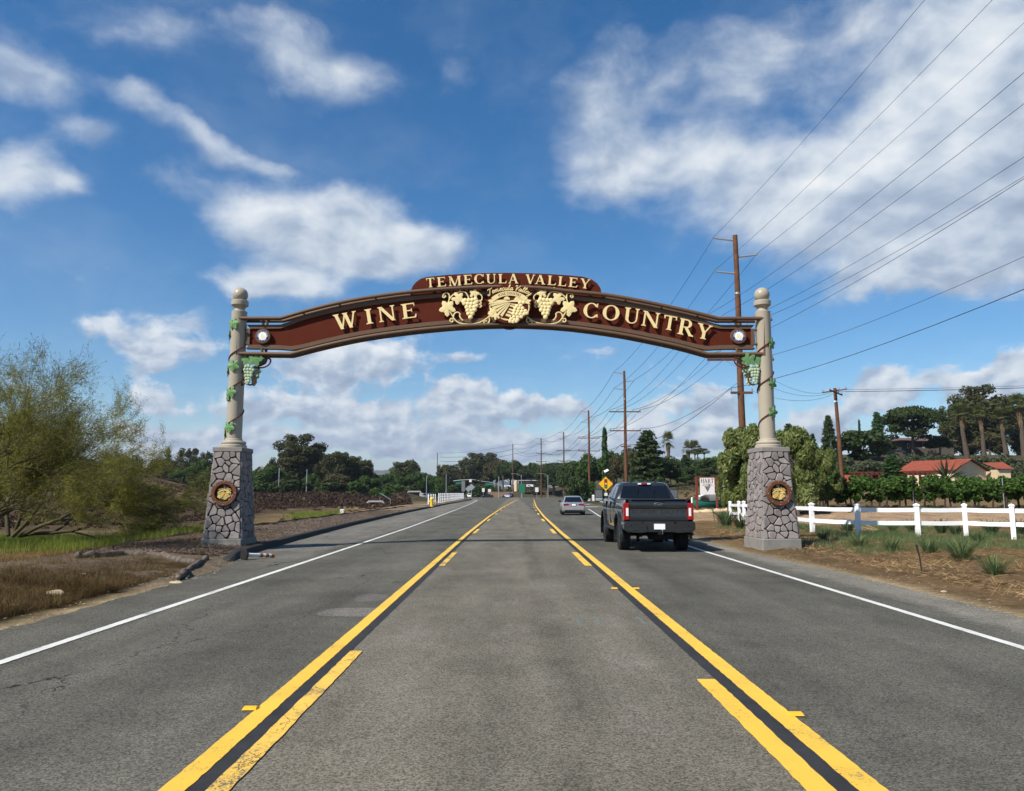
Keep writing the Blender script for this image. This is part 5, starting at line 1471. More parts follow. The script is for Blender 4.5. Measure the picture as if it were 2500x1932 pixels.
# ------------------------------------------------------------------ signs and small street furniture
M_signy = pbr('warning_yellow', (0.82, 0.42, 0.015), 0.5)
M_redpost = pbr('red_brown_post', (0.17, 0.032, 0.018), 0.7, var=0.2, scale=5)
M_signw = pbr('sign_white', (0.70, 0.67, 0.64), 0.6, var=0.06, scale=6)
M_ink = pbr('sign_ink', (0.025, 0.022, 0.035), 0.6)
M_sgreen = pbr('street_sign_green', (0.015, 0.16, 0.09), 0.5)
M_hyd = pbr('hydrant_yellow', (0.75, 0.48, 0.03), 0.5)
M_conc = pbr('concrete', (0.36, 0.35, 0.33), 0.9, var=0.15, scale=2)
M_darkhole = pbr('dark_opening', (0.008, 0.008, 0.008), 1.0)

def signal_ahead():
    d = 62; c = at(1479, 1181.5, d); zb = ground_z(c.x, d)
    root = empty('warning_sign', (c.x, d, zb), 0, 'yellow diamond signal ahead sign beside the roof of the pickup truck', 'sign'); zc = c.z - zb
    m = MB(); m.box(-.03, .03, .02, .07, -.2, zc+.95); m.build('sign_post', M_galv, root)
    s = .56
    r_ = lambda k, c_: [(k*math.cos(a), zc+k*math.sin(a)) for a in (0, math.pi/2, math.pi, 1.5*math.pi)]
    m = MB(); m.prism(r_(s, 0), -.01, .01); pl = m.build('diamond_plate', M_signy, root)
    m = MB(); m.prism([(-.12, zc-.36), (.12, zc-.36), (.12, zc+.36), (-.12, zc+.36)], -.016, -.0105); m.build('signal_symbol', M_ink, pl)
    for dz, mt in ((.23, M_red), (0, M_signy), (-.23, pbr('symbol_green', (.01, .25, .10), .5))):
        m = MB(); m.prism([(.09*math.cos(R(a)), zc+dz+.09*math.sin(R(a))) for a in range(0, 360, 20)], -.021, -.0165); m.build('symbol_disc', mt, pl)
    m = MB(); m.lathe([(.09, -.08), (.12, -.06), (.12, .02)], 16, c=(0, 0, zc+.72), axis='y'); m.build('beacon', M_black, root)
    m = MB(); m.box(-.18, .18, -.02, .02, -.1, .1); a = m.build('solar_panel', M_lensw, root, loc=(.05, 0, zc+1.02)); a.rotation_euler = (R(-40), R(-25), 0)
    m = MB(); m.box(-.12, .12, -.005, .01, zc-.95, zc-.72); m.build('small_plate', M_signw, root)
signal_ahead()

def winery_sign():
    d = 68; f = lambda zx, zy: at(1620 + zx/9.93, 1150 + zy/9.93, d)
    a, b = f(815, 850), f(1300, 830); c = f(1040, 370)
    zb = min(ground_z(a.x, d), a.z)
    root = empty('winery_sign', (c.x, d, zb), 0, 'white hanging winery sign with grapes between two red posts', 'sign')
    for p, zt in ((a, f(800, 145).z), (b, f(1290, 160).z)):
        m = MB(); m.bbox(p.x-c.x-.09, p.x-c.x+.09, -.09, .09, -.5, zt-zb, .015); m.build('post', M_redpost, root)
    z0, z1_ = f(0, 575).z-zb, f(0, 170).z-zb; w = (f(1225, 0).x - f(875, 0).x)/2; cx = (f(1225, 0).x + f(875, 0).x)/2 - c.x
    m = MB(); m.bbox(cx-w, cx+w, -.04, .04, z0, z1_, .01); bd = m.build('board', M_signw, root)
    m = MB(); m.box(a.x-c.x, b.x-c.x, -.03, .03, z1_+.03, z1_+.10); m.build('hanging_bar', M_redpost, root)
    sz = (z1_-z0)*.26
    xw = [(-.36, 'H'), (-.12, 'A'), (.13, 'R'), (.36, 'T')]
    for u, ch in xw:
        m = MB(); glyph(m, ch, Matrix.Translation((cx+u*w*1.9, 0, z1_-sz*1.18)), sz*.78, sz, .042, .05); m.build('letter', M_ink, root)
    o = mesh_obj('small_lettering', text_mesh('W I N E R Y', sz*.42, .003, M_ink), root, (cx, -.044, z1_-sz*1.52))
    m = MB(); m.box(cx-w*.8, cx+w*.8, -.045, -.04, z1_-sz*1.80, z1_-sz*1.76); m.build('rule', M_ink, root)
    k = (z1_-z0)*.052
    for r_ in range(6):
        for q in range(6-r_):
            m = MB(); m.lathe([(k*.50, -.048), (k*.50, -.04)], 12, c=(cx+(q-(5-r_)/2)*k*1.15, 0, z0+(z1_-z0)*.48-r_*k*1.05), axis='y'); m.build('printed_grape', M_ink, root)
    m = MB(); leaf_solid(m, k*1.6, Matrix.Translation((cx+k*2.2, -.042, z0+(z1_-z0)*.56)), 2, .004, .02); m.build('printed_leaf', pbr('grey_ink', (.2,.21,.22), .6), root)
winery_sign()
p = gnd(1689, 1238, 0.4)
m = MB(); m.tube([(0,0,-.2),(0,0,1.15)], .07, 10); m.ball((0,0,1.15), (.07,.07,.05), 10, 6)
tag(m.build('marker_post', M_white, loc=(at(1689,1205,66).x, 66, ground_z(at(1689,1205,66).x, 66))), 'thin white marker post left of the winery sign', 'post')
# jeep-like grey car and the teal canoe below the winery sign
jx = at(1752, 1205, 76).x
car('parked_offroader', (jx+2.4, 76, ground_z(jx, 76)), R(78), 4.4, 1.85, 1.85, M_cgrey, 'grey off-road car parked behind the winery sign', kind='suv', plate=False)
def canoe():
    d = 70; c = at(1733, 1228, d); root = empty('canoe', (c.x, d, ground_z(c.x, d)), R(8), 'teal green canoe lying below the winery sign', 'canoe')
    m = MB(); rings = []
    for i in range(13):
        t = -1 + 2*i/12; w = .42*(1-abs(t)**2.4)+.02; zt = .62 + .25*t*t; zb = .05 + .22*abs(t)**4
        rings.append([(t*1.75, w*math.cos(R(a)), zb+(zt-zb)*(1-math.sin(R(a)))) for a in range(0, 181, 15)])
    m.loft(rings, cap=False, closed=False)
    m.build('hull', pbr('teal_hull', (0.012, 0.16, 0.12), 0.4), root)
    m = MB(); m.tube([r_[0] for r_ in rings], .025, 6); m.tube([r_[-1] for r_ in rings], .025, 6); m.build('gunwale', M_black, root)
canoe()
# line of pale stones below it
M_rock = pbr('pale_rock', (0.50, 0.40, 0.26), 0.9, var=0.25, scale=3, bump=0.5, bscale=12)
def rock_mesh(seed, sub=1):
    rnd = random.Random(seed); m = MB(); m.ball((0, 0, 0), 1.0, 9, 6)
    m.v = [tuple(Vector(v)*(1 + .28*mnoise.noise(Vector(v)*1.4 + Vector((seed*3.1, 0, 0))))) for v in m.v]; return m.mesh('rock', M_rock, angle=50)
RM = [rock_mesh(i) for i in range(5)]
rnd = random.Random(8)
for i in range(26):
    px = 1683 + i*3.9 + rnd.uniform(-1, 1); d = 63 - i*.12 + rnd.uniform(-.5, .5)
    x = at(px, 1205, d).x; s = rnd.uniform(.15, .26)
    o = mesh_obj('border_rock', RM[i % 5], None, (x, d, ground_z(x, d)+s*.35)); o.scale = (s*1.3, s, s*.75); o.rotation_euler = (0, 0, rnd.uniform(0, 6))
    tag(o, 'pale stone in the row of border stones below the winery sign', 'rock', 'border stones below the winery sign')

def hydrant():
    q = gnd(1058, 1240); root = empty('fire_hydrant', (q.x-.2, q.y, .12), 0, 'yellow fire hydrant on the left verge by the white three rail fence', 'hydrant')
    m = MB(); m.lathe([(.20, 0), (.20, .06), (.13, .08), (.13, .60), (.17, .62), (.17, .68), (.14, .78), (.08, .86), (.04, .92)], 16); m.build('barrel', M_hyd, root)
    for s in (-1, 1):
        m = MB(); m.lathe([(.09, 0), (.09, s*.26)], 12, c=(0, 0, .48), axis='x'); m.build('outlet', M_hyd, root)
    root.scale = (1.25, 1.25, 1.25)
hydrant()
def pedestal():
    q = gnd(835.5, 1260.5, -.05); root = empty('utility_pedestal', (q.x, q.y, q.z), 0, 'small white utility box at the edge of the left verge', 'utility box')
    m = MB(); m.bbox(-.14, .14, -.12, .12, -.1, .42, .02); m.build('cabinet', pbr('aged_white', (.62,.62,.58), .6, var=.1, scale=5), root)
    m = MB(); m.bbox(-.16, .16, -.14, .14, .40, .50, .04); m.build('lid', M_white, root)
pedestal()
def delineator():
    a, b = gnd(596, 1360.5, .07), gnd(668, 1357, .05)
    root = empty('delineator_post', (a.x, a.y, 0), math.atan2(b.y-a.y, b.x-a.x), 'fallen white traffic post with orange bands lying by the kerb end', 'traffic post'); L = (b-a).length
    m = MB(); m.lathe([(.05, .06), (.09, .05), (.15, .0), (.155, -.03), (.13, -.05)], 20, c=(.02, 0, .12), axis='x'); m.build('rubber_base', M_rubber, root)
    m = MB(); m.tube([(0, 0, .13), (L, 0, .055)], [.045, .04], 12); m.build('tube', M_white, root)
    for t in (.56, .76, .95):
        m = MB(); m.tube([(L*t-.045, 0, .13-.075*t), (L*t+.045, 0, .13-.075*t-.008)], [.049, .048], 12); m.build('orange_band', pbr('worn_orange', (.30,.12,.03), .7), root)
delineator()
# culvert headwalls in the brush
for (px, py, w, lab) in ((916, 1232, 2.1, 'nearer concrete culvert mouth in the brown brush with a hand rail'), (1011, 1219.5, 3.4, 'farther concrete culvert mouth in the brown brush')):
    q = gnd(px, py, 0.0); root = empty('culvert', (q.x, q.y, ground_z(q.x, q.y)), 0, lab, 'culvert', 'culverts under the embankment'); h = w*.42
    m = MB(); m.box(-w/2, w/2, 0, .5, h*.72, h); m.build('lintel', M_conc, root)
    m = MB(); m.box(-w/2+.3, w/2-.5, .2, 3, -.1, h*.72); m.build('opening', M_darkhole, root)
    for s, x0 in ((-1, -w/2), (1, w/2)):
        m = MB(); m.prism([(x0, -.2), (x0+s*1.1, -.2), (x0, h)], 0, .4); m.build('wing_wall', M_conc, root)
    if w < 3:
        m = MB(); m.tube([(w/2-.4, .3, h), (w/2-.4, .3, h+1.1), (w/2+1.2, .1, h*.2+.9)], .04, 6); m.tube([(w/2+1.2, .1, -.2), (w/2+1.2, .1, h*.2+.9)], .04, 6); m.build('hand_rail', M_galv, root)
# traffic signal mast at the junction
def signal_mast():
    d = 300; f = lambda zx, zy: at(1130 + zx/8.09, 1160 + zy/8.09, d)
    q = f(710, 400); root = empty('traffic_signal', (q.x, d, 0), 0, 'traffic signal with long curved mast arm over the far junction', 'traffic signal'); zt = f(710, 30).z
    m = MB(); m.tube([(0,0,-.2), (0,0,zt)], [.2, .12], 10); m.build('pole', M_galv, root)
    arm = [(f(x, y).x-q.x, 0, f(x, y).z) for x, y in ((710,195),(620,165),(500,140),(350,120),(200,92),(60,95),(-80,105),(-190,120))]
    m = MB(); m.tube(spline(arm, 4), .13, 8); m.build('mast_arm', M_galv, root)
    for x, y in ((275, 95), (340, 120), (735, 250), (905, 250)):
        p = f(x, y); m = MB(); m.bbox(p.x-q.x-.28, p.x-q.x+.28, -.15, .15, p.z-.75, p.z+.6, .04); sh = m.build('signal_head', M_black, root)
    for x, y, w, h, mt in ((530, 183, 1.6, .35, M_sgreen), (150, 115, .5, .5, M_signw), (-60, 160, 1.6, .35, M_sgreen)):
        p = f(x, y); m = MB(); m.bbox(p.x-q.x-w, p.x-q.x+w, -.2, -.15, p.z-h, p.z+h, .01); m.build('name_plate', mt, root)
signal_mast()
def lamp_post(px, d, ztop_px, arm, label):
    b = at(px, 1212, d); zt = at(px, ztop_px, d).z; x = b.x; zb = ground_z(x, d)
    root = empty('street_light', (x, d, zb), 0, label, 'street light', 'street lights at the junction')
    m = MB(); m.tube([(0,0,-.2), (0,0,zt-zb)], [.13, .09], 8); m.build('pole', M_galv, root)
    if arm:
        m = MB(); m.tube(spline([(0,0,zt-zb-.6), (arm*.4,0,zt-zb+.3), (arm,0,zt-zb+.45)], 5), .06, 6); m.build('arm', M_galv, root)
        m = MB(); m.bbox(arm-.35, arm+.35, -.15, .15, zt-zb+.36, zt-zb+.5, .03); m.build('lamp_head', M_galv, root)
lamp_post(1273, 290, 1160, -3.5, 'curved street light behind the dark pole at the junction')
lamp_post(1338, 262, 1160, -3.0, 'street light right of the junction with arm to the left')
lamp_post(1041, 255, 1162, 1.2, 'tall grey pole left of the junction by the parked cars')
lamp_post(1089, 250, 1158, 0, 'bare grey pole left of the far signal mast')
lamp_post(679.5, 195, 1143, 0, 'tall thin light pole in front of the left trees')
lamp_post(747.5, 195, 1146, 0, 'brown thin pole in front of the tall left eucalyptus')
for px, py, d, w, h, rot, mt, lab in ((1151, 1190, 240, .75, .75, 45, M_galv, 'grey back of a diamond road sign at the junction, right one'), (1143.5, 1194, 246, .7, .7, 45, M_galv, 'grey back of a diamond road sign at the junction, left one'), (1274.5, 1193.5, 275, .95, 1.6, 0, M_sgreen, 'green route sign in the middle of the junction'),
         (1180, 1197, 300, .5, .7, 0, M_signw, 'small white road sign left of the black crossing car'), (1195, 1198, 300, .55, .55, 0, M_signw, 'small white road sign right of the other small white sign'), (1310.5, 1196, 280, .6, .8, 0, M_signw, 'small white sign on the far weedy bank'), (1131, 1187, 250, .55, 1.7, 0, pbr('sign_back_grey', (.16,.165,.17), .6), 'tall grey sign panel back left of the junction')):
    c = at(px, py, d); zb = ground_z(c.x, d); root = empty('road_sign', (c.x, d, zb), 0, lab, 'sign', 'road signs at the junction')
    m = MB(); m.box(-.06, .06, .03, .1, -.2, c.z-zb); m.build('sign_post', M_galv, root)
    m = MB(); m.box(-w, w, -.03, .03, -h, h); o = m.build('plate', mt, root, loc=(0, 0, c.z-zb)); o.rotation_euler = (0, R(rot), 0)
# stakes on the verges
M_stake = pbr('dark_stake', (0.035, 0.022, 0.02), 0.8, var=.3, scale=20)
for px, py, z, hgt, lab in ((2247, 1389, .12, .55, 'thin dark stake leaning in the right verge by the grass tufts'), (2023, 1332, .1, .30, 'short dark stake by the right gate pillar'), (1743, 1272, .1, .65, 'thin stake left of the white fence end'), (1753.5, 1280, .1, .3, 'stub of a stake left of the right gate pillar'), (277, 1338, .3, .16, 'small dark stake at the top of the left bank')):
    q = gnd(px, py, z); m = MB(); m.tube([(.06*hgt, 0, -.1), (0, 0, hgt*.55), (-.10*hgt, 0, hgt)], [.012, .018, .024], 6)
    tag(m.build('stake', M_stake, loc=(q.x, q.y, ground_z(q.x, q.y))), lab, 'stake')
# straw wattles on the left bank
M_wattle = pbr('straw_wattle', (0.105, 0.084, 0.066), 0.95, var=0.6, scale=9, bump=0.8, bscale=30)
for k, (pts, r_, lab) in enumerate((([(180,1366),(240,1362),(300,1356),(350,1356),(400,1357),(440,1362),(485,1364)], .085, 'long straw erosion roll lying on top of the left bank'), ([(435,1402),(455,1390),(480,1377),(505,1366)], .065, 'short dark straw roll slanting down the left bank'))):
    P = [gnd(x, y, .22 if k == 0 else .12) for x, y in pts]; m = MB()
    sp = spline([tuple(p) for p in P], 5); m.tube([(x, y, ground_z(x, y)+r_*.45+.02*math.sin(i*1.9)) for i, (x, y, z) in enumerate(sp)], [r_*(1+.22*math.sin(i*2.3)+.12*math.sin(i*5.1))*(.45 if i in (0, len(sp)-1) else 1) for i in range(len(sp))], 10)
    tag(m.build('straw_wattle', M_wattle), lab, 'straw roll', 'straw rolls on the left bank')
# black fabric edging at the back of the verge
m = MB(); pth = []
for i in range(70):
    y = 24 + i*.85; x = -11.75 + .15*math.sin(y*.7) + .1*math.sin(y*1.7); pth.append((x, y, ground_z(x, y)+.03+.03*math.sin(y*2.1)))
m.tube(pth, .07, 5); tag(m.build('landscape_edging', pbr('edging_fabric', (.03,.024,.02), .95, var=.4, scale=4)), 'dark fabric edging along the back of the left verge', 'edging')
# white bits of litter
M_litter = pbr('litter', (0.55, 0.53, 0.50), 0.8)
for px, py, z, s, lab in ((137, 1425, .25, .16, 'pale scrap of litter in the dry grass, larger one'), (35, 1448, .25, .10, 'pale scrap of litter at the left edge of the dry grass'), (430, 1413, .08, .14, 'crumpled white litter at the edge of the left asphalt'), (205, 1381, .35, .06, 'tiny white scrap below the straw roll'), (2304, 1443, .05, .055, 'single pale pebble on the bare right verge')):
    q = gnd(px, py, z); o = mesh_obj('litter_scrap', RM[1], None, (q.x, q.y, ground_z(q.x, q.y)+s*.3)); o.scale = (s, s*.5, s*.35); o.data = RM[1]
    tag(o, lab, 'litter')
# ------------------------------------------------------------------ buildings
M_tile = pbr('terracotta_tile', (0.225, 0.055, 0.030), 0.8, var=0.22, scale=1.2)
M_stucco = pbr('cream_stucco', (0.60, 0.47, 0.30), 0.9, var=0.08, scale=1.5, bump=0.2, bscale=20)
M_pergola = pbr('red_brown_timber', (0.11, 0.028, 0.018), 0.75, var=0.2, scale=3)
M_frame = pbr('window_frame_white', (0.7, 0.69, 0.66), 0.6)
M_pane = pbr('window_pane', (0.02, 0.022, 0.025), 0.08, spec=0.7)
M_ranch = pbr('grey_brown_siding', (0.095, 0.08, 0.066), 0.9, var=0.1, scale=1)
M_shing = pbr('brown_shingle', (0.12, 0.075, 0.062), 0.9, var=0.25, scale=1.5)
M_greyroof = pbr('grey_shingle', (0.20, 0.195, 0.19), 0.9, var=0.2, scale=2)

def roof_slope(m, a, b, c, d, pitch=.32, th=.10, rib=.045):
    """a,b ridge ends; d,c eave ends: tiled slope with rounded tile rows running down"""
    a, b, c, d = (Vector(q) for q in (a, b, c, d)); n = max(2, int((b-a).length/(pitch/6)))
    nr = (b-a).cross(d-a).normalized()
    if nr.z < 0: nr = -nr
    rows = 7; vs_ = []
    for j in range(rows+1):
        t = j/rows
        for i in range(n+1):
            u = i/n; p = a.lerp(b, u).lerp(d.lerp(c, u), t)
            vs_.append(p + nr*(rib*abs(math.sin(math.pi*u*(b-a).length/pitch)) + th - .02*(t*rows % 1)))
    w = n+1
    m.add(vs_, [(j*w+i, j*w+i+1, (j+1)*w+i+1, (j+1)*w+i) for j in range(rows) for i in range(n)])

def gable_house(name, label, A, B, wdir, half, drop, zg, wallmat, roofmat, over=.5, group=None):
    """A near ridge end, B far ridge end, half = horizontal half width, drop = ridge to eave"""
    A, B = Vector(A), Vector(B); ax = (B-A); ax.z = 0; ax.normalize(); sd = Vector((-ax.y, ax.x, 0))
    if sd.x > 0: sd = -sd          # sd points to the left in the view
    root = empty(name, (A.x, A.y, zg), 0, label, 'house', group); O = Vector((A.x, A.y, zg))
    EL = lambda P, k=1.0: P + sd*half*k - Vector((0, 0, drop*k)); ER = lambda P, k=1.0: P - sd*half*k - Vector((0, 0, drop*k))
    k = 1 + over/half; A2, B2 = A - ax*over, B + ax*over
    for nm, E in (('roof_slope', EL), ('roof_slope', ER)):
        m = MB(); roof_slope(m, A2-O, B2-O, E(B2, k)-O, E(A2, k)-O); m.build(nm, roofmat, root, angle=60)
        m = MB(); P = [A2-O, B2-O, E(B2, k)-O, E(A2, k)-O]; m.loft([[tuple(q) for q in P], [tuple(q+Vector((0,0,.085))) for q in P]]); m.build('roof_deck', M_pergola, root)
    m = MB(); dn = Vector((0, 0, -.03)); pts = [EL(A)+dn, A+dn, ER(A)+dn]; base = [Vector((pts[2].x, pts[2].y, zg-1)), Vector((pts[0].x, pts[0].y, zg-1))]
    r0 = [q-O for q in pts+base]; sh = B-A; sh.z = 0
    m.loft([[tuple(q) for q in r0], [tuple(q+sh) for q in r0]]); m.build('wall', wallmat, root)
    return root, O, ax, sd
def window(root, O, P, ax, w, h, nrm, frame=M_frame, nm='window'):
    """P lower left corner in world, ax direction along the wall, nrm outward"""
    a = math.atan2(ax.y, ax.x); o = empty(nm, P-O); o.parent = root; o.rotation_euler = (0, 0, a)
    s = 1 if Vector((math.sin(a), -math.cos(a), 0)).dot(nrm) > 0 else -1
    m = MB(); t = .08
    y0, y1 = (-.06, .02) if s > 0 else (-.02, .06)
    m.box(0, w, y0, y1, 0, t); m.box(0, w, y0, y1, h-t, h); m.box(0, t, y0, y1, t, h-t); m.box(w-t, w, y0, y1, t, h-t); m.build('frame', frame, o)
    m = MB(); m.box(t, w-t, y0*.4, y1*.4, t, h-t); m.build('pane', M_pane, o)

z5 = lambda x, y, d: at(2000 + x/4.368, 900 + y/4.368, d)
def right_house():
    dN, dF = 118, 126
    A = z5(1600, 972, dN); zr = A.z; B = z5(1020, 993, dF); B.z = zr
    EN = z5(1340, 1082, dN); half = abs((EN - A).x)*1.02; drop = zr - EN.z
    zg = ground_z(A.x, dN)
    root, O, ax, sd = gable_house('terracotta_house', 'cream stucco house with terracotta tile roof behind the vineyard', A, B, None, half, drop, zg, M_stucco, M_tile, .45)
    # lower wing to the right
    A2 = z5(1965, 1008, 122); B2 = z5(1742, 1012, 124); B2.z = A2.z
    m = MB(); E0 = z5(2085, 1078, 118); E1 = z5(1905, 1086, 118); E1.z = E0.z
    roof_slope(m, B2-O, A2-O, E0-O, E1-O); m.build('wing_roof', M_tile, root, angle=60)
    m = MB(); q = [E1-O, E0-O+Vector((-.4,0,0))]
    m.box(q[0].x, q[1].x, q[0].y+.4, q[0].y+5, -1, q[0].z-.02); m.build('wing_wall', M_stucco, root)
    # windows under the pergola and on the gable
    nrm = sd
    wa = A + sd*half; 
    for t in (1.2, 2.9, 4.6):
        P = Vector((wa.x, wa.y, zg+.7)) + ax*t; window(root, O, P, ax, 1.1, 1.3, sd)
    P = Vector((A.x, A.y, zg+.6)) + sd*(half*.38); window(root, O, P, -sd, .9, 1.2, -ax)
    # pergola in front
    d = 108; pg = empty('pergola', (z5(750, 1115, d).x, d, ground_z(z5(750,1115,d).x, d)), 0, 'red brown timber pergola left of the terracotta house', 'pergola'); c = pg.location
    zt = z5(0, 1112, d).z - c.z; x0, x1 = z5(350, 0, d).x-c.x, z5(1150, 0, d).x-c.x
    for y in (0, 2.4):
        m = MB(); m.box(x0, x1, y-.08, y+.08, zt-.28, zt); m.build('beam', M_pergola, pg)
    n = 15
    for i in range(n+1):
        x = x0 + (x1-x0)*i/n; m = MB(); m.box(x-.05, x+.05, -.5, 2.9, zt, zt+.14); m.build('rafter', M_pergola, pg)
    for zx in (440, 572, 760, 930, 1095):
        x = z5(zx, 0, d).x-c.x
        for y in (0, 2.4):
            m = MB(); m.box(x-.13, x+.13, y-.12, y+.12, -.5, zt-.28); m.build('post', M_pergola, pg)
    # small red roof left of it
    A = z5(520, 1140, 116); B = A + Vector((-3.2, 2.5, 0))
    gable_house('garden_shed', 'low shed with red tile roof behind the pergola', A, B, None, 2.4, .95, ground_z(A.x, 116), M_stucco, M_tile, .3)
right_house()

def hill_house():
    d = 186; A = z5(1440, 742, d); B = z5(790, 752, d); zg = ground_z(A.x, d); zg = min(zg, z5(0, 870, d).z)
    O = Vector(((A.x+B.x)/2, d, zg)); root = empty('ranch_house', O, 0, 'low grey brown ranch house under the umbrella pine on the right hill', 'house')
    x0, x1 = B.x-O.x-.3, A.x-O.x+.3; ze = z5(0, 778, d).z - zg; zr = z5(0, 742, d).z - zg
    m = MB(); m.box(x0+.6, x1-.6, -.0, 8, -2, ze); m.build('wall', M_ranch, root)
    m = MB(); m.loft([[(x0, -.9, ze), (x1, -.9, ze), (x1, 9, ze), (x0, 9, ze)], [(x0, -.9, ze+.15), (x1, -.9, ze+.15), (x1, 9, ze+.15), (x0, 9, ze+.15)], [(x0+2.5, 3.8, zr+.3), (x1-2.5, 3.8, zr+.3), (x1-2.5, 4.2, zr+.3), (x0+2.5, 4.2, zr+.3)]]); m.build('roof', M_shing, root)
    for a, b, c_, e in ((1165, 1242, 787, 826), (1105, 1120, 790, 850), (940, 960, 800, 850), (755, 792, 803, 835)):
        p = z5(a, e, d); q = z5(b, c_, d); window(root, O, Vector((p.x, d, p.z)), Vector((1, 0, 0)), q.x-p.x, q.z-p.z, Vector((0, -1, 0)))
    m = MB(); p, q = z5(690, 880, d-6), z5(830, 830, d-6); m.loft([[(p.x-O.x, -6, p.z-zg-.3), (q.x-O.x+2, -6, p.z-zg-.3), (q.x-O.x+2, -5.7, p.z-zg), (p.x-O.x, -5.7, p.z-zg)], [(p.x-O.x+2, -1, q.z-zg-.3), (q.x-O.x+2, -1, q.z-zg-.3), (q.x-O.x+2, -.9, q.z-zg), (p.x-O.x+2, -.9, q.z-zg)]]); m.build('lean_to_roof', pbr('pale_roof', (.33,.30,.26), .8, var=.1, scale=1), root)
hill_house()
# houses far left behind the mound
def far_house(px, pyr, pye, d, w, label, wall, roof):
    A = at(px, pyr, d); zg = ground_z(A.x, d)-1; half = w; drop = (A.z - at(px, pye, d).z)
    gable_house('far_house', label, A, A + Vector((4.5, 9, 0)), None, half, drop, min(zg, A.z-drop-2.5), wall, roof, .6, 'houses far off on the left')
far_house(470, 1128, 1146, 270, 4.0, 'far house with steep grey roof behind the brown mound', M_ranch, M_greyroof)
far_house(636, 1140, 1152, 290, 3.2, 'far cream house peeping out between the left trees', M_stucco, M_greyroof)
# white car on the rising road far left
wx = at(464, 1205, 250).x
car('white_suv', (wx+2.3, 250, at(464, 1189, 250).z-.05), R(84), 4.9, 1.9, 1.75, M_cwhite, 'white car on the road behind the brown mound on the left', kind='suv', plate=False)
zz_ = at(464, 1190, 250).z
m = MB(); m.loft([[(wx-22, 246, zz_-4), (wx+26, 246, zz_-6), (wx+26, 256, zz_-6), (wx-22, 256, zz_-4)], [(wx-22, 246.5, zz_), (wx+26, 246.5, zz_-1.3), (wx+26, 255.5, zz_-1.3), (wx-22, 255.5, zz_)]])
tag(m.build('raised_road', M_road), kind='structure')
# behind the junction
def junction_things():
    z = lambda x, y, d: at(1130 + x/8.09, 1160 + y/8.09, d)
    d = 352; a, b = z(1105, 232, d), z(1700, 118, d); root = empty('dark_building', ((a.x+b.x)/2, d, a.z), 0, 'long dark brown flat building behind the junction', 'building'); L = (b.x-a.x)/2; h = b.z-a.z
    m = MB(); m.box(-L, L, 0, 12, -3, h); m.build('wall', pbr('dark_brown_wall', (.045,.032,.027), .9), root)
    m = MB(); m.box(-L-.3, L+.3, -.4, 12.3, h, h+.4); m.build('parapet', M_conc, root)
    for i in range(5):
        x = -L + 2*L*(i+.5)/5; m = MB(); m.box(x-.9, x+.9, -.06, .02, h*.35, h*.75); m.build('window', M_pane, root)
    p = z(1052, 235, 345); t = z(1052, 105, 345); r = (z(1090,0,345).x - z(1015,0,345).x)/2
    root = empty('water_tank', (p.x, 345, p.z-2), 0, 'cream water tank left of the dark building at the junction', 'tank'); h = t.z-p.z+2
    m = MB(); m.lathe([(r, 0), (r, h*.9)], 20); m.build('shell', M_stucco, root); m = MB(); m.lathe([(r*1.03, h*.9), (r*1.0, h*.93), (r*.3, h*1.0), (.05, h)], 20); m.build('lid', M_stucco, root)
    for (x0, x1, y0, y1, lab) in ((1255, 1395, 190, 240, 'white trailer left in front of the dark building'), (1640, 1775, 192, 235, 'white trailer right in front of the dark building'), (820, 945, 205, 245, 'white trailer roof left of the cream water tank'), (1510, 1630, 208, 234, 'small white trailer between two larger trailers')):
        d = 346; a, b = z(x0, y1, d), z(x1, y0, d); root = empty('trailer', (a.x, d, a.z), 0, lab, 'trailer', 'white trailers behind the junction'); L, h = b.x-a.x, b.z-a.z
        m = MB(); m.bbox(0, L, 0, 2.4, .1, h, .12); m.build('body', M_cwhite, root); m = MB(); m.box(L*.15, L*.5, -.03, .01, h*.45, h*.8); m.build('window', M_pane, root)
        m = MB(); m.lathe([(.35, 0), (.35, .2)], 12, c=(L*.6, -.05, .1), axis='y'); m.build('wheel', M_rubber, root)
    d = 333; a, b = z(500, 402, d), z(990, 332, d); root = empty('board_fence', (a.x, d, 0), 0, 'tan wooden board fence behind the white car at the junction', 'fence'); n = 40; L = b.x-a.x
    m = MB(); m.box(-.12, .12, -.03, .03, -1, b.z); me = m.mesh('board', pbr('tan_board', (.26,.17,.11), .9, var=.2, scale=.8))
    for i in range(n+1):
        o = mesh_obj('board', me, root, (L*i/n, .02*(i % 2), 0))
    m = MB(); m.box(0, L, .06, .12, b.z*.4, b.z*.5); m.build('rail', M_wood_old, root)
    d = 375; a, b = z(1180, 110, d), z(1560, 0, d); root = empty('white_building', ((a.x+b.x)/2, d, a.z-3), 0, 'white building glimpsed between trees behind the junction', 'building'); L = (b.x-a.x)/2
    m = MB(); m.box(-L, L, 0, 8, 0, b.z-a.z+3); m.build('wall', M_frame, root); m = MB(); m.box(-L*.8, -L*.4, -.05, .02, 4, 5.4); m.build('window', M_pane, root); m = MB(); m.box(L*.1, L*.5, -.05, .02, 4, 5.4); m.build('window', M_pane, root)
junction_things()
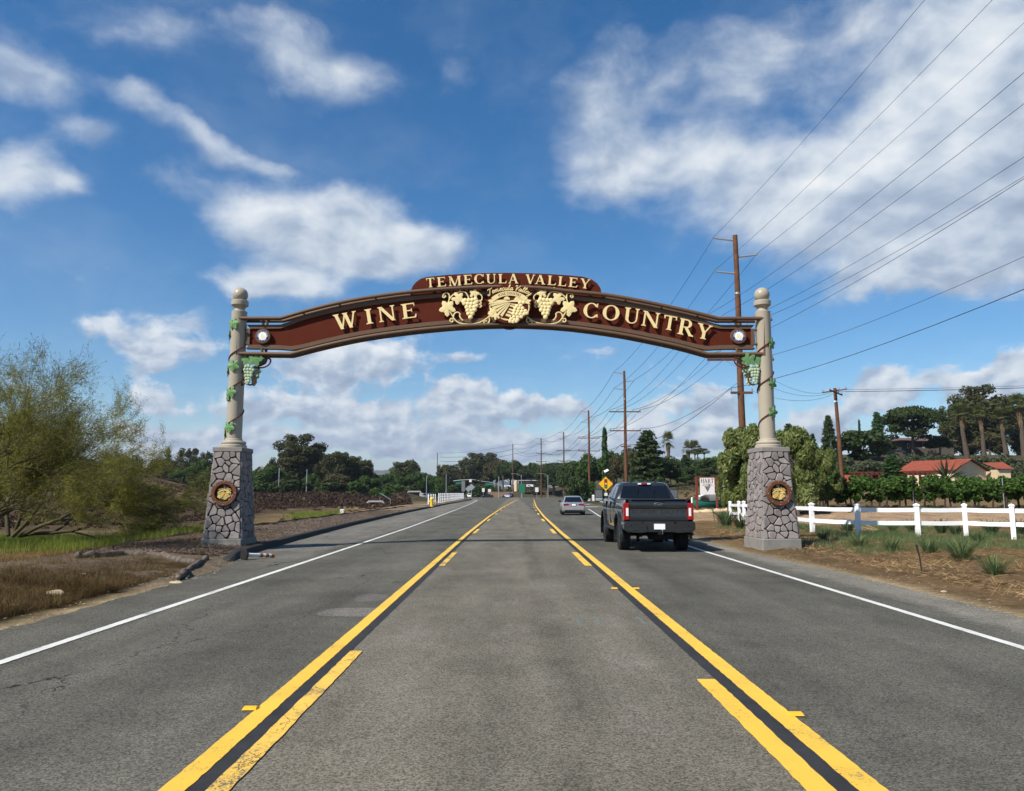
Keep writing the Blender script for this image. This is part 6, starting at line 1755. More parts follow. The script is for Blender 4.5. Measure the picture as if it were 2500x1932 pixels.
# ------------------------------------------------------------------ vegetation
NR = np.random.default_rng(42)
L_euc = leafmat('eucalyptus_leaf', [(0, (.034,.042,.016)), (.5, (.066,.074,.030)), (1, (.12,.11,.05))])
L_dark = leafmat('dark_evergreen_leaf', [(0, (.017,.031,.009)), (.5, (.038,.060,.019)), (1, (.066,.092,.030))], .15)
L_green = leafmat('mid_green_leaf', [(0, (.025,.050,.012)), (.5, (.050,.092,.022)), (1, (.095,.14,.035))])
L_olive = leafmat('olive_leaf', [(0, (.035,.045,.022)), (.5, (.065,.080,.042)), (1, (.12,.13,.075))])
L_brown = leafmat('brown_green_leaf', [(0, (.035,.036,.015)), (.5, (.075,.070,.030)), (1, (.12,.10,.05))])
L_pale = leafmat('pale_yellow_green_leaf', [(0, (.045,.066,.018)), (.45, (.115,.15,.042)), (.8, (.26,.29,.105)), (1, (.46,.46,.25))], .35)
L_vine = leafmat('vine_leaf_green', [(0, (.022,.048,.010)), (.5, (.052,.105,.020)), (.9, (.11,.175,.04)), (1, (.19,.21,.06))], .3)
L_cyp = leafmat('cypress_leaf', [(0, (.018,.040,.012)), (.5, (.035,.075,.022)), (1, (.06,.11,.035))], .1)
L_palo = leafmat('palo_verde_leaf', [(0, (.13,.135,.025)), (.5, (.21,.205,.042)), (1, (.32,.30,.085))], .45)
L_palm = leafmat('palm_frond', [(0, (.05,.07,.02)), (.5, (.10,.125,.04)), (1, (.19,.18,.07))], .2)
L_skirt = leafmat('dead_palm_frond', [(0, (.08,.055,.03)), (.5, (.15,.105,.06)), (1, (.24,.18,.11))], .1)
L_brush = leafmat('dry_brush', [(0, (.026,.016,.011)), (.5, (.052,.032,.022)), (.85, (.078,.050,.034)), (1, (.125,.085,.055))], .1)
L_dry = leafmat('dry_grass', [(0, (.055,.034,.013)), (.5, (.115,.072,.028)), (.82, (.20,.14,.06)), (1, (.38,.30,.17))], .2)
L_ochre = leafmat('ochre_grass', [(0, (.11,.065,.022)), (.5, (.19,.12,.045)), (1, (.33,.24,.11))], .2)
L_lush = leafmat('bright_grass', [(0, (.085,.12,.018)), (.5, (.17,.22,.035)), (1, (.30,.31,.085))], .35)
L_tuft = leafmat('weed_blade', [(0, (.045,.085,.030)), (.5, (.10,.155,.06)), (.85, (.17,.20,.09)), (1, (.32,.27,.14))], .25)
L_straw = leafmat('straw', [(0, (.12,.065,.03)), (.5, (.25,.155,.07)), (1, (.48,.36,.20))], .1)
L_chip = leafmat('wood_chip', [(0, (.045,.030,.022)), (.5, (.12,.085,.062)), (.85, (.20,.155,.12)), (1, (.42,.36,.28))], 0.0)
M_bark = pbr('grey_bark', (0.10, 0.075, 0.055), 0.9, var=0.3, scale=3, bump=0.5, bscale=12)
M_palmbark = pbr('palm_bark', (0.075, 0.058, 0.044), 0.95, var=0.4, scale=5, bump=0.9, bscale=14)
M_twig = pbr('palo_bark', (0.055, 0.050, 0.022), 0.8, var=0.4, scale=2)
M_vtrunk = pbr('vine_trunk', (0.055, 0.038, 0.028), 0.95, var=0.3, scale=8, bump=0.6, bscale=30)

def rand_dirs(n):
    v = NR.normal(size=(n, 3)); return v/np.linalg.norm(v, axis=1, keepdims=True)
def leaf_quads(C, N, size, asp=1.6, up=None):
    """diamond leaves at C with normals about N"""
    n = len(C); s = size*(0.6 + 0.8*NR.random(n))[:, None]
    N = N + 0.9*rand_dirs(n); N /= np.linalg.norm(N, axis=1, keepdims=True)
    a = np.cross(N, rand_dirs(n)); a /= np.linalg.norm(a, axis=1, keepdims=True) + 1e-9
    if up is not None:
        a = a*(1-up[3]) + np.array(up[:3])*up[3]; a -= N*(a*N).sum(1, keepdims=True); a /= np.linalg.norm(a, axis=1, keepdims=True) + 1e-9
    b = np.cross(N, a)
    k = 0.5*asp
    return np.stack([C - a*s*k, C - b*s*.5 + a*s*.05, C + a*s*k, C + b*s*.5 + a*s*.05], axis=1)
def clump_leaves(clumps, n, size, asp=1.6, shell=.45, up=None):
    """clumps: (cx,cy,cz,rx,ry,rz)"""
    K = np.array(clumps, dtype=float); w = (K[:, 3]*K[:, 4]*K[:, 5])**(2/3); w /= w.sum()
    idx = NR.choice(len(K), n, p=w); d = rand_dirs(n); r = NR.random(n)**shell
    # lumpy shells
    C = K[idx, :3] + d*K[idx, 3:]*r[:, None]
    return leaf_quads(C, d, size, asp, up)
def trunk_mesh(name, h, r0, clumps, mat, lean=0.0, seed=0, limbs=7, top=.55):
    rnd = random.Random(seed); m = MB(); n = 7
    pth = [(lean*(i/n)**1.5*h + .04*h*math.sin(i*1.1+seed)*(i/n)*.4, .03*h*math.sin(i*.9+seed*2)*(i/n)*.5, -.3 + (h*top+.3)*i/n) for i in range(n+1)]
    m.tube(pth, [r0*(1.25 if i == 0 else 1)*(1-.55*i/n) for i in range(n+1)], 9)
    for k, c in enumerate(sorted(clumps, key=lambda q: -q[3]*q[5])[:limbs]):
        i = rnd.randint(3, n); s = Vector(pth[i]); e = Vector(c[:3]); mid = s.lerp(e, .5) + Vector((0, 0, -.04*h))
        m.tube([s, mid, e], [r0*.42, r0*.28, r0*.12], 6)
    return m.mesh(name, mat)

TREES = {}
def reg(kind, h, w, clumps, n, size, lm, asp=1.6, trunk=(.25, .55), up=None, shell=.45, limbs=7, seed=0, lean=0):
    cm = quads_mesh('crown', clump_leaves(clumps, n, size, asp, shell, up), lm)
    tm = trunk_mesh('trunk', h, trunk[0], clumps, M_bark, lean, seed, limbs, trunk[1])
    TREES[kind] = (h, w, tm, cm)
def rc(rnd, n, fx, fy, fz, fr):
    return [(fx(rnd), fy(rnd), fz(rnd)) + fr(rnd) for _ in range(n)]
def make_kinds():
    for v in range(3):     # tall ragged eucalyptus, h 16 w 12
        rnd = random.Random(10+v); cl = []
        for k in range(54):
            t = rnd.random()**.9; z = 2.4 + 12.6*t; rr = (5.2*math.sin(math.pi*min(1, .25+.75*(1-t)**.8))*(.55+.45*rnd.random()))
            a = rnd.uniform(0, 6.28); s = rnd.uniform(1.1, 2.1)*(1.2-.5*t); cl.append((rr*.75*math.cos(a), rr*.75*math.sin(a), z, s*1.15, s*1.15, s*1.1))
        cl += [(rnd.uniform(-.5, .5), 0, 14.2, 1.3, 1.3, 1.3), (rnd.uniform(-.5, .5), 0, 15.3, .8, .8, .8)]
        reg(f'euc{v}', 16, 12, cl, 15000, .32, L_euc, 2.0, (.42, .7), (0, 0, -1, .45), .42, 10, v)
    for v in range(3):     # rounded broadleaf, h 8 w 9
        rnd = random.Random(30+v); cl = []
        for k in range(26):
            a = rnd.uniform(0, 6.28); e = rnd.uniform(-.15, 1.45); q = rnd.uniform(.62, .95)
            s = rnd.uniform(1.0, 1.6); cl.append((3.4*q*math.cos(a)*math.cos(e), 3.4*q*math.sin(a)*math.cos(e), 3.6 + 3.2*q*math.sin(e), s, s, s*.8))
        reg(f'round{v}', 8, 9, cl, 10000, .27, (L_green, L_dark, L_brown)[v], 1.5, (.28, .5), None, .5, 8, v)
    rnd = random.Random(50); cl = []   # umbrella pine h 10 w 11
    for k in range(60):
        a = rnd.uniform(0, 6.28); rr = 4.7*rnd.random()**.55; s = rnd.uniform(.9, 1.5); z = 8.4 - .085*rr*rr + rnd.uniform(-.5, .5)
        cl.append((rr*math.cos(a), rr*math.sin(a), z, s*1.25, s*1.25, s*.7))
    for k in range(26):
        a = rnd.uniform(0, 6.28); rr = 4.2*rnd.random()**.5; cl.append((rr*math.cos(a), rr*math.sin(a), rnd.uniform(3.4, 6.2), 1.4, 1.4, .5))
    reg('umbrella', 10, 11, cl, 15000, .26, L_dark, 1.8, (.34, .62), None, .5, 14, 3)
    for v in range(2):      # conifers h 12 w 6
        rnd = random.Random(60+v); cl = []
        for k in range(46):
            t = k/46; z = 1.6 + 10*t; R_ = 2.7*(1-t)**.75*(.75+.35*rnd.random()) + .25; a = k*2.4 + rnd.uniform(-.4, .4)
            cl.append((R_*.7*math.cos(a), R_*.7*math.sin(a), z, .75*R_**.5+.2, .75*R_**.5+.2, .42*(1.2-t*.5)))
        reg(f'conifer{v}', 12, 6, cl, 6000, .26, (L_dark, L_cyp)[v], 2.2, (.2, .9), (0, 0, -.4, .3), .55, 4, v)
    cl = [(.05*math.sin(i), .05*math.cos(i*2), .6+.5*i, .62-.3*abs(i/22-.35)**1.5*1.4, .62-.3*abs(i/22-.35)**1.5*1.4, .6) for i in range(23)]
    reg('cypress', 12, 1.6, cl, 5000, .22, L_cyp, 2.2, (.12, .9), (0, 0, 1, .75), .6, 0)
    for v in range(2):      # willowy pale shrub trees h 5.5 w 5
        rnd = random.Random(80+v); cl = []
        for k in range(24):
            a = rnd.uniform(0, 6.28); rr = 2.0*rnd.random()**.6; z = rnd.uniform(1.2, 4.9); rr *= (1.15 - .10*z); s = rnd.uniform(.5, .85)
            cl.append((rr*math.cos(a), rr*math.sin(a), z, s, s, s*1.05))
        reg(f'willow{v}', 5.5, 5, cl, 34000, .115, L_pale, 3.6, (.16, .6), (.3, 0, 1, .35), .6, 12, v)
    for v in range(3):      # bushes h 3 w 4.4
        rnd = random.Random(90+v); cl = []
        for k in range(14):
            a = rnd.uniform(0, 6.28); rr = 1.5*rnd.random()**.5; s = rnd.uniform(.55, .95); cl.append((rr*math.cos(a), rr*math.sin(a), rnd.uniform(.5, 2.2), s, s, s*.85))
        reg(f'bush{v}', 3, 4.4, cl, 3600, .20, (L_olive, L_green, L_dark)[v], 1.8, (.1, .4), None, .5, 5, v)
make_kinds()

def place_tree(kind, px, d, top_py, width_px, label, base_z=None, cat='tree', group=None, name='tree', rz=0.0, sink=0.0):
    h0, w0, tm, cm = TREES[kind]; t = at(px, top_py, d); x = t.x
    zb = ground_z(x, d) if base_z is None else base_z
    root = empty(name, (x, d, zb - sink), rz, label, cat, group)
    sz = max(.15, (t.z - zb + sink)/h0); sx = width_px/F*d/w0*(1.18 if kind[:3] in ('euc', 'rou') else 1.05)
    root.scale = (sx, sx, sz)
    mesh_obj('trunk', tm, root); mesh_obj('crown', cm, root)
    return root

# --- right of the road
PT = place_tree
PT('willow0', 1808, 50, 1050, 130, 'pale green willowy tree left of the right gate pillar', group='pale willowy trees', name='willowy_tree')
PT('willow1', 1772, 52, 1108, 56, 'smaller pale willowy shrub at the left foot of the willowy trees', group='pale willowy trees', name='willowy_tree', rz=1)
PT('willow1', 1850, 47, 1042, 110, 'pale willowy tree right behind the right gate pillar column', group='pale willowy trees', name='willowy_tree', rz=2)
PT('willow0', 1940, 46, 1048, 125, 'pale green willowy tree right of the right gate pillar', group='pale willowy trees', name='willowy_tree', rz=3.5)
PT('willow1', 2010, 50, 1100, 85, 'low pale willowy tree beside the vineyard pole', group='pale willowy trees', name='willowy_tree', rz=4.6)
PT('conifer0', 1924, 150, 1030, 62, 'dark conifer top right of the right column', name='conifer')
PT('conifer1', 1982, 150, 1056, 40, 'small dark conifer left of the vineyard pole', name='conifer')
PT('conifer0', 2021, 160, 1010, 46, 'tall dark conifer just left of the vineyard pole', name='conifer', rz=1)
PT('bush2', 2098, 165, 1048, 130, 'wide dark evergreen bush right of the vineyard pole', cat='tree', name='broad_tree')
PT('cypress', 2097, 190, 1026, 9, 'thin dark cypress tip above the wide evergreen', name='cypress_tree')
PT('conifer1', 2140, 185, 1003, 44, 'open dark conifer left of the umbrella pine', name='conifer', rz=2)
PT('umbrella', 2222, 176, 983, 140, 'large dark umbrella pine in front of the ranch house', name='pine_tree')
PT('euc1', 2318, 192, 992, 62, 'ragged grey eucalyptus between pine and palms', name='eucalyptus_tree', rz=1)
PT('euc0', 2388, 196, 942, 130, 'tallest dark eucalyptus on the right hill', name='eucalyptus_tree')
PT('euc2', 2355, 198, 985, 90, 'lower dark eucalyptus left of the tallest one', name='eucalyptus_tree', rz=2)
PT('euc1', 2430, 194, 990, 80, 'dark eucalyptus between the third and fourth palm', name='eucalyptus_tree', rz=2.5)
PT('euc2', 2490, 200, 962, 110, 'dark eucalyptus at the right edge of the photo', name='eucalyptus_tree', rz=.7)
PT('round1', 2292, 181, 1060, 70, 'dark tree hiding the right part of the ranch house', name='broad_tree', rz=3)
PT('round1', 2165, 180, 1078, 56, 'dark tree hiding the left part of the ranch house', name='broad_tree', rz=2)
PT('round2', 2412, 182, 1050, 90, 'brownish tree behind the feet of the stout palms', name='broad_tree', rz=1)
PT('round1', 1966, 170, 1080, 90, 'dark round tree behind the pale willowy trees', name='broad_tree')
for i, (px, d, tp, w, k) in enumerate(((2070,140,1112,80,0),(2120,136,1118,90,0),(2170,142,1108,80,0),(2215,150,1104,70,0),(2270,146,1102,80,0),(2320,150,1105,70,0),(2400,138,1108,80,0),(2450,136,1106,90,0),(2500,132,1112,90,0),(2040,128,1128,70,1),(2478,126,1130,70,0))):
    PT(f'bush{k}', px, d, tp, w, (('first', 'second', 'third', 'fourth', 'fifth', 'sixth', 'seventh', 'eighth', 'ninth', '', 'tenth')[i] + ' greyish olive bush from the left above the terracotta house' if k == 0 else 'green bush beside the foot of the vineyard pole'), cat='bush', name='olive_bush', group='olive bushes on the right slope' if k == 0 else None, rz=i, sink=.3)
PT('conifer1', 2176, 92, 1106, 62, 'young green pine in front of the pergola', name='pine_tree', rz=.5)
# --- between the truck and the right pillar, and the line beside the poles
PT('conifer0', 1580, 150, 1046, 100, 'big dark pine right of the second power pole', name='pine_tree', rz=.3)
PT('round1', 1612, 155, 1120, 100, 'dark bushy tree at the right foot of the big pine', name='broad_tree')
PT('round2', 1548, 165, 1110, 70, 'brownish green tree left behind the big pine', name='broad_tree')
PT('cypress', 1475.5, 125, 1047, 21, 'tall narrow cypress above the yellow warning sign', name='cypress_tree')
PT('round0', 1440, 175, 1098, 85, 'green tree behind the third power pole', name='broad_tree')
PT('round1', 1395, 190, 1120, 70, 'dark round tree left of the third power pole', name='broad_tree', rz=1)
PT('bush2', 1410, 142, 1160, 62, 'dense round dark bush beside the right picket fence', cat='bush', name='round_bush')
PT('round2', 1505, 185, 1105, 60, 'pale brownish tree between cypress and second pole', name='broad_tree', rz=2)
PT('conifer0', 1672, 200, 1108, 40, 'narrow dark conifer left of the two distant palms', name='conifer', rz=1.2)
PT('round1', 1690, 195, 1135, 60, 'dark round tree left of the willowy trees', name='broad_tree', rz=2)
PT('round1', 1725, 190, 1140, 60, 'dark tree above the winery sign', name='broad_tree', rz=3)
PT('round0', 1655, 190, 1150, 60, 'mid green tree right of the pickup truck roof', name='broad_tree', rz=4)
PT('bush0', 1700, 150, 1172, 60, 'grey green bush behind the winery sign', cat='bush', name='olive_bush')
PT('bush1', 1640, 140, 1180, 60, 'green bush right behind the pickup truck roof', cat='bush', name='green_bush')
# --- behind the junction
PT('umbrella', 1375, 300, 1124, 85, 'dark flat pine behind the fourth power pole', name='pine_tree', rz=1)
PT('umbrella', 1335, 310, 1132, 60, 'dark flat pine right of the grey lower pole', name='pine_tree', rz=2)
PT('round1', 1262, 365, 1122, 62, 'dark round tree behind the bare dark pole', name='broad_tree', rz=.4)
PT('round1', 1228, 368, 1124, 50, 'dark round tree left of the bare dark pole', name='broad_tree', rz=1.4)
PT('euc1', 1298, 380, 1130, 30, 'slim tree in front of the white building', name='slim_tree')
PT('euc0', 1192, 390, 1106, 62, 'tall brownish eucalyptus left of the junction poles', name='eucalyptus_tree', rz=2)
PT('euc2', 1152, 385, 1116, 62, 'broad eucalyptus above the signal mast arm', name='eucalyptus_tree', rz=3)
PT('round2', 1165, 375, 1150, 70, 'brown green bushy tree under the signal mast arm', name='broad_tree', rz=2)
PT('round0', 1115, 380, 1158, 50, 'green tree at the left end of the signal mast', name='broad_tree', rz=5)
PT('euc1', 1082, 360, 1135, 40, 'thin pale tree beside the distant power pole', name='slim_tree', rz=1)
for i, (px, d, w) in enumerate(((1285, 338, 34), (1312, 336, 40), (1345, 334, 36), (1198, 337, 24), (1222, 336, 26), (1244, 338, 20))):
    PT('bush0' if i < 3 else 'bush2', px, d, 1196 if i < 3 else 1194, w, (('left', 'middle', 'right')[i % 3] + (' dry grey green bush on the weedy bank behind the junction' if i < 3 else ' dark shrub above the tan board fence')), cat='bush', name='bank_bush', group='bushes on the weedy bank' if i < 3 else 'shrubs above the board fence', rz=i)
# --- left of the road
PT('euc0', 735, 215, 1061, 125, 'tallest dark eucalyptus on the left', name='eucalyptus_tree', rz=.5)
PT('euc1', 700, 222, 1102, 50, 'thin topped eucalyptus at the left of the tallest one', name='eucalyptus_tree', rz=1.5)
PT('euc2', 775, 214, 1098, 62, 'dark eucalyptus right of the tallest left one', name='eucalyptus_tree', rz=2)
PT('euc1', 825, 210, 1104, 84, 'broad brown green eucalyptus in the middle of the left grove', name='eucalyptus_tree', rz=3)
PT('euc0', 868, 216, 1114, 50, 'pointed eucalyptus right in the left grove', name='eucalyptus_tree', rz=4)
PT('euc2', 892, 222, 1122, 48, 'eucalyptus at the right end of the left grove', name='eucalyptus_tree', rz=5)
PT('round0', 897, 205, 1158, 66, 'round green tree at the right foot of the left grove', name='broad_tree')
PT('round2', 815, 200, 1150, 84, 'brown green bushy tree at the foot of the left grove', name='broad_tree', rz=1)
PT('round0', 762, 202, 1152, 50, 'small green tree below the tallest left eucalyptus', name='broad_tree', rz=2)
PT('round0', 660, 206, 1133, 84, 'bright green round tree right of the left gate pillar', name='broad_tree', rz=3)
PT('umbrella', 668, 240, 1124, 50, 'dark flat topped tree above the bright green one', name='pine_tree', rz=3)
PT('round1', 622, 215, 1150, 54, 'dark tree directly right of the left gate pillar', name='broad_tree', rz=4)
PT('round2', 692, 200, 1165, 50, 'low ochre green tree between pillar and grove', name='broad_tree', rz=5)
PT('round0', 965, 262, 1150, 66, 'green tree in front of the hills, left one of two', name='broad_tree', rz=1)
PT('round0', 1015, 268, 1148, 66, 'green tree in front of the hills, right one of two', name='broad_tree', rz=2)
PT('euc2', 1008, 300, 1122, 50, 'taller dark tree above the car park', name='eucalyptus_tree', rz=2)
PT('euc0', 975, 305, 1132, 50, 'dim tree behind the two green trees by the hills', name='eucalyptus_tree', rz=1)
PT('round0', 1070, 285, 1160, 50, 'green tree behind the parked cars', name='broad_tree', rz=4)
PT('bush1', 930, 190, 1188, 60, 'dense green shrub beside the longer white fence', cat='bush', name='green_bush', sink=.5)
PT('round0', 492, 222, 1118, 70, 'bright green tree left of the left gate pillar', name='broad_tree', rz=2)
PT('euc1', 462, 262, 1095, 60, 'grey green eucalyptus above the grey roofed far house', name='eucalyptus_tree', rz=2)
PT('euc2', 508, 255, 1102, 50, 'dark eucalyptus directly left of the left gate pillar', name='eucalyptus_tree', rz=1)
PT('conifer0', 412, 258, 1090, 30, 'small conifer top above the mound', name='conifer')
PT('round1', 420, 240, 1118, 66, 'dark tree on the far side of the mound', name='broad_tree', rz=1)
PT('round2', 385, 232, 1112, 70, 'brownish tree beside the palo verde tips', name='broad_tree', rz=1)
PT('round1', 320, 225, 1105, 90, 'dark tree mostly hidden behind the palo verde', name='broad_tree', rz=2)
PT('round0', 440, 215, 1140, 60, 'low green tree on the crest of the mound', name='broad_tree', rz=5)

for i, (px, d, tp, w, k) in enumerate(((640,196,1172,70,2),(720,198,1168,90,2),(790,197,1172,80,2),(850,199,1170,80,1),(945,230,1178,70,1),(990,240,1180,70,2),(1050,270,1180,50,1),(1110,330,1180,50,2),(1160,345,1182,60,1),(1180,350,1178,60,2),(440,205,1165,80,2),(515,200,1160,70,2),(1420,160,1168,60,1),(1545,140,1165,60,2),(1590,138,1170,70,2),(1740,150,1160,70,1),(2000,120,1118,80,1),(1960,110,1130,70,2))):
    PT(f'bush{k}', px, d, tp, w*1.3, (('green' if k == 1 else 'dark') + ' undergrowth shrub ' + ('right of the left gate pillar', 'below the tallest left eucalyptus', 'below the middle of the left grove', 'below the right end of the left grove', 'left of the two green trees by the hills', 'below the taller dark tree above the car park', 'behind the parked cars', 'left of the far signal mast', 'behind the diamond sign backs', 'under the far signal mast arm', 'on the crest of the brown mound', 'directly left of the left gate pillar', 'beside the round bush at the right picket fence', 'behind the pickup truck roof', 'below the big dark pine', 'above the winery sign', 'left of the foot of the vineyard pole', 'behind the right willowy tree')[i]), cat='bush', name='undergrowth_shrub', group='undergrowth shrubs below the trees', rz=i*1.1, sink=.4)
# further trees that close the tree line
for i, (px, d, tp, w, k, lab) in enumerate(((600,232,1152,60,'round1','dark tree just behind the left gate pillar'), (684,226,1118,60,'euc1','eucalyptus rising behind the bright green tree'), (848,218,1116,76,'euc2','dense eucalyptus filling the right half of the left grove'), (800,225,1110,70,'euc0','eucalyptus in the back of the left grove'), (912,236,1150,64,'round1','dark round tree right of the left grove'), (940,255,1152,76,'round0','green tree between the left grove and the hills view'), (990,284,1128,80,'euc1','eucalyptus behind the two green trees'),
        (1042,292,1150,66,'round0','green tree above the parked cars'), (1092,352,1140,66,'euc2','eucalyptus left of the signal mast'), (1130,374,1124,76,'euc0','eucalyptus above the left end of the mast arm'), (1174,394,1106,84,'euc1','tall eucalyptus above the middle of the mast arm'), (1212,384,1116,76,'round2','brown green tree left of the dark junction pole'), (1246,376,1120,76,'round1','dark tree behind the cream water tank'), (1290,388,1130,76,'round1','dark tree behind the dark building, left'), (1322,374,1128,84,'round1','dark tree behind the dark building, right'),
        (1352,332,1124,94,'umbrella','broad dark pine behind the grey lower pole'), (1404,244,1118,96,'round1','dark tree behind the silver sedan'), (1442,204,1108,96,'round1','dark tree directly behind the third pole'), (1497,204,1094,96,'round0','green tree right of the tall cypress'), (1536,214,1088,90,'round2','brown green tree behind the second pole'), (1616,204,1108,106,'round1','dark tree right of the big pine'), (1652,218,1116,90,'round0','green tree behind the lone fan palm'), (1692,232,1112,80,'round1','dark tree below the slim palms'), (1742,218,1112,96,'round0','green tree behind the winery sign'))):
    PT(k, px, d, tp, w, lab, name='broad_tree' if k[0] != 'e' else 'eucalyptus_tree', rz=i*1.7)
# --- palms
def palm_kind(name, h, r, skirt, seed, slim=False):
    rnd = random.Random(seed); m = MB(); n = 10
    pth = [(.02*h*math.sin(i*.5+seed), 0, -.3+(h+.3)*i/n) for i in range(n+1)]
    if slim: rad = [r*(1.1-.35*i/n) for i in range(n+1)]
    else: rad = [r*(1.35 - .80*(i/n)**.8)*(1+.10*math.sin(i*2.1+seed)) for i in range(n+1)]
    m.tube(pth, rad, 10); tm = m.mesh('trunk', M_palmbark)
    top = np.array([pth[-1][0], 0, h])
    def fans(k, e0, e1, L, size):
        out = []
        for _ in range(k):
            a = rnd.uniform(0, 6.28); e = rnd.uniform(e0, e1); d = np.array([math.cos(a)*math.cos(e), math.sin(a)*math.cos(e), math.sin(e)])
            c = top + d*L*rnd.uniform(.45, .75); side = np.cross(d, [0, 0, 1.0]); side /= np.linalg.norm(side)+1e-6; upv = np.cross(side, d)
            for j in range(11):
                t = (j-5)/5*1.15; dd = d*math.cos(t) + side*math.sin(t) + np.array([0, 0, -.18*abs(t)]); w = np.cross(dd, upv); w /= np.linalg.norm(w)+1e-6
                e_ = c + dd*size; out.append([top + d*L*.35 if j == 5 else c, c + dd*size*.4 - w*.05, e_ + np.array([0,0,-.12*size]), c + dd*size*.4 + w*.05])
        return out
    cm = quads_mesh('crown', fans(44 if not slim else 40, -.45, 1.35, 1.5, 1.25 if not slim else 1.0), L_palm)
    sm = None
    if skirt: 
        out = []
        for _ in range(420):
            a = rnd.uniform(0, 6.28); z = h - rnd.random()**1.4*skirt; rr = r*.55 + (.45*(1-(h-z)/skirt)+.08)*rnd.uniform(.3, 1)
            c = np.array([rr*math.cos(a)+top[0], rr*math.sin(a), z]); o = np.array([math.cos(a), math.sin(a), 0]); tng = np.array([-math.sin(a), math.cos(a), 0])
            out.append([c, c - tng*.10 - np.array([0,0,.35]), c + o*.12 - np.array([0,0,.85]), c + tng*.10 - np.array([0,0,.35])])
        sm = quads_mesh('frond_skirt', out, L_skirt)
    return (h, tm, cm, sm)
PALM = [palm_kind('a', 10, .62, 2.4, 1), palm_kind('b', 10, .60, 3.0, 4), palm_kind('c', 10, .22, .6, 7, True)]
def palm(kind, px, top_py, base_py, d, label, group, sx=1.0, lean=0.0):
    h, tm, cm, sm = PALM[kind]; t = at(px, top_py, d); x = t.x; zb = ground_z(x, d) if base_py is None else at(px, base_py, d).z
    root = empty('fan_palm', (x, d, zb), px*.7, label, 'palm tree', group); s = max(.2, (t.z-zb)/(h+1.0)); root.scale = (sx, sx, s); root.rotation_euler = (0, lean, 0)
    mesh_obj('trunk', tm, root); c = mesh_obj('crown', cm, root); c.scale = (1.5, 1.5, 1.15); c.location = (0, 0, -h*.15)
    if sm: mesh_obj('frond_skirt', sm, root)
palm(0, 2352, 996, None, 158, 'leftmost stout fan palm on the right hill', 'stout palms on the right hill', 0.8, R(-3))
palm(1, 2397, 1000, None, 158, 'second stout fan palm from the left on the right hill', 'stout palms on the right hill', 0.72, R(-3))
palm(0, 2449, 1006, None, 157, 'third stout fan palm from the left on the right hill', 'stout palms on the right hill', 0.76, R(-2.5))
palm(1, 2493, 974, None, 155, 'rightmost and tallest stout fan palm on the right hill', 'stout palms on the right hill', 0.85, R(-3.5))
palm(0, 1631, 1066, None, 260, 'fan palm standing alone right of the big pine', 'distant palms behind the truck', 0.9)
palm(1, 1679, 1086, None, 290, 'fan palm among dark trees above the winery sign, left one', 'distant palms behind the truck', 0.9)
palm(2, 1697, 1084, None, 300, 'slim fan palm with round head above the winery sign', 'distant palms behind the truck', 1.2)
palm(2, 1704, 1100, None, 340, 'tiny distant slim palm, left one', 'distant palms behind the truck', 1.2)
palm(2, 1720, 1099, None, 340, 'tiny distant slim palm, right one', 'distant palms behind the truck', 1.2)

# --- agave by the terracotta house
def agave():
    d = 96; c = at(2310, 1168, d); zb = ground_z(c.x, d); out = []; rnd = random.Random(4)
    for k in range(34):
        a = rnd.uniform(0, 6.28); e = rnd.uniform(.2, 1.35); L = rnd.uniform(2.6, 3.6); dr = np.array([math.cos(a)*math.cos(e), math.sin(a)*math.cos(e), math.sin(e)]); s = np.cross(dr, [0,0,1.]); s /= np.linalg.norm(s)+1e-6
        b0 = np.array([0,0,1.2]); out.append([b0, b0+dr*L*.45-s*.14, b0+dr*L+np.array([0,0,-.25]), b0+dr*L*.45+s*.14])
    root = empty('spiky_palm', (c.x, d, zb), 0, 'low spiky grey green palm in front of the terracotta house', 'palm tree')
    mesh_obj('fronds', quads_mesh('fronds', out, L_olive), root)
    m = MB(); m.tube([(0,0,-.2),(0,0,1.3)], [.3,.22], 8); m.build('trunk', M_palmbark, root)
agave()

# --- vineyard
def vine_kinds():
    out = []
    for v in range(4):
        rnd = random.Random(200+v); cl = []
        for k in range(11):
            cl.append((rnd.uniform(-1.15, 1.15), rnd.uniform(-.4, .4), rnd.uniform(.95, 1.75), rnd.uniform(.28, .46), rnd.uniform(.25, .4), rnd.uniform(.2, .34)))
        for k in range(5): cl.append((rnd.uniform(-1.1, 1.1), rnd.uniform(-.35, .35), rnd.uniform(.55, .95), .28, .28, .25))
        cm = quads_mesh('crown', clump_leaves(cl, 2200, .13, 1.1, .5), L_vine)
        m = MB(); a = rnd.uniform(-.15, .15); m.tube([(0,0,-.1),(a*.5,.03,.45),(a,0,.95)], [.075,.06,.055], 7)
        for s in (-1, 1): m.tube([(a,0,.92),(s*.4+a,.03,1.05),(s*1.0,0,1.12)], [.05,.035,.02], 6)
        out.append((m.mesh('trunk', M_vtrunk), cm))
    return out
VK = vine_kinds(); rnd = random.Random(77)
vine_rows = []
for r_ in range(3):
    y0 = 51.0 + r_*3.0
    for i in range(22 if r_ == 0 else 20):
        x = 16.6 + i*1.8 + r_*.9; y = y0 - (x-17)*.10 + rnd.uniform(-.15, .15)
        vine_rows.append((r_, i, x, y))
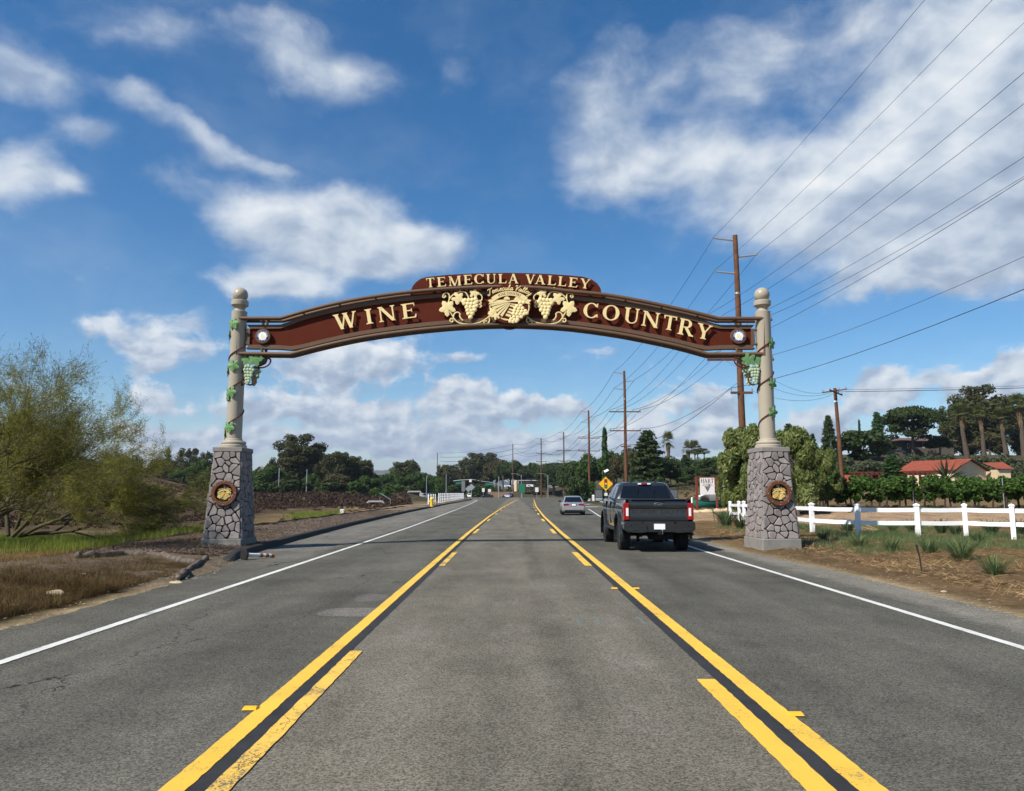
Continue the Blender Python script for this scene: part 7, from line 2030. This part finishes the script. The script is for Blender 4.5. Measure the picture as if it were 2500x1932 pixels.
for (r_, i, x, y) in vine_rows:
    if x > 2.55*r_ + 40: pass
    tm, cm = VK[(i*7+r_*3) % 4]
    ordn = ('first', 'second', 'third', 'fourth', 'fifth', 'sixth', 'seventh', 'eighth', 'ninth', 'tenth', 'eleventh', 'twelfth', 'thirteenth', 'fourteenth', 'fifteenth', 'sixteenth', 'seventeenth', 'eighteenth', 'nineteenth', 'twentieth', 'twenty-first', 'twenty-second')[i]
    root = empty('grapevine', (x, y, ground_z(x, y)), (0 if i % 2 else math.pi) + R(-6), f'{ordn} leafy grapevine from the left in the {("front", "second", "third")[r_]} vineyard row', 'grapevine', f'grapevines in the {("front", "second", "third")[r_]} row')
    s = rnd.uniform(.93, 1.12); root.scale = (s, s, s*(1.0 + .05*r_))
    mesh_obj('trunk', tm, root); mesh_obj('crown', cm, root)
# trellis stakes
m = MB(); m.tube([(0,0,-.2),(0,0,1.9)], .03, 6); me = m.mesh('vineyard_stake', M_galv)
for i in range(6):
    x = 20 + i*5.4; y = 50.75 - (x-17)*.10
    tag(mesh_obj('vineyard_stake', me, None, (x, y, ground_z(x, y))), ('first', 'second', 'third', 'fourth', 'fifth', 'sixth')[i] + ' thin metal stake from the left in the front vineyard row', 'stake', 'stakes of the front vineyard row')

# --- palo verde on the left: multi-stemmed, wispy
def palo_verde(name, loc, stems, depth, seed, label, leaf_n, L0, spread, dirs, droop=.0):
    rnd = random.Random(seed); segs = []; tips = []
    def grow(p, d, L, r, lev):
        n = 4; pts = [p]; rr = [r]; q = p.copy(); dd = d.copy()
        for i in range(n):
            dd = (dd + Vector((rnd.uniform(-1,1), rnd.uniform(-1,1), rnd.uniform(-1,1)))*.16 + Vector((0,0,.03-droop*lev))).normalized(); q = q + dd*L/n; pts.append(q.copy()); rr.append(max(.0022, r*(1-.55*(i+1)/n)))
        segs.append((pts, rr))
        if lev >= depth: tips.append((pts, dd)); return
        k = (3, 4, 4, 5, 4)[min(lev, 4)]
        for c in range(k):
            t = rnd.uniform(.35, 1.0) if c else 1.0; i = min(n, max(1, int(t*n))); b = pts[i]
            ax = dd.orthogonal().normalized(); ax.rotate(Matrix.Rotation(rnd.uniform(0, 6.28), 3, dd)); nd = (dd*math.cos(spread) + ax*math.sin(spread*rnd.uniform(.5, 1.3))).normalized()
            if lev >= depth-1: tips.append((pts, dd))
            grow(b, nd, L*rnd.uniform(.58, .80), rr[i]*.72, lev+1)
    for s, d in zip(stems, dirs): grow(Vector(s), Vector(d).normalized(), L0*rnd.uniform(.85, 1.15), .085, 0)
    root = empty(name, loc, 0, label, 'tree', 'palo verde trees on the left bank')
    big = MB(); small = []
    for pts, rr in segs:
        if rr[0] > .012: big.tube(pts, rr, 6)
        else: big.tube(pts, rr, 3, cap=False)
    big.build('branches', M_twig, root, angle=80)
    T = np.array([[tuple(q) for q in pts] for pts, dd in tips]); D = np.array([tuple(dd) for pts, dd in tips])
    idx = NR.integers(0, len(T), leaf_n); t = NR.random(leaf_n)*3.999; i = t.astype(int); fr = (t-i)[:, None]
    c = T[idx, i] + (T[idx, i+1]-T[idx, i])*fr + NR.normal(0, .05, (leaf_n, 3))
    d = D[idx]*.6 + NR.normal(size=(leaf_n, 3))*np.array([1, 1, .8]); d /= np.linalg.norm(d, axis=1, keepdims=True)
    w = np.cross(d, NR.normal(size=(leaf_n, 3))); w /= np.linalg.norm(w, axis=1, keepdims=True)+1e-9
    L = NR.uniform(.07, .18, leaf_n)[:, None]
    P = np.stack([c, c+d*L*.5-w*.0075, c+d*L, c+d*L*.5+w*.0075], axis=1)
    mesh_obj('leaves', quads_mesh('leaves', P, L_palo), root)
    return len(segs), len(P)
print('palo', palo_verde('palo_verde_tree', (-15.4, 20.5, .25), [(0,0,0),(.15,.1,0),(-.2,0,0),(.1,-.2,0),(0,.2,0)], 5, 5, 'nearer palo verde tree with bare dark branches at the left edge', 34000, 2.3, .50, [(.55,.0,.9),(.9,.1,.55),(-.3,.3,.9),(.75,-.15,.75),(.95,.3,.32)]))
print('palo', palo_verde('palo_verde_tree', (-18.4, 29.0, .1), [(0,0,0),(.2,.1,0),(-.2,0,0),(.1,-.2,0),(0,.3,0)], 5, 9, 'denser olive green palo verde tree behind the nearer one', 120000, 2.55, .55, [(.4,.0,.85),(.95,.1,.38),(-.4,.3,.8),(.85,-.3,.7),(1.0,.2,.22)], .008))
print('palo', palo_verde('palo_verde_tree', (-23.5, 33.0, .1), [(0,0,0),(.2,.1,0),(-.2,0,0)], 5, 13, 'palo verde tree filling the left edge behind the others', 46000, 2.4, .5, [(.2,.0,.9),(.75,.1,.7),(-.3,.2,.9)], .0))

# --- ground cover
_GZ = {}
def gz(x, y):
    """ground height, bilinear on a cached half metre lattice"""
    u, v = x*2, y*2; i, j = math.floor(u), math.floor(v); a, b = u-i, v-j; c = []
    for p in ((i, j), (i+1, j), (i, j+1), (i+1, j+1)):
        h = _GZ.get(p)
        if h is None: h = _GZ[p] = H(p[0]/2, p[1]/2, False)
        c.append(h)
    return (c[0]*(1-a)+c[1]*a)*(1-b) + (c[2]*(1-a)+c[3]*a)*b
def blades(n, fx, size, wid, mat, name, kind, label=None, lean=.5, cat=None, curl=.25):
    """n grass blades; fx(k) -> x,y (or None)"""
    P = []
    for k in range(n):
        q = fx(k)
        if q is None: continue
        x, y = q[:2]; hs = size*(q[2] if len(q) > 2 else 1)*random.uniform(.5, 1.25); a = random.uniform(0, 6.28); l = random.gauss(0, lean)*hs; z = gz(x, y) - .02
        w = wid*random.uniform(.7, 1.3); c, s = math.cos(a)*w, math.sin(a)*w; b = random.uniform(0, 6.28); lx, ly = math.cos(b)*l, math.sin(b)*l
        mx, my, mz = x+lx*.36, y+ly*.36, z+hs*.60; tz = z + hs*max(.25, 1-curl*abs(l)/max(.01, hs))
        P.append([(x-c, y-s, z), (x+c, y+s, z), (mx+c*.7, my+s*.7, mz), (mx-c*.7, my-s*.7, mz)])
        P.append([(mx-c*.7, my-s*.7, mz), (mx+c*.7, my+s*.7, mz), (x+lx+c*.1, y+ly+s*.1, tz), (x+lx-c*.1, y+ly-s*.1, tz)])
    o = mesh_obj(name, quads_mesh(name, P, mat)); return tag(o, label, cat, kind=kind)
random.seed(3)
def f_bank(k):
    y = random.uniform(6.0, 18.5); x = xl(y) - .5 - random.random()**1.3*2.3
    if fb(x, y, .5, 3) < -.18 and random.random() < .6: return None
    return (x, y, (1.0 - .5*sstep(1.3, 2.6, xl(y)-x))*(.75 + .9*fb(x, y, 1.1, 4))*(1 - .6*sstep(12.5, 16.5, y)))
blades(80000, f_bank, .24, .0022, L_dry, 'dry_grass', 'stuff', 'brown dry grass covering the left bank', 1.1, 'grass')
def f_ochre(k):
    y = random.uniform(9, 30); x = -8.6 - random.random()*9
    return (x, y, .7)
blades(26000, f_ochre, .20, .003, L_ochre, 'ochre_grass', 'stuff', 'ochre dry grass behind the left bank', .5, 'grass')
def f_lush(k):
    y = random.gauss(31, 2.2); x = random.uniform(-23, -11.9)
    if fb(x, y, .4, 8) < -.15: return None
    return (x, y, 1.0)
blades(40000, f_lush, .38, .006, L_lush, 'green_grass', 'stuff', 'bright green grass patch behind the left gate pillar', .35, 'grass')
def f_lush2(k):
    t = random.random(); px = random.gauss(760, 26) if t < .7 else random.gauss(810, 12); q = gnd(px, random.gauss(1260, 3), -.2); return (q.x, q.y, 1.0)
blades(5000, f_lush2, .40, .012, L_lush, 'weed_patch', 'stuff', 'small green weed patch left of the white utility box', .4, 'grass')

def brush(n, fx, mat, name, label, size=.16, rad=.5, per=60):
    P = []
    for k in range(n):
        q = fx(k)
        if q is None: continue
        x, y, s = q; z = gz(x, y); r_ = rad*s
        d = rand_dirs(per); d[:, 2] = np.abs(d[:, 2]); C = np.array([x, y, z]) + d*np.array([r_, r_, r_*.62])*(NR.random(per)**.5)[:, None]
        P.append(leaf_quads(C, d, size*(.6+.4*s), 2.2, (0, 0, 1, .4)))
    o = mesh_obj(name, quads_mesh(name, np.concatenate(P), mat)); return tag(o, label, 'brush', kind='stuff')
def f_mound(k):
    x = random.uniform(-100, -20); y = random.uniform(48, 128)
    if x > -22 - (y-48)*.05: return None
    if fb(x*.35, y, .11, 2.0) > .36: return None
    return (x, y, random.uniform(.6, 1.3))
brush(5200, f_mound, L_brush, 'dry_brush', 'dark brown dry brush covering the mound and the field on the left', .075, .50, 60)
def f_band(k):
    y = random.uniform(112, 215); px = random.uniform(560, 1000); x = at(px, 1205, y).x
    if x > -16: return None
    return (x, y, random.uniform(.7, 1.5))
brush(1500, f_band, L_brush, 'brush_band', 'band of dark brown brush below the left trees', .17, .85, 60)
def f_flat(k):
    y = random.uniform(38, 112); x = random.uniform(-40, -14.5)
    if fb(x*.3, y, .16, 6) < .12: return None
    return (x, y, random.uniform(.35, .7))
brush(900, f_flat, L_brush, 'low_brush', 'low brown brush strips in the field on the left', .08, .5, 60)
def f_weed(k):
    y = random.uniform(70, 135); x = random.uniform(15, 38)
    return (x, y, random.uniform(.4, .8))
brush(420, f_weed, L_brown, 'dry_weeds', 'dry weeds on the slope behind the winery sign', .10, .4, 40)
def f_vw(k):
    y = random.uniform(45, 56); x = random.uniform(14, 60); return (x, y, random.uniform(.25, .7))
brush(220, f_vw, L_olive, 'vineyard_weeds', 'low grey green weeds under the grapevines', .08, .45, 60)

# wood chips of the verge, straw and stubble of the right verge
def flakes(n, fx, L, W, mat, name, label, cat, zo=.012, tilt=.35):
    P = []
    for k in range(n):
        q = fx(k)
        if q is None: continue
        x, y = q; z = gz(x, y) + zo*random.random() + .02; a = random.uniform(0, 6.28); l = L*random.uniform(.4, 1.3); w = W*random.uniform(.6, 1.3); c, s = math.cos(a), math.sin(a); t = random.gauss(0, tilt)*l
        P.append([(x-c*l+s*w, y-s*l-c*w, z-t*.5), (x+c*l+s*w, y+s*l-c*w, z+t), (x+c*l-s*w, y+s*l+c*w, z+t+.004), (x-c*l-s*w, y-s*l+c*w, z-t*.5+.004)])
    o = mesh_obj(name, quads_mesh(name, P, mat)); return tag(o, label, cat, kind='stuff')
def f_chip(k):
    y = 19.5 + 50*random.random()**1.7; a, b = -11.7, xl(y)-.3; return (random.uniform(a, b), y)
flakes(26000, f_chip, .035, .012, L_chip, 'wood_chips', 'brown wood chip mulch on the verge around the left gate pillar', 'wood chips', .03)
def f_straw(k):
    y = random.uniform(9, 34); x = xr(y) + .9 + abs(random.gauss(0, 2.6))
    if fb(x, y, .6, 2) < -.05 and random.random() < .75: return None
    return (x, y)
flakes(15000, f_straw, .085, .003, L_straw, 'straw_litter', 'dry straw and stalks scattered over the right verge', 'straw', .05, .5)
def f_short(k):
    y = random.uniform(20, 36); x = xr(y) + 2.2 + random.random()*9
    q = fb(x, y, .45, 9)
    if q < -.15: return None
    return (x, y, .6 + 1.2*max(0, q))
blades(46000, f_short, .24, .0032, L_tuft, 'short_weeds', 'stuff', 'short green weeds along the foot of the white rail fence', .7, 'weeds')
def f_peb(k):
    s = random.choice((0, 1))
    y = random.uniform(5, 40)
    if s: return (xr(y) + abs(random.gauss(0, .5)) - .2, y)
    return (xl(y) - abs(random.gauss(0, .4)) + .25, y) if y < 19 else None
flakes(2600, f_peb, .016, .013, pbr('pebbles', (.36,.31,.24), .9, var=.4, scale=40), 'gravel_bits', 'loose gravel along both road edges', 'gravel', .004, .1)

# individual grass tufts on the right verge
def tuft_mesh(seed, n, h, wid, mat, spread=.45):
    rnd = random.Random(seed); P = []
    for k in range(n):
        a = rnd.uniform(0, 6.28); r_ = rnd.random()*.10; L = h*rnd.uniform(.5, 1.15); o = rnd.random()**.7*spread*L*1.6; w = wid*rnd.uniform(.6, 1.2); c, s = math.cos(a), math.sin(a); b = np.array([c*r_, s*r_, -.02]); t = np.array([-s, c, 0])*w
        p1 = b + np.array([c*o*.3, s*o*.3, L*.5]); p2 = b + np.array([c*o*.65, s*o*.65, L*.82]); p3 = b + np.array([c*o, s*o, L*(1-.30*rnd.random()*o/max(.01, L))])
        P.append([b-t, b+t, p1+t, p1-t]); P.append([p1-t, p1+t, p2+t*.7, p2-t*.7]); P.append([p2-t*.7, p2+t*.7, p3, p3])
    P = [q if not np.allclose(q[2], q[3]) else [q[0], q[1], q[2], q[2]+np.array([1e-4,0,0])] for q in P]
    return quads_mesh('blades', P, mat)
TM = [tuft_mesh(1, 240, .40, .0030, L_tuft, .75), tuft_mesh(2, 280, .44, .0032, L_tuft, .95), tuft_mesh(3, 120, .50, .0065, leafmat('strap_leaf', [(0,(.03,.055,.025)),(.6,(.07,.11,.045)),(1,(.14,.17,.08))], .15), .7)]
TL = [((2347, 1367), 1, .95, 'largest grass tuft in the middle of the right verge'), ((2270, 1352), 0, .85, 'grass tuft right of the tall stake'), ((2176, 1345), 0, .8, 'pale grass tuft left of the tall stake'), ((2098, 1336), 1, .75, 'grass tuft right of the right gate pillar'), ((2430, 1397), 0, .85, 'pale tuft at the right edge with dead stalks'),
      ((2390, 1330), 0, .8, 'tuft under the second fence post from the right edge'), ((2070, 1302), 2, .9, 'dark strappy plant under the first full fence bay'), ((2231, 1306), 2, .9, 'dark strappy plant just left of the third fence post'), ((2335, 1308), 2, .8, 'dark strappy plant in the fourth fence bay, left'), ((2300, 1305), 2, .9, 'pale strappy plant right of the third fence post'),
      ((2420, 1310), 2, .95, 'dark strappy plant in the fifth fence bay'), ((2490, 1308), 2, .95, 'dark strappy plant at the rightmost fence post'), ((2180, 1300), 1, .7, 'soft weed clump in the second fence bay'), ((1775, 1284), 2, 1.3, 'strappy plant at the left end of the white fence'), ((1808, 1290), 2, 1.1, 'strappy plant directly left of the right gate pillar'), ((2010, 1318), 0, .8, 'grass tuft behind the right gate pillar plinth'), ((1765, 1268), 1, 1.2, 'grass clump left of the white fence end')]
for i, ((px, py), k, s, lab) in enumerate(TL):
    q = gnd(px, py, .15); root = mesh_obj('grass_tuft', TM[k], None, (q.x, q.y, ground_z(q.x, q.y))); root.scale = (s*1.6, s*1.6, s*1.3); root.rotation_euler = (0, 0, i*1.3)
    tag(root, lab, 'plant', 'tufts and plants on the right verge')
# bleached branch below the fence
m = MB(); q = gnd(2145, 1300, .2); rnd = random.Random(6)
for k in range(9):
    a = rnd.uniform(-.5, 1.0); L = rnd.uniform(.5, 1.0); m.tube([(0, 0, .1), (-L*.5*math.cos(a), .1, .1+L*.3*math.sin(a)), (-L*math.cos(a), .15, .12+L*.55*abs(math.sin(a)))], [.012, .008, .004], 4)
tag(m.build('dead_branch', pbr('bleached_wood', (.55,.42,.24), .8), loc=(q.x, q.y, ground_z(q.x, q.y))), 'bleached dry branch lying below the lower fence rail', 'branch')
# ------------------------------------------------------------------ haze
def build_haze():
    m = MB(); m.box(-8000, 8000, -300, 9500, -8, 300)
    mt = bpy.data.materials.new('haze_air'); mt.use_nodes = True
    t = mt.node_tree; t.nodes.clear()
    v = t.nodes.new('ShaderNodeVolumePrincipled'); o = t.nodes.new('ShaderNodeOutputMaterial')
    v.inputs['Color'].default_value = (0.72, 0.80, 0.95, 1); v.inputs['Density'].default_value = 0.00010
    v.inputs['Anisotropy'].default_value = 0.2
    t.links.new(v.outputs[0], o.inputs['Volume'])
    ob = m.build('haze', mt, smooth=False)
    return tag(ob, 'pale thin haze in the air over the valley', 'haze', kind='stuff')
build_haze()
